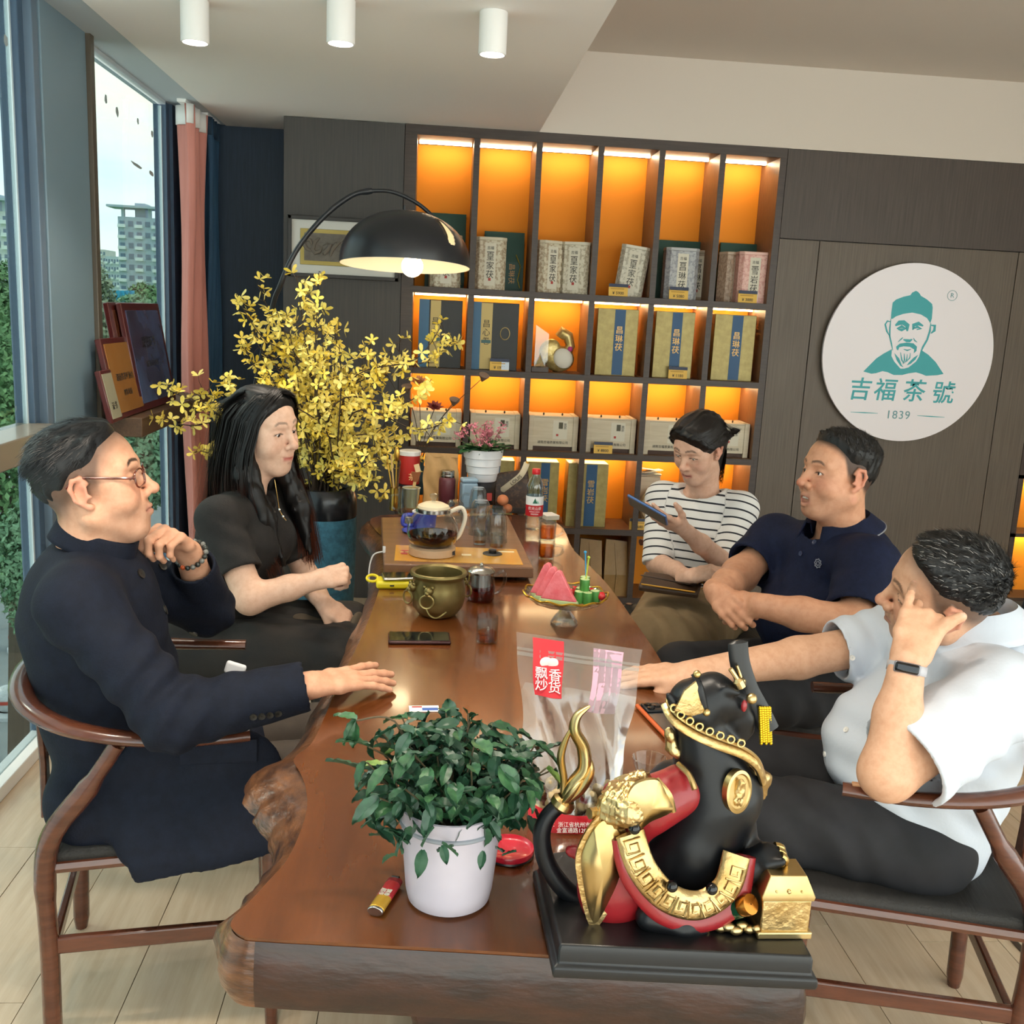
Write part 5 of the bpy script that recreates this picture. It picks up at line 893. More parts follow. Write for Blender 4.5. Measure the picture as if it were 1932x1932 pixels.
class El:      # ellipsoid
    def __init__(s, c, r, R=None):
        s.c = np.array(c, float); s.r = np.array([r]*3 if np.isscalar(r) else r, float); s.R = None if R is None else np.asarray(R)
        m = s.r.max(); s.lo, s.hi = s.c-m, s.c+m
    def d(s, X, Y, Z):
        x, y, z = X-s.c[0], Y-s.c[1], Z-s.c[2]
        if s.R is not None: R = s.R; x, y, z = x*R[0, 0]+y*R[1, 0]+z*R[2, 0], x*R[0, 1]+y*R[1, 1]+z*R[2, 1], x*R[0, 2]+y*R[1, 2]+z*R[2, 2]
        k = np.sqrt((x/s.r[0])**2+(y/s.r[1])**2+(z/s.r[2])**2); k2 = np.sqrt((x/s.r[0]**2)**2+(y/s.r[1]**2)**2+(z/s.r[2]**2)**2)+1e-9
        return k*(k-1)/k2
class Field:
    def __init__(s, lo, hi, h):
        s.o = np.array(lo, float); s.h = h; s.n = np.ceil((np.array(hi)-s.o)/h).astype(int)+1
        s.F = np.full(s.n, .06, np.float32); s.ax = [(s.o[i]+h*np.arange(s.n[i])).astype(np.float32) for i in range(3)]
    def _sl(s, p, m):
        a = np.clip(np.floor((p.lo-m-s.o)/s.h).astype(int), 0, s.n); b = np.clip(np.ceil((p.hi+m-s.o)/s.h).astype(int)+1, 0, s.n)
        if (b <= a).any(): return None
        sl = tuple(slice(a[i], b[i]) for i in range(3))
        return sl, s.ax[0][sl[0]][:, None, None], s.ax[1][sl[1]][None, :, None], s.ax[2][sl[2]][None, None, :]
    def add(s, p, k=.01, inf=0.):
        q = s._sl(p, .03+k+inf)
        if q is None: return s
        sl, X, Y, Z = q; d = p.d(X, Y, Z)-inf; f = s.F[sl]; h = np.clip(.5+.5*(f-d)/k, 0, 1); s.F[sl] = f+(d-f)*h-k*h*(1-h); return s
    def sub(s, p, k=.004):
        q = s._sl(p, .01+k)
        if q is None: return s
        sl, X, Y, Z = q; d = -p.d(X, Y, Z); f = s.F[sl]; h = np.clip(.5-.5*(f-d)/k, 0, 1); s.F[sl] = f+(d-f)*h+k*h*(1-h); return s
    def near(s, fn, band=.03):
        m = np.abs(s.F) < band; I = np.nonzero(m); P = np.stack([s.ax[i][I[i]] for i in range(3)], 1).astype(float); s.F[I] = fn(P, s.F[I]); return s
    def cut(s, c, n):      # keep the side opposite to n
        n = nrm(n); X, Y, Z = s.ax[0][:, None, None], s.ax[1][None, :, None], s.ax[2][None, None, :]
        s.F = np.maximum(s.F, ((X-c[0])*n[0]+(Y-c[1])*n[1]+(Z-c[2])*n[2]).astype(np.float32)); return s
    def mesh(s, smooth=0):
        F = s.F; S = F < 0; c = np.zeros(s.n-1, np.int8); OF = [(i, j, k) for i in (0, 1) for j in (0, 1) for k in (0, 1)]
        N = s.n-1
        for i, j, k in OF: c += S[i:N[0]+i, j:N[1]+j, k:N[2]+k]
        act = (c > 0) & (c < 8); I = np.argwhere(act); idx = np.full(N, -1, np.int32); idx[act] = np.arange(len(I))
        acc = np.zeros((len(I), 3)); cnt = np.zeros(len(I)); fv = {o: F[I[:, 0]+o[0], I[:, 1]+o[1], I[:, 2]+o[2]].astype(float) for o in OF}
        for a in OF:
            for ax in range(3):
                if a[ax]: continue
                b = list(a); b[ax] = 1; b = tuple(b); fa, fb = fv[a], fv[b]; m = (fa < 0) != (fb < 0); t = fa[m]/(fa[m]-fb[m])
                p = np.tile(np.array(a, float), (m.sum(), 1)); p[:, ax] = t; acc[m] += p; cnt[m] += 1
        V = s.o+s.h*(I+acc/cnt[:, None]); Q = []
        for ax in range(3):
            u, v = (ax+1) % 3, (ax+2) % 3; sl0 = [slice(1, -1)]*3; sl0[ax] = slice(0, -1); sl1 = list(sl0); sl1[ax] = slice(1, None)
            A, B = S[tuple(sl0)], S[tuple(sl1)]
            for sg, m in ((1, A & ~B), (-1, ~A & B)):
                E = np.argwhere(m)
                if not len(E): continue
                E = E+np.array([0 if i == ax else 1 for i in range(3)]); du = np.eye(3, dtype=int)[u]; dv = np.eye(3, dtype=int)[v]
                q = [idx[tuple((E-o).T)] for o in (du*0, du, du+dv, dv)]; q = np.stack(q if sg > 0 else q[::-1], 1); Q.append(q[(q >= 0).all(1)])
        Q = np.concatenate(Q) if Q else np.zeros((0, 4), int)
        for _ in range(smooth):
            a2 = np.zeros_like(V); n2 = np.zeros(len(V))
            for i in range(4):
                for j in ((i+1) % 4, (i-1) % 4): np.add.at(a2, Q[:, i], V[Q[:, j]]); np.add.at(n2, Q[:, i], 1)
            V = V*.5+.5*a2/np.maximum(n2, 1)[:, None]
        return V, Q
def smoothstep(a, b, x): t = np.clip((x-a)/(b-a), 0, 1); return t*t*(3-2*t)
def nmesh(name, V, Q, cols=None, m=None):
    me = bpy.data.meshes.new(name); me.vertices.add(len(V)); me.vertices.foreach_set('co', np.ascontiguousarray(V, np.float32).ravel())
    me.loops.add(len(Q)*4); me.loops.foreach_set('vertex_index', Q.astype(np.int32).ravel()); me.polygons.add(len(Q)); me.polygons.foreach_set('loop_start', np.arange(0, len(Q)*4, 4, dtype=np.int32))
    me.update(calc_edges=True); me.polygons.foreach_set('use_smooth', np.ones(len(Q), bool))
    if cols is not None:
        at = me.color_attributes.new('Col', 'FLOAT_COLOR', 'POINT'); c = np.ones((len(V), 4), np.float32); c[:, :cols.shape[1]] = cols; at.data.foreach_set('color', c.ravel())
    if m: me.materials.append(m)
    me.validate(); return me
def joinVQ(L):
    V, Q, n = [], [], 0
    for v, q in L: V.append(v); Q.append(q+n); n += len(v)
    return np.concatenate(V), np.concatenate(Q)
def vnormals(V, Q):
    n = np.cross(V[Q[:, 2]]-V[Q[:, 0]], V[Q[:, 3]]-V[Q[:, 1]]); N = np.zeros_like(V)
    for i in range(4): np.add.at(N, Q[:, i], n)
    return N/(np.linalg.norm(N, axis=1)[:, None]+1e-12)
def wob(P, f=1., seed=0, n=5):
    g = np.random.default_rng(seed); o = np.zeros(len(P))
    for i in range(n): k = g.normal(size=3)*f*(1+.5*i); o += np.sin(P@k+g.uniform(0, 6.3))/(1+.4*i)
    return o/n*1.6
def ribbons(roots, dirs, nrmls, L, w, seg=3, droop=0., cols=None, curl=None):
    """thin hair strands: each a tapering strip"""
    n = len(roots); V = []; side = np.cross(dirs, nrmls); side /= np.linalg.norm(side, axis=1)[:, None]+1e-9
    L = np.broadcast_to(L, n)[:, None]; w = np.broadcast_to(w, n)[:, None]
    for i in range(seg+1):
        t = i/seg; p = roots+dirs*L*t+nrmls*0+np.array([0, 0, -1])*droop*L*t*t
        if curl is not None: p = p+curl*L*t*t
        ww = w*(1-t*.85); V += [p-side*ww, p+side*ww]
    V = np.stack(V, 1).reshape(-1, 3); k = (seg+1)*2; b = np.arange(n)[:, None]*k; Q = np.concatenate([np.concatenate([b+2*i, b+2*i+1, b+2*i+3, b+2*i+2], 1) for i in range(seg)])
    return V, Q
# ------------------------------------------------------------------ head
def frame(fwd_deg, pitch=0., roll=0.):
    """columns = left, forward, up of a head or torso; pitch>0 looks down, roll>0 tips to its own left"""
    b = rotz(R_(fwd_deg-90)); return b@rotx(R_(-pitch))@roty(R_(-roll))
BR_Y = np.array([-.13, -.085, -.05, -.022, .002, .018, .034, .05, .07, .12]); 
def skin_head(S, c, Rm, s, P):
    W = lambda p: c+Rm@(np.array(p, float)*s); sm = float(np.mean(s)); fat = P.get('fat', 0.); jw = P.get('jaw', 1.); op = P.get('mouth', 0.); eo = P.get('eye', 1.)
    A = lambda a, b, ra, rb, k: S.add(Rc(W(a), W(b), ra*sm, rb*sm), k); E = lambda p, r, k, R=None: S.add(El(W(p), np.array([r]*3 if np.isscalar(r) else r)*(s if not np.isscalar(r) else sm), Rm if R is None else Rm@R), k)
    E((0, -.018, .032), (.0745, .092, .083), .02); E((0, .028, .036), (.063, .058, .064), .03); E((0, .033, -.025), (.0605+.004*fat, .052, .074), .025)
    for x in (-1, 1):
        A((x*.05*jw, -.006, -.056), (x*.02*jw, .056, -.098), .019+.006*fat, .017, .03); E((x*.041, .052, -.034), .025+.005*fat, .025); E((x*.051, .045, .0), .0175, .02); A((x*.014, .0805, .027), (x*.046, .066, .029), .0105, .009, .015)
    E((0, .0645, -.1), (.021, .017, .018), .022); A((0, .03, -.088), (0, -.02, -.105), .033+.008*fat, .05, .03)
    for x in (-1, 1):
        S.sub(El(W((x*.032, .0885, .006)), np.array((.0185, .0125, .010))*s, Rm), .012*sm); E((x*.0325, .0705, .003), (.0165, .0128, .0115), .005)
        S.sub(El(W((x*.0325, .0845, .0012)), np.array((.0128, .0125, .0038*eo))*s, Rm), .0012)
    A((0, .0845, .014), (0, .104, -.026), .0072, .0105, .012); E((0, .109, -.030), (.0122, .0105, .0105), .008)
    nw = P.get('nw', 1.)
    for x in (-1, 1): E((x*.0125*nw, .0945, -.034), .0082*nw, .006); S.sub(El(W((x*.0066*nw, .1015, -.0418)), .0036*sm), .003); S.sub(Rc(W((x*.0235, .0865, -.037)), W((x*.032, .0755, -.062)), .0016*sm, .0012*sm), .006); S.sub(Rc(W((x*.02, .0865, -.0105)), W((x*.044, .0775, -.0095)), .001*sm, .001*sm), .005)
    E((0, .0745, -.064), (.029, .0175, .022), .02); o = op
    for x in (-1, 1):
        sx_ = 1+P.get('smile', 0)*30; sz_ = P.get('smile', 0); A((x*.021*sx_, .0805, -.0655+sz_), (x*.004, .0925, -.0625+o*.1), .0036, .0056, .004); A((x*.019*sx_, .081, -.0695-o*.5+sz_), (0, .0905, -.0735-o), .0042, .0064, .005)
    if o: S.sub(El(W((0, .091, -.068-o*.45)), np.array((.018, .014, .002+o*.5))*s, Rm), .002)
    else: S.sub(Rc(W((-.021*sx_, .0855, -.068+sz_)), W((0, .0965, -.0672)), .0018*sm), .002); S.sub(Rc(W((.021*sx_, .0855, -.068+sz_)), W((0, .0965, -.0672)), .0018*sm), .002)
    for x in (-1, 1):
        Re = rotz(x*-.42)@rotx(-.18); E((x*.0765, -.013, -.003), (.006, .0165, .027), .006, Re); rim = [(x*.0755, .003, .013), (x*.081, -.006, .026), (x*.085, -.02, .024), (x*.086, -.027, .008), (x*.083, -.022, -.014), (x*.077, -.008, -.03)]
        for a, b in zip(rim, rim[1:]): A(a, b, .0042, .0042, .005)
        S.sub(El(W((x*.088, -.010, -.004)), np.array((.0085, .0105, .0165))*s, Rm@Re), .004); E((x*.075, -.001, -.032), .0072, .006); E((x*.079, .003, -.012), .0045, .004)
def hairline(P): return np.interp(P[:, 1], BR_Y, np.array([-.068, -.062, -.045, -.012, -.02, -.006, .04, .056, .07, .078])+0)
def head_cols(V, c, Rm, s, P):
    L = (V-c)@Rm/s; sk = np.array(hexc(P.get('skin', 'd9a98c'))[:3]); C = np.tile(sk, (len(V), 1)); x = np.abs(L[:, 0]); y, z = L[:, 1], L[:, 2]
    def mixc(w, col): nonlocal C; w = np.clip(w, 0, 1)[:, None]; C = C*(1-w)+np.array(hexc(col)[:3])*w
    inh = (np.abs(z) < .13) & (np.abs(y) < .13) & (x < .1)
    red = P.get('flush', .35); mixc(inh*red*np.exp(-(((x-.042)/.022)**2+((y-.06)/.03)**2+((z+.026)/.022)**2)), 'c9705c'); mixc(inh*red*np.exp(-(((x)/.014)**2+((z+.03)/.014)**2))*(y > .085), 'c47360'); mixc(inh*.5*smoothstep(.074, .084, x)*(y < .02), 'cf7f6c')
    lip = np.exp(-((z+.0675+P.get('mouth', 0)*.45)/(.0068+P.get('mouth', 0)*.5))**2)*smoothstep(.026, .018, x)*smoothstep(.079, .084, y); mixc(inh*lip*P.get('lipw', .75), P.get('lip', 'b06058'))
    bz = .0325+.004*np.sin(np.clip((x-.012)/.036, 0, 1)*math.pi)-np.clip(x-.038, 0, 1)*.35+P.get('browz', 0); br = smoothstep(.0045, .0022, np.abs(z-bz))*smoothstep(.009, .014, x)*smoothstep(.052, .044, x)*(y > .04); mixc(inh*br*P.get('brow', .85), '2a211c')
    ln = smoothstep(.0026, .001, np.abs(z-(.0052-((x-.0325)/.0155)**2*.0035)))*smoothstep(.0175, .0145, np.abs(x-.0325))*(y > .055); mixc(inh*ln*P.get('lash', .8), '241a17')
    if P.get('stub', 0): mixc(inh*P['stub']*smoothstep(-.045, -.06, z)*smoothstep(.0, .03, y), '8f7a6c')
    if P.get('scalp'):
        f = z-hairline(L); mixc(inh*(1-smoothstep(.0755, .08, x)*smoothstep(.034, .024, np.abs(y+.012))*smoothstep(.042, .03, np.abs(z+.003)))*smoothstep(P.get('fade0', -.004), P.get('fade', .02), f)*P['scalp'], P.get('scalpc', '1d1a19'))
    return C
def eyes(root, c, Rm, s, P):
    W = lambda p: c+Rm@(np.array(p, float)*s); g = nrm(np.array(P.get('gaze', (0, 1, 0)), float))
    rings = [0, 9, 10, 24, 26, 28, 60, 90, 120]; cl = {0: '050505', 9: '060505', 10: P.get('iris', '2a1710'), 24: P.get('iris', '2a1710'), 26: '1a1210', 28: 'e6ddd6'}
    for x in (-1, 1):
        mb = MB(); R = np.array(Vector(Rm@g).to_track_quat('Z', 'Y').to_matrix()); r = .0122*float(np.mean(s))
        cols = [hexc(cl.get(a, 'e6ddd6')) for a in rings]; mb.lathe([(max(1e-5, r*math.sin(R_(a))), r*math.cos(R_(a))) for a in rings], 20, W((x*.0325, .0697, .0025)), R, cols=cols); part('eye', mb, mat('eyeball', 'ffffff', .12, vc=True, coat=.4), root, world=True)
# ------------------------------------------------------------------ hand
def hand(S, wrist, d, n, left, size=1., curl=((10, 15, 8),)*4, spread=(8, 2, -4, -11), thumb=((.5, .75), 0), k=.005, info=None):
    d = nrm(d); n = np.array(n, float); n = nrm(n-d*(n@d)); t = np.cross(n, d)*(-1 if left else 1); W = lambda a, b, c: wrist+size*(a*d+b*t+c*n)
    S.add(Rc(W(-.03, 0, 0), W(.02, 0, 0), .0255*size, .026*size, n, .72), .012)
    kn = [(.094, .027), (.098, .007), (.092, -.0125), (.083, -.030)]; ph = [(.044, .026, .021), (.048, .030, .022), (.045, .028, .021), (.035, .021, .019)]; rr = [.0096, .0098, .0093, .0083]
    for i, (a, b) in enumerate(kn): S.add(Rc(W(.005, b*.55, 0), W(a*.55, b*.85, .001), .0135*size, .0135*size, n, .95), .012); S.add(Rc(W(a*.55, b*.85, .001), W(a, b, .001), .0132*size, .0105*size), .009)
    S.add(Rc(W(.02, .012, -.008), W(.075, .0, -.006), .016*size, .013*size), .014)
    tips = []
    for i in range(4):
        a, b = kn[i]; p = W(a, b, .001); sp = R_(spread[i]); dd = d*math.cos(sp)+t*math.sin(sp); ax = np.cross(dd, n); ang = 0; r = rr[i]*size
        for j in range(3):
            ang += R_(curl[i % len(curl)][j]); v = dd*math.cos(ang)-n*math.sin(ang); q = p+v*ph[i][j]*size; S.add(Rc(p, q, r, r*.91), k if j else .007); p = q; r *= .91
        tips.append((p, v, r))
    (ty, tz), tc = thumb[0], thumb[1]; b0 = W(.018, .020, -.006); m1 = W(.018+.045*math.cos(ty)*.9, .020+.045*math.sin(ty), -.006-.035*math.sin(tz)); v = nrm(m1-b0); S.add(Rc(b0, m1, .0165*size, .0125*size), .012)
    tv = nrm(v*math.cos(R_(tc))+(d*.9-t*.3)*math.sin(R_(tc))); m2 = m1+tv*.034*size; S.add(Rc(m1, m2, .0117*size, .0105*size), .007); tv2 = nrm(tv*math.cos(R_(tc*.7))+(d*.7-t*.6)*math.sin(R_(tc*.7))); m3 = m2+tv2*.026*size; S.add(Rc(m2, m3, .0108*size, .009*size), .006); tips.append((m3, tv2, .009*size))
    if info is not None: info += [(p+n*r*.6+v*.002, n, v, r) for p, v, r in tips]
    return tips
# ================================================================== people
m_skin = mat('skin', vc=True, r=.48, spec=.35, bump=.06, bs=260, c2='f3ebe6', ns=60, lo=.3, hi=.6)
m_hair = mat('hair', vc=True, r=.46, spec=.4)
def project(V): d = V-CAM; z = d@FW; return 966+FPX*(d@RT)/z, 966-FPX*(d@UP)/z, z
def pick(V, N, px, py, tol=7):
    x, y, z = project(V); k = (np.abs(x-px) < tol) & (np.abs(y-py) < tol) & (((CAM-V)*N).sum(1) > 0)
    if not k.any(): k = np.hypot(x-px, y-py) < np.hypot(x-px, y-py).min()+4
    i = np.nonzero(k)[0][np.argmin(z[k])]; return V[i], N[i]
def fold_fn(L, gen=.0015, gf=22, seed=0):
    def fn(P, F):
        o = gen*wob(P, gf, seed, 6)
        for c, dv, wl, rad, amp in L:
            q = P-np.array(c); o = o+amp*np.sin(2*math.pi*(q@nrm(dv))/wl+1.6*wob(P, 9, seed+3, 4))*np.exp(-(q*q).sum(1)/rad**2)
        return F+o
    return fn
def cloth(root, name, prims, h, m, folds=(), gen=.0015, gf=22, cuts=(), subs=(), k=.03, seed=0, smooth=1, cols=None, label=None):
    lo = np.min([p.lo for p, *_ in prims], 0)-.025; hi = np.max([p.hi for p, *_ in prims], 0)+.025; S = Field(lo, hi, h)
    for p, *kk in prims: S.add(p, kk[0] if kk else k)
    if folds or gen: S.near(fold_fn(folds, gen, gf, seed))
    for c, n in cuts: S.cut(c, n)
    for p in subs: S.sub(p, .004)
    V, Q = S.mesh(smooth); part(name, nmesh(name, V, Q, None if cols is None else cols(V), m), None, root, world=True, label=label); return V, vnormals(V, Q)
def skin(root, boxes, build, cols, name='body'):
    L = []
    for lo, hi, h in boxes: S = Field(np.array(lo), np.array(hi), h); build(S); L.append(S.mesh(1 if h > .0022 else 0))
    V, Q = joinVQ(L); part(name, nmesh(name, V, Q, cols(V), m_skin), None, root, world=True); return V, vnormals(V, Q)
def nails(C, V, info):
    for p, n, v, r in info:
        q = V-(p+v*r*.3); t = np.cross(n, v); w = np.exp(-((q@v)/(r*.75))**4-((q@t)/(r*.62))**4-((q@n)/(r*.8))**2*1.0)*(q@n > -r*.2); C = C*(1-.55*w[:, None])+np.array(hexc('e3b7a8')[:3])*.55*w[:, None]
    return C
def hand_tint(C, V, pts, r=.11, col='c98f76', a=.35):
    for p in pts: w = a*np.exp(-((V-p)**2).sum(1)/r**2); C = C*(1-w[:, None])+C*np.array([1, .9, .86])*w[:, None]
    return C
def box_of(*pts, m=.05): P = np.array(pts); return P.min(0)-m, P.max(0)+m
def short_hair(root, c, Rm, s, th, flow, n, L, dark='0d0b0b', grey=0., lift=.35, seed=0, side=.4, front=1., hl=None, top=.05):
    lo, hi = c-.17, c+.17; S = Field(lo, hi, .0034); W = lambda p: c+Rm@(np.array(p, float)*s)
    S.add(El(W((0, -.018, .032)), np.array((.0745, .092, .083))*s, Rm), .02); S.add(El(W((0, .028, .036)), np.array((.063, .058, .064))*s, Rm), .03)
    HL = hl or hairline
    def fn(P, F):
        Lc = (P-c)@Rm/s; f = Lc[:, 2]-HL(Lc); tt = th*(side+(1-side)*smoothstep(.02, top+.03, Lc[:, 2])); e = -.005+(tt+.005)*smoothstep(0, .05, f)
        fl = np.array([flow(q) for q in Lc[::1]]) if False else None
        return F-e+.0022*np.sin(wob(Lc, 60, seed, 4)*5)*smoothstep(.01, .04, f)
    S.near(fn, .05); V, Q = S.mesh(1); N = vnormals(V, Q); Lc = (V-c)@Rm/s; f = Lc[:, 2]-HL(Lc); g = np.random.default_rng(seed)
    keep = np.nonzero(f > .003)[0]; pk = g.choice(keep, n); D = flow(Lc[pk])@Rm.T; Np = N[pk]; D = D-Np*(D*Np).sum(1)[:, None]; D /= np.linalg.norm(D, axis=1)[:, None]+1e-9
    D = D+Np*lift*g.uniform(.5, 1.3, (n, 1))+g.normal(0, .16, (n, 3)); D /= np.linalg.norm(D, axis=1)[:, None]; ramp = (.35+.65*smoothstep(.01, top+.03, f[pk]))*(.35+.65*smoothstep(.0, .07, Lc[pk, 2]))
    RV, RQ = ribbons(V[pk]-Np*.002, D, Np, L*ramp*g.uniform(.6, 1.25, n), .0011, 3, .15)
    c0 = np.array(hexc(dark)[:3]); CV = np.tile(c0, (len(V), 1)); gm = (g.random(n) < grey)[:, None]; RC = np.where(gm, np.array(hexc('8b8885')[:3]), c0*g.uniform(.6, 1.9, (n, 1))); RC = np.repeat(RC, 8, 0)
    VV, QQ = joinVQ([(V, Q), (RV, RQ)]); part('hair', nmesh('hair', VV, QQ, np.concatenate([CV, RC]), m_hair), None, root, world=True)
def collar(root, name, c, Rm, fn, m, n=48, nv=6, th=.004, a0=-180, a1=180):
    """cloth ring round the neck: fn(angle_deg from the front, v) -> (radius_x, radius_y, z)"""
    def p(u, v): a = a0+(a1-a0)*u; rx, ry, z, *off = fn((a+180) % 360-180, v); return c+Rm@V3(rx*math.sin(R_(a)), ry*math.cos(R_(a))+(off[0] if off else 0), z)
    return part(name, MB().grid(p, n, nv), m, root, world=True, solid=th)
def button(root, V, N, px, py, r, m, name='button'):
    p, n = pick(V, N, px, py); R = np.array(Vector(n).to_track_quat('Z', 'Y').to_matrix()); part(name, MB().lathe([(.001, .0022), (r*.6, .0018), (r, .003), (r, .0), (r*.9, -.001)], 16, p+n*.0005, R), m, root, world=True)
def shoe(root, a, f, m): 
    f = nrm(f); l = V3(-f[1], f[0], 0); R = np.stack([f, l, V3(0, 0, 1)], 1); S = Field(a-V3(.25, .25, .1), a+V3(.25, .25, .12), .008); S.add(Rc(a+V3(0, 0, -.03), a+f*.17+V3(0, 0, -.045), .045, .035, V3(0, 0, 1), .8), .02); S.add(Rc(a, a+V3(0, 0, .03), .045, .048), .02); S.cut((0, 0, .002), (0, 0, -1)); V, Q = S.mesh(1); part('shoe', nmesh('shoe', V, Q, None, m), None, root, world=True)
m_shoe = mat('black_shoe', '17161a', .35)
ZU = V3(0, 0, 1)
# ------------------------------------------------------------------ 1 man in the navy coat
def man_coat():
    f, l = V3(.98, .19, 0), V3(-.19, .98, 0); hc = V3(-.677, 2.05, 1.158); Rm = frame(9, -12, 0); s = np.array([1.03, 1.03, 1.04])
    P0, P1, P2, nb = V3(-.615, 2.11, .50), V3(-.67, 2.10, .68), V3(-.70, 2.085, .87), V3(-.69, 2.065, 1.005)
    shR, shL = nb-l*.165+V3(-.005, 0, -.055), nb+l*.165+V3(0, 0, -.06); elR, wrR = V3(-.475, 1.845, .748), PZ(590, 1292, .798); elL, wrL = V3(-.53, 2.40, .79), V3(-.535, 2.235, .975)
    t = thing('person', 'man with glasses in a navy mandarin-collar coat, hand on his chin', 'person', (P0[0], P0[1], 0))
    hd = PZ(735, 1268, .785)-wrR; info = []
    dL = PY(298, 985, 2.14)-wrL
    def build(S):
        skin_head(S, hc, Rm, s, dict(fat=.6, jaw=1.05, eye=.7, nw=1.1)); S.add(Rc(hc+Rm@V3(0, -.022, -.05), nb+V3(-.01, 0, 0), .054, .06), .03)
        S.add(Rc(elR, wrR, .045, .028), .02); hand(S, wrR, hd, V3(-.05, -.25, 1), False, 1.02, ((2, 6, 4), (4, 6, 4), (6, 8, 5), (4, 10, 5)), (14, 2, -3, -13), ((.15, .5), 5), info=info if S.h < .003 else None)
        S.add(Rc(elL, wrL, .045, .029), .02); hand(S, wrL, dL, V3(.5, .85, .3), True, 1.0, ((55, 70, 40), (60, 75, 40), (65, 75, 40), (65, 70, 40)), (4, 1, -2, -5), ((.5, .5), 15))
        S.add(Rc(P1, nb, .03, .05), .03); S.add(Rc(shR, shL, .03), .03); S.add(Rc(shR, elR, .03, .04), .03); S.add(Rc(shL, elL, .03, .04), .03)
    P = dict(skin='d6a284', flush=.4, stub=.25, scalp=.8, fade0=-.03, fade=.035, brow=.95, lip='b2685c')
    fi = lambda V: hand_tint(nails(head_cols(V, hc, Rm, s, P), V, info), V, [wrR+hd, wrL+dL*.6], .1)
    B = box_of(hc+V3(.1, 0, .09), hc-V3(.06, .04, 0), wrR+hd*1.2, wrL+dL, elR, elL, P1, m=.055)
    skin(t, [(*B, .0028)], build, fi); eyes(t, hc, Rm, s, dict(gaze=(.1, 1, -.1)))
    top = lambda L: np.interp(L[:, 1], BR_Y, [-.06, -.05, -.025, .012, .018, .03, .058, .068, .082, .088])
    short_hair(t, hc, Rm, s, .015, lambda L: np.stack([L[:, 0]*3, -np.ones(len(L))*1, -.5+L[:, 1]*-2], 1), 6000, .026, '0c0d10', .0, .14, 1, .15, hl=top)
    # coat
    cuff = wrR-nrm(wrR-elR)*.012; cuffL = wrL-nrm(wrL-elL)*.05; m_ct = mat('navy_wool', '0e1320', .8, c2='121827', ns=40, bump=.25, bs=220, spec=.25)
    pr = [(Rc(P0, P1, .195, .185, f, .74),), (Rc(P1, P2, .185, .18, f, .78),), (Rc(P2, nb-V3(0, 0, .05), .165, .075, f, .85),), (Rc(shR+l*.02, shL-l*.02, .06, .06),), (Rc(nb-V3(.01, 0, .05), shR, .06, .064), .05), (Rc(nb-V3(.01, 0, .05), shL, .06, .064), .05), (Rc(shR-V3(0, 0, .005), elR, .067, .066), .045), (Rc(elR, cuff, .066, .05, cap=True), .025), (Rc(shL, elL, .072, .062),), (Rc(elL, cuffL, .062, .05, cap=True), .02),
          (Rc(V3(-.66, 1.99, .5), V3(-.38, 1.99, .52), .115, .09),), (Rc(V3(-.66, 2.2, .5), V3(-.42, 2.22, .52), .11, .085),), (Rc(PY(325, 1460, 1.93), PY(345, 1615, 1.868), .105, .1, l, .22), .03), (Rc(PY(440, 1460, 1.93), PY(455, 1605, 1.868), .1, .1, l, .22), .03), (Rc(PY(260, 1430, 1.97), PY(300, 1580, 1.88), .08, .08, l, .25), .03)]
    fo = [(elR+V3(-.03, 0, .05), nrm(V3(.7, .1, -.5)), .055, .13, .006), (elR+V3(.08, 0, 0), V3(1, 0, .3), .06, .09, .003), (P1+f*.1, V3(.2, -.3, 1), .10, .16, .006), (shR-V3(0, 0, .06), V3(.6, .3, -1), .075, .1, .004), (elL, V3(.3, .6, 1), .06, .1, .005), (V3(-.55, 1.92, .45), V3(1, 0, .25), .11, .14, .005)]
    V, N = cloth(t, 'coat', pr, .0052, m_ct, fo, .0022, 16, cuts=[(PY(350, 1640, 1.868), V3(.22, -.0, -1))], subs=[Rc(nb-V3(0, 0, .03), nb+V3(0, 0, .08), .064), Rc(cuff-nrm(wrR-elR)*.03, cuff+nrm(wrR-elR)*.05, .043), Rc(cuffL-nrm(wrL-elL)*.03, cuffL+nrm(wrL-elL)*.05, .043)])
    Rn = frame(9, 20, 0); cc = nb+V3(.008, 0, .034)
    collar(t, 'coat_collar', cc, Rn, lambda a, v: (.069+.006*(1-v), .079+.007*(1-v), -.022+.046*v), m_ct, a0=5, a1=355, th=.006); collar(t, 'shirt_collar', cc, Rn, lambda a, v: (.0645, .074, -.01+.05*v), mat('shirt_white', 'e6e8ec', .6), a0=4, a1=356, th=.003)
    mbt = mat('horn_button', '22211f', .35)
    for x, y in ((272, 1078), (313, 1068), (318, 1146), (361, 1221)): button(t, V, N, x, y, .0105, mbt)
    for k in range(4): button(t, V, N, 484+k*15, 1357-k*2, .007, mbt)
    p, n = pick(V, N, 420, 1425); part('pocket_flap', MB().box(p+n*.002, (.15, .004, .05), np.stack([nrm(np.cross(n, ZU)*-1), n, ZU], 1)), m_ct, t, world=True, bev=.002)
    part('shirt_tail', MB().box(PY(444, 1262, 2.2), (.046, .012, .03), roty(.3)), mat('shirt_white', 'e6e8ec', .6), t, world=True, bev=.0055, bseg=3)
    m_tr = mat('brown_trousers', '3d352e', .8, c2='443b33', ns=30); hp = [P0+l*sg*.1+V3(.06, 0, -.0) for sg in (-1, 1)]; kn = [h_+f*.43+V3(0, 0, .035) for h_ in hp]
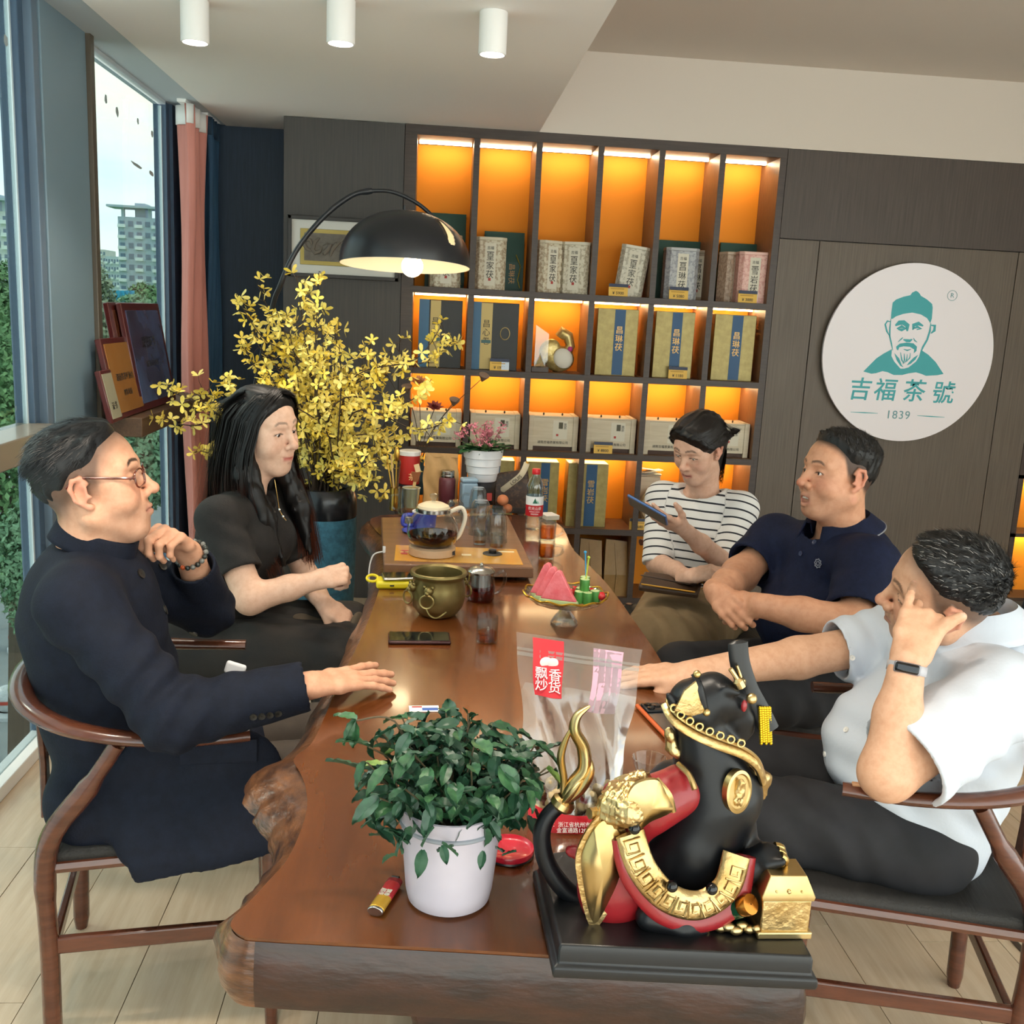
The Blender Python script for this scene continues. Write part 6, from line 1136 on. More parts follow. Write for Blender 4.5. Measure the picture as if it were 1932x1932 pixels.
    cloth(t, 'trousers', [(Rc(hp[0], kn[0], .09, .07),), (Rc(hp[1], kn[1], .09, .07),)]+[(Rc(k_, k_+V3(-.02, 0, -.44), .068, .05, cap=True), .03) for k_ in kn], .008, m_tr, [(kn[0], V3(1, 0, .4), .05, .12, .005)], .003)
    for k_ in kn: shoe(t, k_+V3(-.02, 0, -.455), f, m_shoe)
    # glasses
    gl = []; G = lambda p: hc+Rm@(np.array(p, float)*s); m_gf = mat('tortoise', '3c1a12', .25, c2='6b2c1a', ns=60, coat=.5)
    fr = MB()
    for x in (-1, 1):
        fr.tube([G((x*.035+.0245*np.sign(math.cos(a))*abs(math.cos(a))**.5, .100-.012*abs(x*.035+.024*math.cos(a)*1.0)/.055, .0+.0165*np.sign(math.sin(a))*abs(math.sin(a))**.6)) for a in np.linspace(0, 2*math.pi, 29)[:-1]], .0019, 6, close=True)
    fr.tube([G((-.0125, .0955, .004)), G((0, .099, .006)), G((.0125, .0955, .004))], .002, 6)
    gs = part('glasses', fr, m_gf, t, world=True); tm = MB()
    for x in (-1, 1): tm.tube([G((x*.058, .088, .004)), G((x*.072, .06, .012)), G((x*.0795, .004, .025)), G((x*.083, -.016, .027)), G((x*.082, -.034, .012))], [.0028, .0026, .0024, .0026, .0024], 6)
    part('temple_arm', tm, m_gf, gs)
    for x in (-1, 1): ln = MB(); ln.add([G((x*.034+.02*math.cos(a), .096-.012*abs(.034+.021*math.cos(a)*x)/.055, .001+.0135*math.sin(a))) for a in np.linspace(0, 2*math.pi, 17)[:-1]], [tuple(range(16))]); part('lens', ln, glass('lens_glass', 'f4f6f8', .06, .02, 4, .4), gs)
    br_ = thing('bead_bracelet', 'beaded stone bracelet on the raised wrist of the man in the coat', 'bracelet', wrL); d = nrm(dL); a1 = nrm(np.cross(d, ZU)); a2 = np.cross(d, a1); mbd = [mat('bead_grey', '6d6f6a', .2), mat('bead_dark', '2f3330', .2), mat('bead_orange', 'c4562a', .25)]
    for k in range(18): a = 2*math.pi*k/18; part('bead', MB().sph(a1*.036*math.cos(a)+a2*.034*math.sin(a)-d*.012, .0062, 10), mbd[2 if k == 4 else k % 2], br_)
man_coat()
# ------------------------------------------------------------------ 2 woman in the black dress
def long_strands(c, Rm, s, guides, n, w, seed, jit=.012):
    """guides: polylines in head-local metres; strands interpolate between neighbouring guides"""
    g = np.random.default_rng(seed); G = [spline(np.array(q, float), 16) for q in guides]; m = min(len(q) for q in G); G = np.array([q[:m] for q in G]); V = []; k = g.uniform(0, len(G)-1.001, n); i = k.astype(int); fr = (k-i)[:, None, None]
    P = G[i]*(1-fr)+G[i+1]*fr; P = P+g.normal(0, jit, (n, 1, 3))*np.linspace(.25, 1, m)[None, :, None]+np.sin(np.linspace(0, 9, m)[None, :, None]+g.uniform(0, 6, (n, 1, 3)))*.0025
    cut = g.uniform(.82, 1.0, n); P = P[:, :1]+(P-P[:, :1])*1.0; idx = np.linspace(0, m-1, 11).astype(int); P = P[:, idx]; W = c+(P*s)@Rm.T; T = np.gradient(W, axis=1); T /= np.linalg.norm(T, axis=2)[..., None]+1e-9
    out = W-(c+np.array([0, 0, .0])); side = np.cross(T, out); side /= np.linalg.norm(side, axis=2)[..., None]+1e-9; ww = (w*np.linspace(1, .35, 11))[None, :, None]
    A, B = W-side*ww, W+side*ww; V = np.stack([A, B], 2).reshape(n, -1, 3); kk = 22; b = np.arange(n)[:, None]*kk; Q = np.concatenate([np.concatenate([b+2*j, b+2*j+1, b+2*j+3, b+2*j+2], 1) for j in range(10)])
    return V.reshape(-1, 3), Q, np.repeat(np.tile(np.linspace(0, 1, 11), n), 2)
def hair_cap(S, hc, Rm, s, th, hl, seed, gro=.002, st=(1, .15, 1)):
    W = lambda p: hc+Rm@(np.array(p, float)*s); S.add(El(W((0, -.018, .032)), np.array((.0745, .092, .083))*s, Rm), .02); S.add(El(W((0, .028, .036)), np.array((.063, .058, .064))*s, Rm), .03)
    def fn(P, F):
        L = (P-hc)@Rm/s; f = L[:, 2]-hl(L); return F-(-.006+(th+.006)*smoothstep(-.004, .035, f))+gro*np.sin(wob(L*np.array(st), 60, seed, 4)*6)*smoothstep(.0, .03, f)
    S.near(fn, .06)
def woman_black():
    hc = V3(-.494, 3.0, 1.163); Rm = frame(-30, 4, -4); s = np.array([1.05, 1.04, 1.05]); f = nrm(V3(.9, -.3, 0)); l = V3(-f[1], f[0], 0)
    P0, P1, P2, nb = V3(-.66, 3.0, .5), V3(-.60, 2.985, .66), V3(-.555, 2.985, .84), V3(-.535, 2.985, .99)
    shR, shL = nb-l*.155+V3(-.01, 0, -.07), nb+l*.155+V3(0, 0, -.075); elR, wrR = V3(-.487, 2.73, .722), V3(-.312, 2.78, .765); elL, wrL = V3(-.37, 3.1, .67), V3(-.30, 2.87, .672)
    t = thing('person', 'long-haired woman in a black dress sitting beside the yellow flowers', 'person', (P0[0], P0[1], 0)); dR, dL = V3(.09, .03, .02), V3(.075, -.02, -.05)
    def build(S):
        skin_head(S, hc, Rm, s, dict(fat=.75, jaw=.94, eye=.75, smile=.0045)); S.add(Rc(hc+Rm@V3(0, -.022, -.05), nb, .045, .05), .03)
        S.add(Rc(nb-V3(0, 0, .02), P2+f*.02, .055, .08, f, .7), .03); S.add(Rc(shR, shL, .036), .03); S.add(Rc(shL, elL, .036, .04), .03)
        S.add(Rc(shR, elR, .048, .043), .03); S.add(Rc(elR, elR*.4+wrR*.6, .044, .034), .02); S.add(Rc(elR*.4+wrR*.6, wrR, .034, .026), .02); hand(S, wrR, dR, V3(-.1, -.75, .65), False, .9, ((70, 85, 45), (75, 88, 45), (78, 88, 45), (78, 85, 45)), (3, 1, -1, -3), ((.35, .6), 25))
        S.add(Rc(elL, wrL, .042, .026), .02); hand(S, wrL, dL, V3(.4, -.5, .75), True, .9, ((20, 22, 12), (24, 24, 12), (28, 24, 12), (30, 24, 12)), (7, 2, -3, -8), ((.4, .5), 10))
    P = dict(skin='e6bda4', flush=.3, lip='b5544e', lipw=.85, brow=.6, lash=.95)
    V, N = skin(t, [(*box_of(hc+V3(.07, .06, .08), hc-V3(.07, .07, 0), elR, wrR+dR, wrL+dL*1.3, elL, shR, shL, P2, m=.055), .0032)], build, lambda V: hand_tint(head_cols(V, hc, Rm, s, P), V, [wrR+dR, wrL+dL], .06)); eyes(t, hc, Rm, s, dict(gaze=(.05, 1, -.25)))
    # hair: cap, curtains of long hair and loose strands
    S = Field(hc-V3(.26, .26, .44), hc+V3(.26, .26, .16), .0055); W = lambda p: hc+Rm@(np.array(p, float)*s)
    hair_cap(S, hc, Rm, s, .011, lambda L: np.interp(L[:, 1], [-.13, .0, .03, .05, .068, .085, .12], [-.2, -.2, -.03, .028, .055, .085, .1])-.0*L[:, 0], 4)
    S.add(Rc(W((0, -.05, .0)), W((-.02, -.09, -.24)), .074, .085), .03)
    for x in (-1, 1): S.add(Rc(W((x*.062, -.012, .03)), W((x*.078, -.004, -.11)), .03, .036), .025); S.add(Rc(W((x*.078, -.004, -.11)), W((x*.078, .07, -.23)), .036, .03), .025); S.add(Rc(W((x*.078, .07, -.23)), W((x*.06, .125, -.36)), .028, .008), .025)
    S.near(lambda Pp, F: F+.004*np.sin(wob(((Pp-hc)@Rm)*np.array([1, 1, .1]), 70, 4, 4)*6)*smoothstep(.06, -.02, ((Pp-hc)@Rm)[:, 2]), .03); HV, HQ = S.mesh(1)
    def gset(x): return [[(x*.004, .06-.024*j, .117-.004*j*j), (x*(.04+.003*j), .066-.03*j, .102-.003*j), (x*(.078+.004*j), .044-.034*j, .04), (x*(.092+.004*j), .024-.03*j, -.05), (x*(.104+.004*j), .036-.036*j, -.15), (x*(.1+.008*j), .085-.045*j, -.26), (x*(.08+.012*j), .13-.055*j, -.39+.012*j)] for j in range(5)]
    L = [(HV, HQ)]; CC = [np.tile(np.array(hexc('0f0c0c')[:3]), (len(HV), 1))]; g = np.random.default_rng(5)
    for x, n in ((-1, 1500), (1, 600)):
        v, q, tt = long_strands(hc, Rm, s, gset(x), n, .0016, 7+x); L.append((v, q)); base = np.array(hexc('120e0d')[:3]); tip = np.array(hexc('5a2f20')[:3]); w = smoothstep(.55, 1, tt)[:, None]; k = np.repeat(g.uniform(.6, 1.8, n), 22)[:, None]; CC.append((base*(1-w)+tip*w)*k)
    v, q, tt = long_strands(hc, Rm, s, [[(.07-.035*j, -.03, .11), (.085-.043*j, -.108, .04), (.085-.045*j, -.135, -.1), (.085-.05*j, -.175, -.27), (.085-.055*j, -.19, -.34)] for j in range(5)], 500, .0014, 21); L.append((v, q)); CC.append(np.tile(np.array(hexc('120e0d')[:3]), (len(v), 1)))
    HV, HQ = joinVQ(L); part('hair', nmesh('hair', HV, HQ, np.concatenate(CC), m_hair), None, t, world=True)
    m_dr = mat('black_cotton', '1a1716', .85, c2='211d1b', ns=30, bump=.2, bs=200); cR = shR+(elR-shR)*.68; cL = shL+(elL-shL)*.7
    pr = [(Rc(P0, P1, .165, .15, f, .8),), (Rc(P1, P2, .148, .15, f, .82),), (Rc(P2, nb-V3(0, 0, .075), .15, .09, f, .8),), (El(P2+f*.06-l*.06+V3(0, 0, -.01), .08), .04), (El(P2+f*.06+l*.06+V3(0, 0, -.01), .08), .04), (Rc(shR+l*.02, shL-l*.02, .056),), (Rc(nb-V3(0, 0, .06), shR, .05, .056), .04), (Rc(shR, cR, .062, .064, cap=True), .03), (Rc(shL, cL, .06, .06, cap=True), .03)]
    V, N = cloth(t, 'dress_top', pr, .0055, m_dr, [(shR+V3(.05, -.02, -.08), V3(.5, .2, 1), .06, .1, .004), (P1-l*.08, V3(.3, .2, 1), .07, .12, .004)], .0018, 18, subs=[El(nb+f*.035+V3(0, 0, .02), (.075, .075, .09)), Rc(cR-nrm(elR-shR)*.01, cR+nrm(elR-shR)*.05, .052, cap0=True)])
    kn = [V3(-.24, 2.80, .54), V3(-.24, 3.02, .54)]; hp = [P0-l*.09, P0+l*.09]; m_sk = mat('brown_black_skirt', '1c1b1c', .8, c2='2a2521', ns=6, bump=.2, bs=160)
    cloth(t, 'skirt', [(Rc(hp[0], kn[0], .115, .085),), (Rc(hp[1], kn[1], .115, .085),), (Rc((hp[0]+hp[1])/2, (kn[0]+kn[1])/2, .1, .09),), (Rc(kn[0], kn[0]+V3(.02, 0, -.33), .085, .1, cap=True),), (Rc(kn[1], kn[1]+V3(.02, 0, -.33), .085, .1, cap=True),), (Rc((hp[0]+kn[0])/2-l*.06, (hp[0]+kn[0])/2-l*.09-V3(0, 0, .2), .1, .11, l, .4), .03)], .0075, m_sk, [((kn[0]+hp[0])/2, V3(.4, 1, .3), .09, .2, .01), (kn[0], V3(.3, 1, .1), .07, .15, .009)], .004, 14)
    cloth(t, 'apron_fold', [(Rc(kn[0]*.75+hp[0]*.25+V3(0, .1, .075), kn[0]+V3(.04, .06, .05), .05, .06, ZU, .3), .02), (Rc(kn[0]+V3(.04, .06, .05), kn[0]+V3(.06, .06, -.12), .06, .06, f, .3), .02)], .007, mat('taupe_cloth', '5d5142', .8), [], .003)
    for k_ in kn: shoe(t, k_+V3(.0, 0, -.465), f, m_shoe)
    nk = thing('necklace', 'fine gold necklace with small charms on the woman in black', 'necklace', nb+f*.08); g_ = mat('fine_gold', 'c9a468', .3, m=1); p1, p2, p3, p4 = PY(523, 935, 2.93), PY(527, 962, 2.895), PY(534, 975, 2.885), PY(540, 982, 2.88); o0 = nb+f*.08
    part('chain', MB().tube([PY(518, 905, 2.93)-o0, p1-o0, p2-o0, p3-o0, p4-o0], .0012, 5), g_, nk)
    for p in (p2, p3): part('charm', MB().sph(p-o0, (.004, .002, .005), 8), mat('charm_silver', 'd5d0c8', .2, m=.8), nk)
woman_black()
# ------------------------------------------------------------------ 3 woman in the striped top
def woman_striped():
    hc = V3(.93, 3.40, 1.108); Rm = frame(-140, 24, 3); s = np.array([.96, .95, .96]); f = nrm(V3(-.55, -.84, 0)); l = V3(-f[1], f[0], 0)
    P0, P1, P2, nb = V3(1.0, 3.5, .5), V3(.985, 3.475, .66), V3(.975, 3.47, .82), V3(.975, 3.465, .955)
    shR, shL = nb-l*.15+V3(0, .0, -.055), nb+l*.15+V3(0, 0, -.055); elR, wrR = PY(1240, 1062, 3.42), PY(1298, 1088, 3.17); elL, wrL = PY(1372, 1068, 3.28), PY(1288, 997, 3.12)
    t = thing('person', 'woman in a black and white striped top looking down at her phone', 'person', (P0[0], P0[1], 0)); dR = PY(1335, 1080, 3.12)-wrR; dL = PY(1228, 968, 3.07)-wrL
    def build(S):
        skin_head(S, hc, Rm, s, dict(fat=.1, jaw=.9, eye=.35, mouth=.0015)); S.add(Rc(hc+Rm@V3(0, -.022, -.05), nb, .044, .05), .03); S.add(Rc(nb, P2, .055, .06, f, .7), .03); S.add(Rc(shR, shL, .036), .03); S.add(Rc(shR, elR, .03, .036), .03); S.add(Rc(shL, elL, .03, .036), .03)
        for a, b, d, lf in ((elR, wrR, dR, False), (elL, wrL, dL, True)): S.add(Rc(a, a*.4+b*.6, .04, .031), .02); S.add(Rc(a*.4+b*.6, b, .031, .024), .02)
        hand(S, wrR, dR, V3(-.3, -.5, .8), False, .88, ((40, 55, 30),)*4, (3, 1, -2, -5), ((.3, .5), 10)); hand(S, wrL, dL, V3(.35, -.25, -.9), True, .88, ((6, 10, 8), (8, 10, 8), (10, 12, 8), (12, 14, 8)), (2, 0, -3, -6), ((.6, .5), 20))
    P = dict(skin='deb49c', flush=.35, lip='b0504c', lipw=.85, brow=.75, lash=.9)
    skin(t, [(*box_of(hc+V3(.07, .06, .08), hc-V3(.07, .07, 0), elR, wrR+dR, wrL+dL*1.2, elL, shR, shL, P2, m=.055), .0034)], build, lambda V: hand_tint(head_cols(V, hc, Rm, s, P), V, [wrL+dL], .06)); eyes(t, hc, Rm, s, dict(gaze=(0, 1, -.5)))
    S = Field(hc-V3(.18, .18, .2), hc+V3(.18, .22, .16), .004); W = lambda p: hc+Rm@(np.array(p, float)*s)
    hair_cap(S, hc, Rm, s, .019, lambda L: np.interp(L[:, 1], [-.13, -.05, -.025, -.008, .012, .032, .05, .068, .082, .1], [-.055, -.05, -.02, .016, -.004, -.01, .012, .04, .062, .078])+.25*np.clip(L[:, 0], -.03, .05)*(L[:, 1] > .05), 9, .0026)
    S.add(Rc(W((0, -.1, .015)), W((0, -.118, -.03)), .03, .034), .03); S.add(Rc(W((0, -.118, -.03)), W((.0, -.08, -.15)), .034, .016), .02)
    HV, HQ = S.mesh(1); L = [(HV, HQ)]; CC = [np.tile(np.array(hexc('120d0c')[:3]), (len(HV), 1))]; g = np.random.default_rng(8)
    for x, n in ((1, 260), (-1, 260)):
        v, q, tt = long_strands(hc, Rm, s, [[(x*.01, .074-.03*j, .116-.002*j), (x*.05, .07-.045*j, .102), (x*.086, .05-.05*j, .05), (x*.094, .0-.045*j, .025), (x*.066, -.09, .02), (0, -.115, .0)] for j in range(4)], n, .0012, 31+x, .003); L.append((v, q)); CC.append(np.tile(np.array(hexc('160f0d')[:3]), (len(v), 1))*np.repeat(g.uniform(.5, 2, n), 22)[:, None])
    v, q, tt = long_strands(hc, Rm, s, [[(-.02+.014*j, -.1, .03), (-.025+.018*j, -.138, -.03), (-.025+.018*j, -.1, -.14), (-.02+.015*j, -.075, -.18)] for j in range(4)], 180, .0012, 40, .008); L.append((v, q)); CC.append(np.tile(np.array(hexc('160f0d')[:3]), (len(v), 1)))
    HV, HQ = joinVQ(L); part('hair', nmesh('hair', HV, HQ, np.concatenate(CC), m_hair), None, t, world=True)
    # striped top: stripe coordinate stored per vertex, thresholded in the material
    M = bpy.data.materials.new('striped_knit'); M.use_nodes = True; nt = M.node_tree; b = nt.nodes['Principled BSDF']; b.inputs['Roughness'].default_value = .85; at = NT(nt, 'ShaderNodeAttribute', attribute_name='Col'); sp_ = NT(nt, 'ShaderNodeSeparateColor'); fr = NT(nt, 'ShaderNodeMath', operation='FRACT'); mu = NT(nt, 'ShaderNodeMath', operation='MULTIPLY'); lt = NT(nt, 'ShaderNodeMath', operation='LESS_THAN'); mu.inputs[1].default_value = 1/.0295; lt.inputs[1].default_value = .2; mxx = NT(nt, 'ShaderNodeMix', data_type='RGBA'); mxx.inputs[6].default_value = hexc('e4e2df'); mxx.inputs[7].default_value = hexc('20232b')
    nt.links.new(at.outputs['Color'], sp_.inputs[0]); nt.links.new(sp_.outputs[0], mu.inputs[0]); nt.links.new(mu.outputs[0], fr.inputs[0]); nt.links.new(fr.outputs[0], lt.inputs[0]); nt.links.new(lt.outputs[0], mxx.inputs[0]); nt.links.new(mxx.outputs[2], b.inputs['Base Color'])
    cR, cL = shR+(elR-shR)*1.02, shL+(elL-shL)*1.0; torso = [Rc(P0, P1, .145, .14, f, .8), Rc(P1, P2, .14, .145, f, .78), Rc(P2, nb-V3(0, 0, .06), .145, .085, f, .8)]; sl = [Rc(shR, cR, .056, .055, cap=True), Rc(shL, cL, .056, .055, cap=True)]
    def scol(V):
        X, Y, Z = V[:, 0], V[:, 1], V[:, 2]; dt = np.min([p.d(X, Y, Z) for p in torso], 0); d = [p.d(X, Y, Z) for p in sl]; c = 1.0+Z+.08*np.abs((V-nb)@l)*.5
        for dd, p in zip(d, sl): ax = nrm(p.b-p.a); m_ = dd < dt-.004; c = np.where(m_, 1.3+((V-p.a)@-ax), c)
        return np.stack([c, c, c], 1)
    cloth(t, 'striped_top', [(p,) for p in torso]+[(Rc(shR+l*.02, shL-l*.02, .052),), (Rc(nb-V3(0, 0, .05), shR, .045, .052), .04), (Rc(nb-V3(0, 0, .05), shL, .045, .052), .04)]+[(p, .025) for p in sl], .0055, M, [(P1+f*.08, V3(.3, .2, 1), .07, .12, .004), (elL, V3(1, .3, 1), .05, .09, .004)], .0016, 18, subs=[El(nb+f*.02+V3(0, 0, .035), (.09, .08, .08))], cols=scol)
    kn = [V3(.74, 3.12, .5), V3(.83, 3.05, .5)]; hp = [P0-l*.08, P0+l*.08]; m_kh = mat('khaki_skirt', '8a7556', .85, c2='7b6749', ns=5, bump=.15, bs=150)
    cloth(t, 'skirt', [(Rc(hp[0], kn[0], .12, .09),), (Rc(hp[1], kn[1], .12, .09),), (Rc((hp[0]+hp[1])/2, (kn[0]+kn[1])/2, .1, .1),), (Rc(kn[0], kn[0]+V3(-.01, -.02, -.38), .09, .12, cap=True),), (Rc(kn[1], kn[1]+V3(.0, -.02, -.38), .09, .12, cap=True),)], .007, m_kh, [((kn[0]+kn[1])/2-V3(0, 0, .1), V3(1, .2, .15), .07, .18, .01), ((hp[1]+kn[1])/2, V3(1, 1, .3), .08, .14, .006)], .004, 14)
    for k_ in kn: shoe(t, k_+V3(0, 0, -.43), f, m_shoe)
    # phone in the hand, bag on the lap
    pc = PY(1222, 962, 3.055); ph = thing('held_phone', 'slim phone with a blue edge held up by the woman in stripes', 'phone', pc); Rp = np.stack([nrm(V3(.55, -.4, -.25)), nrm(V3(.2, .8, -.5)), nrm(np.cross(V3(.55, -.4, -.25), V3(.2, .8, -.5)))], 1); Rp[:, 1] = np.cross(Rp[:, 2], Rp[:, 0])
    part('frame', MB().box((0, 0, 0), (.145, .07, .008), Rp), mat('phone_edge_blue', '5f7fb8', .3, m=.4), ph, bev=.003); part('screen', MB().box(Rp@V3(0, 0, .0045), (.138, .064, .001), Rp), mat('screen_dark', '16181c', .1), ph); part('rear_shell', MB().box(Rp@V3(0, 0, -.0045), (.138, .064, .001), Rp), mat('shell_grey', '40434a', .3), ph)
    bc = PY(1265, 1103, 3.2); bg_ = thing('lap_bag', 'flat brown shoulder bag resting on the khaki skirt', 'handbag', bc, R_(-22)); part('flap', MB().box((0, 0, .0), (.2, .11, .022), rotx(.25)), mat('bag_umber', '4a3526', .5), bg_, bev=.008, bseg=3); part('strap', MB().tube(spline([(-.1, 0, .02), (-.04, -.05, .03), (.06, -.04, .02), (.1, 0, .01)], 16), .006, 6, fl=.4), mat('bag_umber2', '2e2019', .5), bg_); part('zip', MB().tube([(-.09, -.055, .004), (.09, -.055, .0)], .003, 6), m_br, bg_); part('ring', MB().tube([(.1+.012*math.cos(a), 0, .01+.012*math.sin(a)) for a in np.linspace(0, 6.28, 13)[:-1]], .0022, 6, close=True), m_br, bg_)
woman_striped()
# ------------------------------------------------------------------ 4 man in the navy polo
def man_polo():
    hc = V3(1.143, 2.70, 1.135); Rm = frame(-168, -5, -2); s = np.array([1.05, 1.05, 1.03]); f = nrm(V3(-.94, -.32, 0)); l = V3(-f[1], f[0], 0)
    P0, P1, P2, nb = V3(1.22, 2.76, .5), V3(1.205, 2.755, .68), V3(1.205, 2.75, .82), V3(1.195, 2.745, .95)
    shR, shL = V3(1.07, 2.935, .885), V3(1.20, 2.555, .905); elR, wrR = PY(1395, 1085, 2.82), PY(1352, 1118, 2.58); elL, wrL = PY(1612, 1178, 2.42), PY(1432, 1142, 2.47)
    t = thing('person', 'stocky man in a navy polo shirt talking with hands folded', 'person', (P0[0], P0[1], 0)); dR = PY(1392, 1160, 2.47)-wrR; dL = PY(1372, 1146, 2.53)-wrL; info = []
    def build(S):
        skin_head(S, hc, Rm, s, dict(fat=.85, jaw=1.12, eye=1.1, mouth=.013, nw=1.3)); S.add(Rc(hc+Rm@V3(0, -.022, -.05), nb, .062, .068), .03); S.add(Rc(nb, P2, .065, .05), .03); S.add(Rc(shR, shL, .035), .03)
        for a, b in ((elR, wrR), (elL, wrL)): S.add(Rc(a, a*.45+b*.55, .05, .043), .02); S.add(Rc(a*.45+b*.55, b, .043, .032), .02)
        S.add(Rc(shL, elL, .05, .052), .03); S.add(Rc(shR, elR, .045, .05), .03)
        hand(S, wrR, dR, V3(-.5, -.7, .4), False, .98, ((45, 62, 30),)*4, (3, 1, -2, -5), ((.3, .5), 15)); hand(S, wrL, dL, V3(-.3, -.7, .5), True, 1.0, ((45, 60, 30),)*4, (3, 1, -2, -4), ((.4, .4), 15))
    P = dict(skin='d39c7c', browz=-.003, flush=.6, mouth=.013, lip='a8615a', brow=.75, stub=.15, scalp=.9, fade=.025)
    skin(t, [(*box_of(hc+V3(.07, .06, .08), hc-V3(.09, .07, 0), elR, elL, wrR+dR*1.2, wrL+dL*1.2, shR, shL, P2, m=.06), .003)], build, lambda V: hand_tint(head_cols(V, hc, Rm, s, P), V, [wrR+dR, wrL+dL], .08)); eyes(t, hc, Rm, s, dict(gaze=(.1, 1, 0)))
    W = lambda p: hc+Rm@(np.array(p, float)*s); th = MB()
    for k in range(7): a = (k-3)*.0048; th.box(W((a, .0875-a*a*16, -.0682)), (.0046, .004, .0062), Rm)
    part('teeth', th, mat('teeth', 'e6e0d4', .25), t, world=True, bev=.0008)
    hl = lambda L: np.interp(L[:, 1], BR_Y, [-.07, -.06, -.035, .014, .016, .022, .046, .066, .078, .083])
    short_hair(t, hc, Rm, s, .016, lambda L: np.stack([L[:, 0]*4+.3, L[:, 1]*3+.4, .6+L[:, 2]*2], 1), 5200, .013, '12100f', .0, .7, 5, .12, hl=hl)
    m_po = mat('navy_pique', '10172f', .8, c2='151d38', ns=60, bump=.3, bs=300, spec=.25); cR, cL = shR+(elR-shR)*.72, shL+(elL-shL)*.86
    pr = [(Rc(P0, P1, .205, .205, f, .85),), (Rc(P1, P2, .205, .195, f, .82),), (El(P1+f*.07+V3(0, 0, .02), (.17, .17, .16)), .05), (Rc(P2, nb-V3(0, 0, .095), .19, .07, f, .82),), (Rc(shR+l*.02, shL-l*.02, .075),), (Rc(nb-V3(0, 0, .075), shR, .045, .072), .05), (Rc(nb-V3(0, 0, .075), shL, .045, .072), .05), (Rc(shR, cR, .08, .076, cap=True), .03), (Rc(shL, cL, .082, .084, cap=True), .035)]
    V, N = cloth(t, 'polo_shirt', pr, .0055, m_po, [(P1+f*.12, V3(.2, .3, 1), .09, .15, .006), (shL+V3(-.06, 0, -.08), V3(.7, .4, .6), .07, .1, .005), (P2+f*.1, V3(1, -.6, .3), .1, .12, .004)], .002, 15, subs=[Rc(cL-nrm(elL-shL)*.03, cL+nrm(elL-shL)*.05, .074), Rc(cR-nrm(elR-shR)*.03, cR+nrm(elR-shR)*.05, .066), Rc(nb-V3(0, 0, .03)+f*.03, nb+V3(0, 0, .12)+f*.05, .079)])
    Rn = frame(199-360, 13, 0); cc = nb+V3(-.012, -.006, .03)
    collar(t, 'polo_collar', cc, Rn, lambda a, v: ((.074+.004*v, .08+.004*v, .038*v*2-.008) if v < .5 else (.08+.036*(v-.5)*2, .088+.042*(v-.5)*2+.012*(1-abs(a)/170), .03-(v-.5)*2*(.042+.03*max(0, 1-abs(a)/80)))), m_po, a0=26, a1=334, nv=10)
    collar(t, 'collar_tipping', cc, Rn, lambda a, v: (.1175, .1315+.012*(1-abs(a)/170), -.0125-.03*max(0, 1-abs(a)/80)+.003*v), mat('tipping_grey', '8d8f96', .7), a0=27, a1=333, nv=1, th=.003)
    mbt = mat('navy_button', '2a3350', .3)
    for x, y in ((1532, 1017), (1505, 1040)): button(t, V, N, x, y, .0075, mbt)
    p, n = pick(V, N, 1538, 1070); ex = nrm(np.cross(ZU, n)); ey = np.cross(n, ex)
    part('chest_emblem', MB().tube([p+n*.002+(ex*math.cos(a)+ey*math.sin(a))*.0115*(1+.14*math.cos(8*a)) for a in np.linspace(0, 2*math.pi, 49)[:-1]], .0014, 5, close=True).tube([p+n*.002+(ex*math.cos(a)+ey*math.sin(a))*.0055 for a in np.linspace(0, 2*math.pi, 17)[:-1]], .0012, 5, close=True), mat('emblem_grey', '8a8d98', .6), t, world=True)
    hp = [P0-l*.11, P0+l*.11]; kn = [hp[0]+f*.44+V3(-.02, .0, .04), hp[1]+f*.42+V3(0, .0, .04)]; m_bk = mat('black_trousers', '141418', .8, c2='1a1a1f', ns=20)
    cloth(t, 'trousers', [(Rc(hp[0], kn[0], .105, .08),), (Rc(hp[1], kn[1], .105, .08),), (Rc(hp[0], hp[1], .11),)]+[(Rc(k_, k_+V3(.02, 0, -.42), .075, .055, cap=True),) for k_ in kn], .0075, m_bk, [((hp[1]+kn[1])/2, V3(1, .4, .3), .08, .18, .007)], .003)
    for k_ in kn: shoe(t, k_+V3(.02, 0, -.455), f, m_shoe)
man_polo()
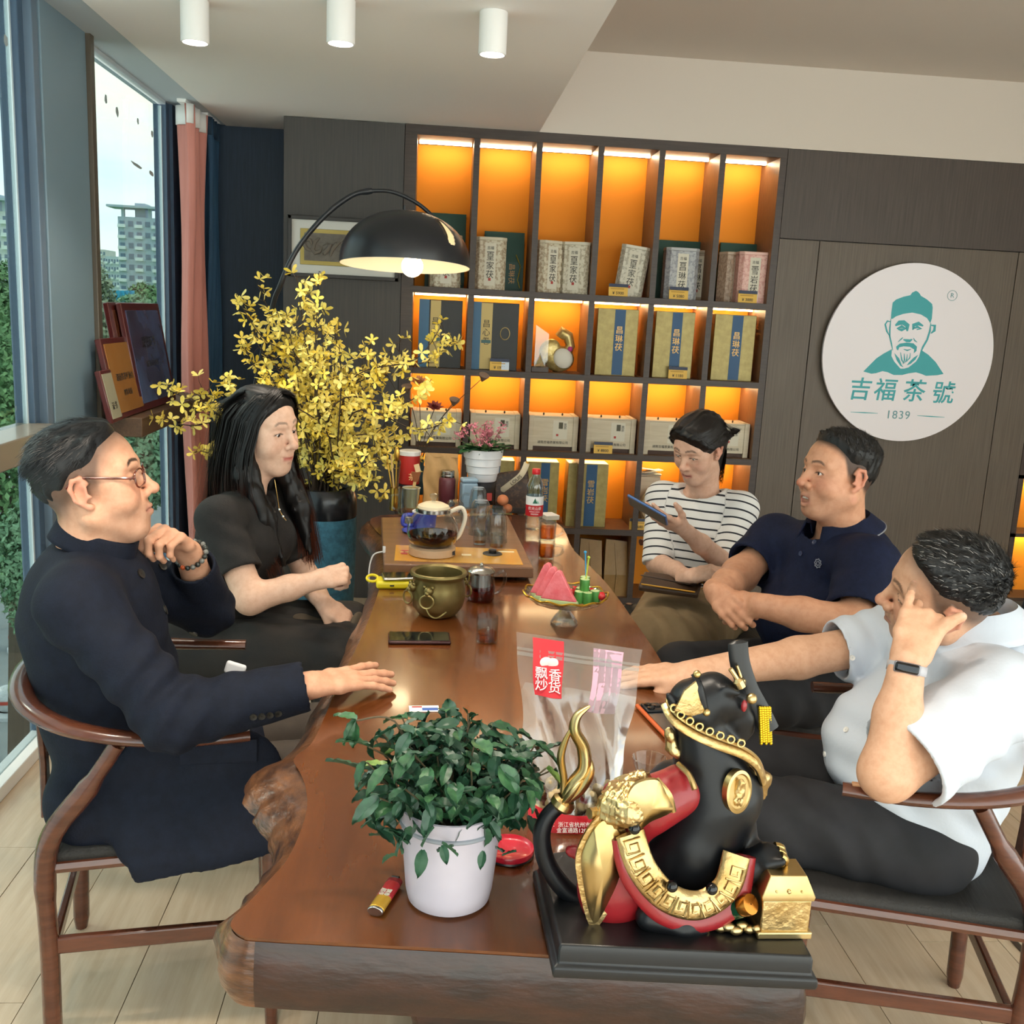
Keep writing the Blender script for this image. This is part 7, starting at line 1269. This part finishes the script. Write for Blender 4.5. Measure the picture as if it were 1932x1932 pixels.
# ------------------------------------------------------------------ 5 man in the white shirt
def man_white():
    hc = V3(1.045, 1.885, 1.025); Rm = frame(160, 2, 24); s = np.array([1.06, 1.06, 1.06]); f = nrm(V3(-.966, .26, 0)); l = V3(-f[1], f[0], 0)
    P0, P1, P2, nb = V3(1.06, 1.93, .5), V3(1.09, 1.925, .66), V3(1.14, 1.935, .79), V3(1.15, 1.925, .915)
    shL, shR = V3(1.115, 1.745, .86), V3(1.085, 2.125, .845); elL, wrL = V3(.855, 1.645, .745), PY(1714, 1243, 1.70); elR, wrR = V3(.85, 2.11, .80), PZ(1295, 1272, .785)
    t = thing('person', 'man in a white short-sleeved shirt resting his temple on his hand', 'person', (P0[0], P0[1], 0)); dL = PY(1749, 1140, 1.765)-wrL; dR = PZ(1226, 1275, .772)-wrR; info = []
    nL = V3(-.45, -.88, .1)
    def build(S):
        skin_head(S, hc, Rm, s, dict(fat=.8, jaw=1.05, eye=.6, nw=1.3)); S.add(Rc(hc+Rm@V3(0, -.022, -.05), nb, .06, .068), .03); S.add(Rc(nb, P2, .065, .05), .03); S.add(Rc(shR, shL, .035), .03)
        S.add(Rc(shL, elL, .05, .05), .03); S.add(Rc(elL, elL*.5+wrL*.5, .049, .041), .02); S.add(Rc(elL*.5+wrL*.5, wrL, .041, .03), .02)
        S.add(Rc(shR, elR, .046, .046), .03); S.add(Rc(elR, wrR, .046, .029), .02); hand(S, wrR, dR, V3(0, -.2, 1), False, .98, ((6, 14, 8),)*4, (9, 2, -4, -10), ((.3, .5), 8))
        hand(S, wrL, dL, nL, True, 1.05, ((75, 80, 40), (70, 80, 40), (40, 60, 30), (4, 10, 6)), (2, 0, -2, -2), ((.15, -.25), -24), info=info if S.h < .003 else None)
    P = dict(skin='d8a98a', flush=.5, lip='b0655e', stub=.3, brow=.75, scalp=.8, fade0=-.02, fade=.035, scalpc='2a2522')
    skin(t, [(*box_of(hc+V3(.09, .07, .1), hc-V3(.08, .07, 0), elL, wrL+dL*1.5, elR, wrR+dR*1.2, shR, shL, P2, m=.06), .0028)], build, lambda V: hand_tint(nails(head_cols(V, hc, Rm, s, P), V, info), V, [wrL+dL, wrR+dR], .08)); eyes(t, hc, Rm, s, dict(gaze=(0, 1, -.3)))
    hl = lambda L: np.interp(L[:, 1], BR_Y, [-.06, -.05, -.02, .015, .02, .03, .05, .064, .076, .084])
    short_hair(t, hc, Rm, s, .013, lambda L: np.stack([L[:, 0]*2+.25, np.ones(len(L))*.9, .35-L[:, 1]*1.5], 1), 6500, .02, '0f0f10', .14, .35, 9, .25, hl=hl, top=.06)
    # shirt
    m_ws = mat('white_poplin', 'ccd3de', .75, bump=.15, bs=120); axl = nrm(elL-shL); cL, cR = shL+(elL-shL)*.86, shR+(elR-shR)*.62
    pr = [(Rc(P0+V3(.02, 0, .03), P1, .195, .2, f, .8),), (Rc(P1, P2, .2, .19, f, .8),), (El(P1+f*.06, (.165, .165, .15)), .05), (Rc(P2, nb-V3(0, 0, .1), .185, .07, f, .82),), (Rc(shR+l*.02, shL-l*.02, .072),), (Rc(nb-V3(0, 0, .07), shR, .05, .07), .05), (Rc(nb-V3(0, 0, .07), shL, .05, .07), .05), (Rc(shL, cL, .08, .095, cap=True), .035), (Rc(shR, cR, .078, .072, cap=True), .03)]
    fo = [(P1+f*.1+V3(0, -.05, 0), V3(.35, .1, 1), .075, .16, .006), (shL-V3(.05, .02, .08), nrm(V3(.5, .3, 1)), .06, .12, .007), (P2-f*.1, V3(.3, .5, 1), .07, .12, .005), (P1-l*-.12, V3(.8, .2, .8), .06, .14, .005), (shR-V3(.08, 0, .03), V3(1, 0, .5), .05, .1, .006)]
    V, N = cloth(t, 'shirt', pr, .0048, m_ws, fo, .0026, 20, subs=[Rc(cL-axl*.04, cL+axl*.06, .083), Rc(cR-nrm(elR-shR)*.03, cR+nrm(elR-shR)*.05, .063), Rc(nb-V3(0, 0, .03)+f*.03, nb+V3(0, 0, .12)+f*.05, .08)], seed=4)
    Rn = frame(166, 10, 0); cc = nb+V3(-.012, -.006, .034)
    collar(t, 'shirt_collar', cc, Rn, lambda a, v: ((.076+.003*v, .082+.003*v, .05*v*2-.012) if v < .5 else (.08+.04*(v-.5)*2, .088+.048*(v-.5)*2+.02*(1-abs(a)/165), .038-(v-.5)*2*(.054+.05*max(0, 1-abs(a)/75)))), m_ws, a0=30, a1=330, nv=10)
    for x, y in ((1592, 1372), (1528, 1420), (1612, 1240)): button(t, V, N, x, y, .0062, mat('pearl_button', 'e9e6e0', .3))
    hp = [P0+l*.11+V3(-.02, 0, 0), P0-l*.11+V3(-.02, 0, 0)]; kn = [h_+f*.4+V3(0, 0, .03) for h_ in hp]
    m_bk = mat('black_trousers', '141418', .8); cloth(t, 'trousers', [(Rc(hp[0], kn[0], .105, .08),), (Rc(hp[1], kn[1], .105, .08),), (Rc(hp[0]+V3(.03, 0, .0), hp[1]+V3(.03, 0, .0), .11),)]+[(Rc(k_, k_+V3(.02, 0, -.42), .075, .055, cap=True),) for k_ in kn], .007, m_bk, [((hp[0]+kn[0])/2, V3(1, .4, .6), .07, .16, .006)], .003)
    for k_ in kn: shoe(t, k_+V3(.02, 0, -.455), f, m_shoe)
    # fitness band
    d = nrm(wrL-elL); wc = wrL-d*.018; a1 = nrm(nL-d*(nL@d)); a2 = np.cross(d, a1); wb_ = thing('fitness_band', 'grey fitness band with a black screen on the wrist at his temple', 'watch', wc)
    part('strap', MB().rings([[a1*(.0335*math.cos(a))*1.0+a2*.034*math.sin(a)+d*h for a in np.linspace(0, 2*math.pi, 33)[:-1]] for h in (-.009, .009)], cap=False), mat('band_grey', 'b5b3b8', .5), wb_, solid=.003)
    part('screen', MB().box(a1*.036, (.042, .018, .009), np.stack([a2, d, a1], 1)), mat('band_screen', '0c0d10', .1), wb_, bev=.0085, bseg=4); part('bezel', MB().box(a1*.0335, (.046, .021, .007), np.stack([a2, d, a1], 1)), mat('band_bezel', '8f8c92', .3, m=.6), wb_, bev=.0095, bseg=4)
man_white()
# ================================================================== statue on the table corner
YS_ = 1.175; m_sb = mat('statue_black', '0b0c0f', .38, c2='101216', ns=20, spec=.35); m_gd = mat('statue_gold', 'b08d54', .36, m=1, c2='cdb482', ns=18, bump=.5, bs=90); m_gs = mat('statue_gold_smooth', 'bd9c5c', .3, m=1, c2='d2ba88', ns=8); m_rd = mat('statue_red', '8c1a20', .38, coat=.3)
fl4 = [PZ(1055, 1783, .792), PZ(1536, 1806, .792), PZ(1402, 1557, .792), PZ(1017, 1611, .792)]; sc4 = np.mean(fl4, 0)
st = thing('beast_statue', 'black beast statue in red and gold armour on a black plinth', 'statue', (sc4[0], sc4[1], TZ)); SO = V3(sc4[0], sc4[1], TZ)
q2 = [(p-sc4)[:2] for p in fl4]; m_pl = mat('plinth_black', '0a0b0e', .42, coat=.1)
part('plinth', MB().rings([[(x*k, y*k, z) for x, y in q2] for k, z in ((1.035, 0), (1.045, .006), (1.04, .014), (1.0, .018), (1.0, .036), (.985, .042))]), m_pl, st, bev=.002)
def K(x, y, dy=0.): return PY(x, y, YS_+dy*.85)-SO
PR = 1/1475.
def sdfp(name, prims, m, h=.0035, k=.02, disp=None, smooth=1):
    lo = np.min([p.lo for p, *_ in prims], 0)-.02; hi = np.max([p.hi for p, *_ in prims], 0)+.02; S = Field(lo, hi, h)
    for p, *kk in prims: S.add(p, kk[0] if kk else k)
    if disp: S.near(disp, .02)
    V, Q = S.mesh(smooth); return part(name, nmesh(name, V, Q, None, m), None, st)
def kc(L, k=.02, dy=0., fl=1., n=None): return [(Rc(K(a[0], a[1], dy+(a[3] if len(a) > 3 else 0)), K(b[0], b[1], dy+(b[3] if len(b) > 3 else 0)), a[2]*PR, b[2]*PR, n, fl), k) for a, b in zip(L, L[1:])]
body = kc([(1300, 1668, 66), (1308, 1610, 62), (1322, 1565, 70), (1352, 1496, 76), (1336, 1425, 54), (1316, 1360, 46)], .03)
body += kc([(1300, 1600, 60), (1220, 1640, 70, .02), (1190, 1690, 70, .02)], .03)+kc([(1190, 1700, 55), (1260, 1745, 26, -.03), (1325, 1752, 20, -.04)], .02)
body += kc([(1345, 1470, 50, .05), (1270, 1480, 42, .07), (1222, 1500, 30, .07)], .02)+kc([(1380, 1560, 50, .03), (1405, 1645, 32, .0), (1438, 1630, 30, -.02), (1466, 1612, 20, -.02)], .02)+kc([(1370, 1650, 40, 0), (1400, 1720, 24, -.03), (1420, 1735, 18, -.03)], .02)
body += kc([(1312, 1330, 52), (1345, 1316, 44), (1382, 1326, 28), (1404, 1354, 17), (1415, 1378, 9)], .012)+kc([(1372, 1345, 22), (1398, 1388, 8)], .008)+kc([(1368, 1300, 9, -.03), (1392, 1308, 6, -.03)], .006)+kc([(1290, 1350, 20, -.03), (1262, 1312, 7, -.035)], .01)+kc([(1385, 1360, 22), (1400, 1385, 12)], .01)
sdfp('body', body, m_sb, .0034)
_tc = spline([K(1130, 1700), K(1075, 1685), K(1035, 1635), K(1022, 1580), K(1034, 1540), K(1062, 1514)], 30); part('tail', MB().tube(_tc, np.linspace(20, 15, len(_tc))*PR, 14), m_sb, st)
def flame(pts, r0): C = spline([K(*p) for p in pts], 24); n = len(C); part('tail_flame', MB().tube(C, [PR*r0*(math.sin(math.pi*(.14+.84*i/(n-1)))**.8)+.0006 for i in range(n)], 10, fl=.7), m_gs, st)
flame([(1062, 1515, -.004), (1078, 1480, -.006), (1102, 1450, -.006), (1100, 1410, 0), (1084, 1378), (1090, 1350), (1113, 1332)], 17); flame([(1062, 1515), (1064, 1470), (1058, 1430), (1066, 1400), (1080, 1370)], 10); flame([(1065, 1515, -.006), (1095, 1490, -.012), (1114, 1455, -.01), (1110, 1425, -.004)], 13); flame([(1062, 1515, -.01), (1080, 1495, -.016), (1100, 1470, -.016)], 10)
part('tail_cuff', MB().lathe([(.012, -.008), (.016, -.004), (.016, .004), (.012, .008)], 20, K(1062, 1516), roty(.5)), m_gs, st)
# saddle cloth and shield
sdfp('saddle_cloth', [(El(K(1158, 1668, -.035), (70*PR, .035, 92*PR)), .02), (Rc(K(1150, 1600, -.03), K(1235, 1515, -.03), 40*PR, 42*PR), .03), (Rc(K(1235, 1515, -.03), K(1285, 1490, -.02), 46*PR, 48*PR), .02), (Rc(K(1078, 1605, -.02), K(1115, 1615, -.03), 12*PR, 16*PR), .012)], m_rd, .0034)
def plate(name, pts, m, dy, th=.006, bev=.003, bulge=.0):
    L = [K(x, y, dy) for x, y in pts]; n = len(L); c = np.mean(L, 0); A = [p+V3(0, -th, 0) for p in L]; mb = MB(); mb.add(A+L+[c+V3(0, -th-bulge, 0), c], [(i, (i+1) % n, 2*n) for i in range(n)]+[((i+1) % n, i, n+i, n+(i+1) % n) for i in range(n)]); return part(name, mb, m, st, bev=0, smooth=R_(70))
plate('shield', spline([(1135, 1545), (1100, 1600), (1098, 1650), (1118, 1735), (1150, 1690), (1172, 1630), (1168, 1570)], 42, True), m_gs, -.072, .006, bulge=.012)
plate('shield_rim', spline([(1132, 1535), (1090, 1595), (1088, 1655), (1116, 1748), (1158, 1695), (1182, 1630), (1178, 1560)], 42, True), m_gd, -.066, .005)
def lump(P, F): return F+.0022*np.sin(wob(P, 230, 3, 5)*4)
sdfp('armour_scrollwork', [(Rc(K(1122, 1590, -.055), K(1165, 1520, -.06), 20*PR, 26*PR), .02), (Rc(K(1165, 1520, -.06), K(1200, 1505, -.066), 30*PR, 34*PR), .02), (El(K(1188, 1530, -.085), .02), .01), (Rc(K(1160, 1490, -.03), K(1210, 1470, -.03), 16*PR, 18*PR), .01)], m_gd, .003, disp=lump)
plate('saddle_plate', spline([(1195, 1478), (1238, 1468), (1258, 1500), (1266, 1526), (1228, 1545), (1200, 1560), (1180, 1520)], 42, True), m_gs, -.088, .006, bulge=.01)
for (a, b) in (((1215, 1540), (1265, 1520)), ((1238, 1470), (1270, 1530))): part('armour_edge', MB().tube(spline([K(a[0], a[1], -.082), K((a[0]+b[0])/2+8, (a[1]+b[1])/2, -.09), K(b[0], b[1], -.085)], 10), .004, 8), m_gs, st)
part('saddle_piping', MB().tube(spline([K(1280, 1442, -.03), K(1300, 1462, -.06), K(1311, 1490, -.075)], 12), .004, 8), m_gs, st); part('back_peg', MB().tube([K(1112, 1535, -.06), K(1140, 1530, -.05)], .0075, 8), m_gs, st)
part('far_scroll', MB().tube(spline([K(1165, 1480, .02), K(1190, 1472, .01), K(1200, 1490, 0)], 10), [.009]*12, 8), m_gd, st); part('saddle_flap', MB().sph(K(1152, 1502, -.0), (.012, .01, .02), 12), m_rd, st)
# neck collar
gp = [K(1188, 1572, -.085), K(1212, 1640, -.098), K(1258, 1692, -.1), K(1318, 1708, -.098), K(1370, 1675, -.092), K(1390, 1612, -.075)]
C = spline(gp, 60); up = V3(-.0, -.92, .3); part('collar_gold', MB().tube(C, 27*PR, 16, up=(0, -1, .25), fl=.4), m_gd, st)
C2 = spline([K(1172, 1580, -.08), K(1192, 1655, -.09), K(1248, 1722, -.092), K(1320, 1740, -.09), K(1388, 1704, -.085), K(1407, 1615, -.068)], 60); part('collar_red', MB().tube(C2, 20*PR, 12, up=(0, -1, .25), fl=.6), m_rd, st)
fr_ = MB()
for i in range(4, len(C)-4, 5):
    T = nrm(C[i+2]-C[i]); n_ = V3(0, -1, 0); b_ = np.cross(T, n_); o = C[i]+n_*.0085; s_ = .0085
    fr_.tube([o+T*s_*a+b_*s_*b for a, b in ((-1, -1.3), (-1, 1.3), (.9, 1.3), (.9, -.7), (-.3, -.7), (-.3, .5), (.3, .5))], .0013, 5)
part('fret_relief', fr_, m_gs, st)
for x, y, d in ((1268, 1672, -.112), (1343, 1677, -.112), (1197, 1563, -.1)): part('stud', MB().sph(K(x, y, d), .0075, 16), mat('black_stud', '08080a', .12), st)
Rm_ = np.array(Vector(V3(.42, -.9, .1)).to_track_quat('Z', 'Y').to_matrix()); mc = K(1390, 1492, -.062); part('medallion', MB().lathe([(.001, .004), (.016, .004), (.0175, .006), (.0205, .005), (.0205, -.004), (.015, -.01)], 32, mc, Rm_@np.diag([1., 1.35, 1])), m_gs, st)
sdfp('medallion_relief', [(Rc(mc+V3(.002, -.006, .012), mc+V3(.0, -.006, -.012), .006, .006, V3(0, 1, 0), .6),)], m_gd, .0018, disp=lambda P, F: F+.002*np.sin(wob(P, 400, 5, 4)*4), smooth=0)
# headgear
plate('helmet_lattice', [(1272, 1338), (1290, 1302), (1312, 1284), (1318, 1300), (1328, 1342), (1300, 1350)], m_gd, -.046, .004, bulge=.004)
part('helmet_strap', MB().tube(spline([K(1310, 1272, -.035), K(1322, 1300, -.048), K(1332, 1345, -.045)], 12), .0055, 8, fl=.5), m_sb, st)
bd = spline([K(1257, 1330, -.02), K(1272, 1358, -.042), K(1310, 1385, -.05), K(1355, 1405, -.05), K(1400, 1422, -.045), K(1428, 1444, -.035), K(1440, 1475, -.02)], 42); part('neck_band', MB().tube(bd, 11*PR, 10, fl=.7), m_gd, st); part('band_edge', MB().tube(bd+V3(0, -.002, .009), .0022, 6), m_gs, st)
for i in range(9): k = bd[3+i*3]+V3(0, -.003, .014); part('filigree_ring', MB().tube([k+V3(.0045*math.cos(a), -.001, .0045*math.sin(a)) for a in np.linspace(0, 6.28, 13)[:-1]], .0015, 5, close=True), m_gs, st)
for _k in ([(1418, 1440, 10, -.02), (1440, 1470, 12, -.01), (1436, 1500, 9, 0)], [(1262, 1380, 8, -.01), (1270, 1415, 9, -.01), (1280, 1428, 6, -.02)]): sdfp('shoulder_scroll', kc(_k, .01), m_gd, .0026, disp=lambda P, F: F+.002*np.sin(wob(P, 260, 7, 4)*4))
for x, y, d, r in ((1315, 1272, -.04, .005), (1333, 1344, -.05, .005), (1418, 1318, -.03, .007)): part('gold_knob', MB().sph(K(x, y, d), r, 12), m_gs, st)
part('antler', MB().tube(spline([K(1398, 1296, -.02), K(1390, 1280, -.02), K(1378, 1262, -.02)], 8), [.007]*4+[.003]*8, 8), m_gs, st); part('antler', MB().tube(spline([K(1398, 1294, -.015), K(1398, 1278, -.01), K(1390, 1256, -.01)], 8), [.006]*4+[.002]*8, 8), m_gs, st)
part('crest_blade', MB().tube(spline([K(1392, 1208, .0), K(1396, 1250, .0), K(1412, 1300, .0), K(1436, 1345, 0), K(1452, 1378, 0)], 26), [.005]+[.013]*24+[.006]*8, 10, up=(0, -1, 0), fl=.35), m_pl, st); part('red_tongue', MB().sph(K(1404, 1332, -.03), (.004, .003, .008), 10), m_rd, st)
m_td = mat('tassel_gold', 'c8a41e', .3, m=.8)
for i in range(5):
    q = MB(); x = 1434+i*4.5; y1 = 1402-(i % 2)*4
    for j in range(16): q.sph(K(x+j*.15, 1336+j*(y1-1336)/15, -.01+.002*i), .0026, 6)
    part('tassel_string', q, m_td, st)
# claws, chest, treasure
sdfp('front_paw', kc([(1385, 1650, 24, -.03), (1420, 1636, 27, -.05), (1445, 1616, 27, -.055)], .015)+[q for a in (0, 1, 2) for q in kc([(1440+a*4, 1612+a*10, 11, -.05-.012*a), (1466+a*4, 1608+a*9, 9, -.055-.012*a)], .006)], m_sb, .0028)
sdfp('hind_paw', kc([(1225, 1730, 26, -.075), (1290, 1748, 20, -.085), (1322, 1754, 15, -.085)], .015), m_sb, .003)
for x, y, x2, y2, d in ((1466, 1606, 1482, 1622, -.058), (1472, 1616, 1484, 1634, -.072), (1462, 1598, 1480, 1608, -.045), (1412, 1598, 1424, 1606, .02), (1322, 1750, 1336, 1760, -.09), (1330, 1744, 1344, 1753, -.08)): part('claw', MB().tube(spline([K(x, y, d), K((x+x2)/2+4, (y+y2)/2-3, d), K(x2, y2, d)], 6), [.007, .0065, .006, .005, .004, .002, .0015], 8), m_gs, st)
cb = PZ(1470, 1766, .792)-SO; cz = cb+V3(.004, .02, 0); Rz = rotz(-.0)
part('chest_box', MB().box(cz+V3(0, 0, .03), (.062, .05, .044)), m_gd, st, bev=.002); part('chest_base', MB().box(cz+V3(0, 0, .005), (.07, .056, .01)), m_gs, st, bev=.002)
part('chest_lid', MB().rings([[cz+V3(a*.033, b*.027, .052) for a, b in ((-1, -1), (1, -1), (1, 1), (-1, 1))], [cz+V3(a*.034, b*.028, .058) for a, b in ((-1, -1), (1, -1), (1, 1), (-1, 1))], [cz+V3(a*.023, b*.02, .083) for a, b in ((-1, -1), (1, -1), (1, 1), (-1, 1))]]), m_gs, st, bev=.001)
for dx in (-.016, 0, .016): part('chest_rivet', MB().sph(cz+V3(dx, -.0262, .065), .0028 if dx == 0 else .0015, 8), m_gs, st)
jb = PZ(1405, 1762, .792)-SO; part('jar', MB().lathe([(.001, -.02), (.014, -.02), (.0155, 0), (.014, .014)], 20, jb+V3(-.012, .012, .03), rotx(R_(50))@roty(.5)), mat('jar_green', '0f3a24', .15), st); part('jar_lid', MB().lathe([(.001, .028), (.0125, .028), (.0135, .024), (.0135, .014)], 20, jb+V3(-.012, .012, .03), rotx(R_(50))@roty(.5)), mat('jar_copper', 'b5742e', .25, m=.9), st)
for k in range(7): part('ingot', MB().sph(jb+V3(-.03+.009*k, .004-.003*(k % 3), .006+.003*(k % 2)), (.009, .006, .006), 10), m_gs, st)
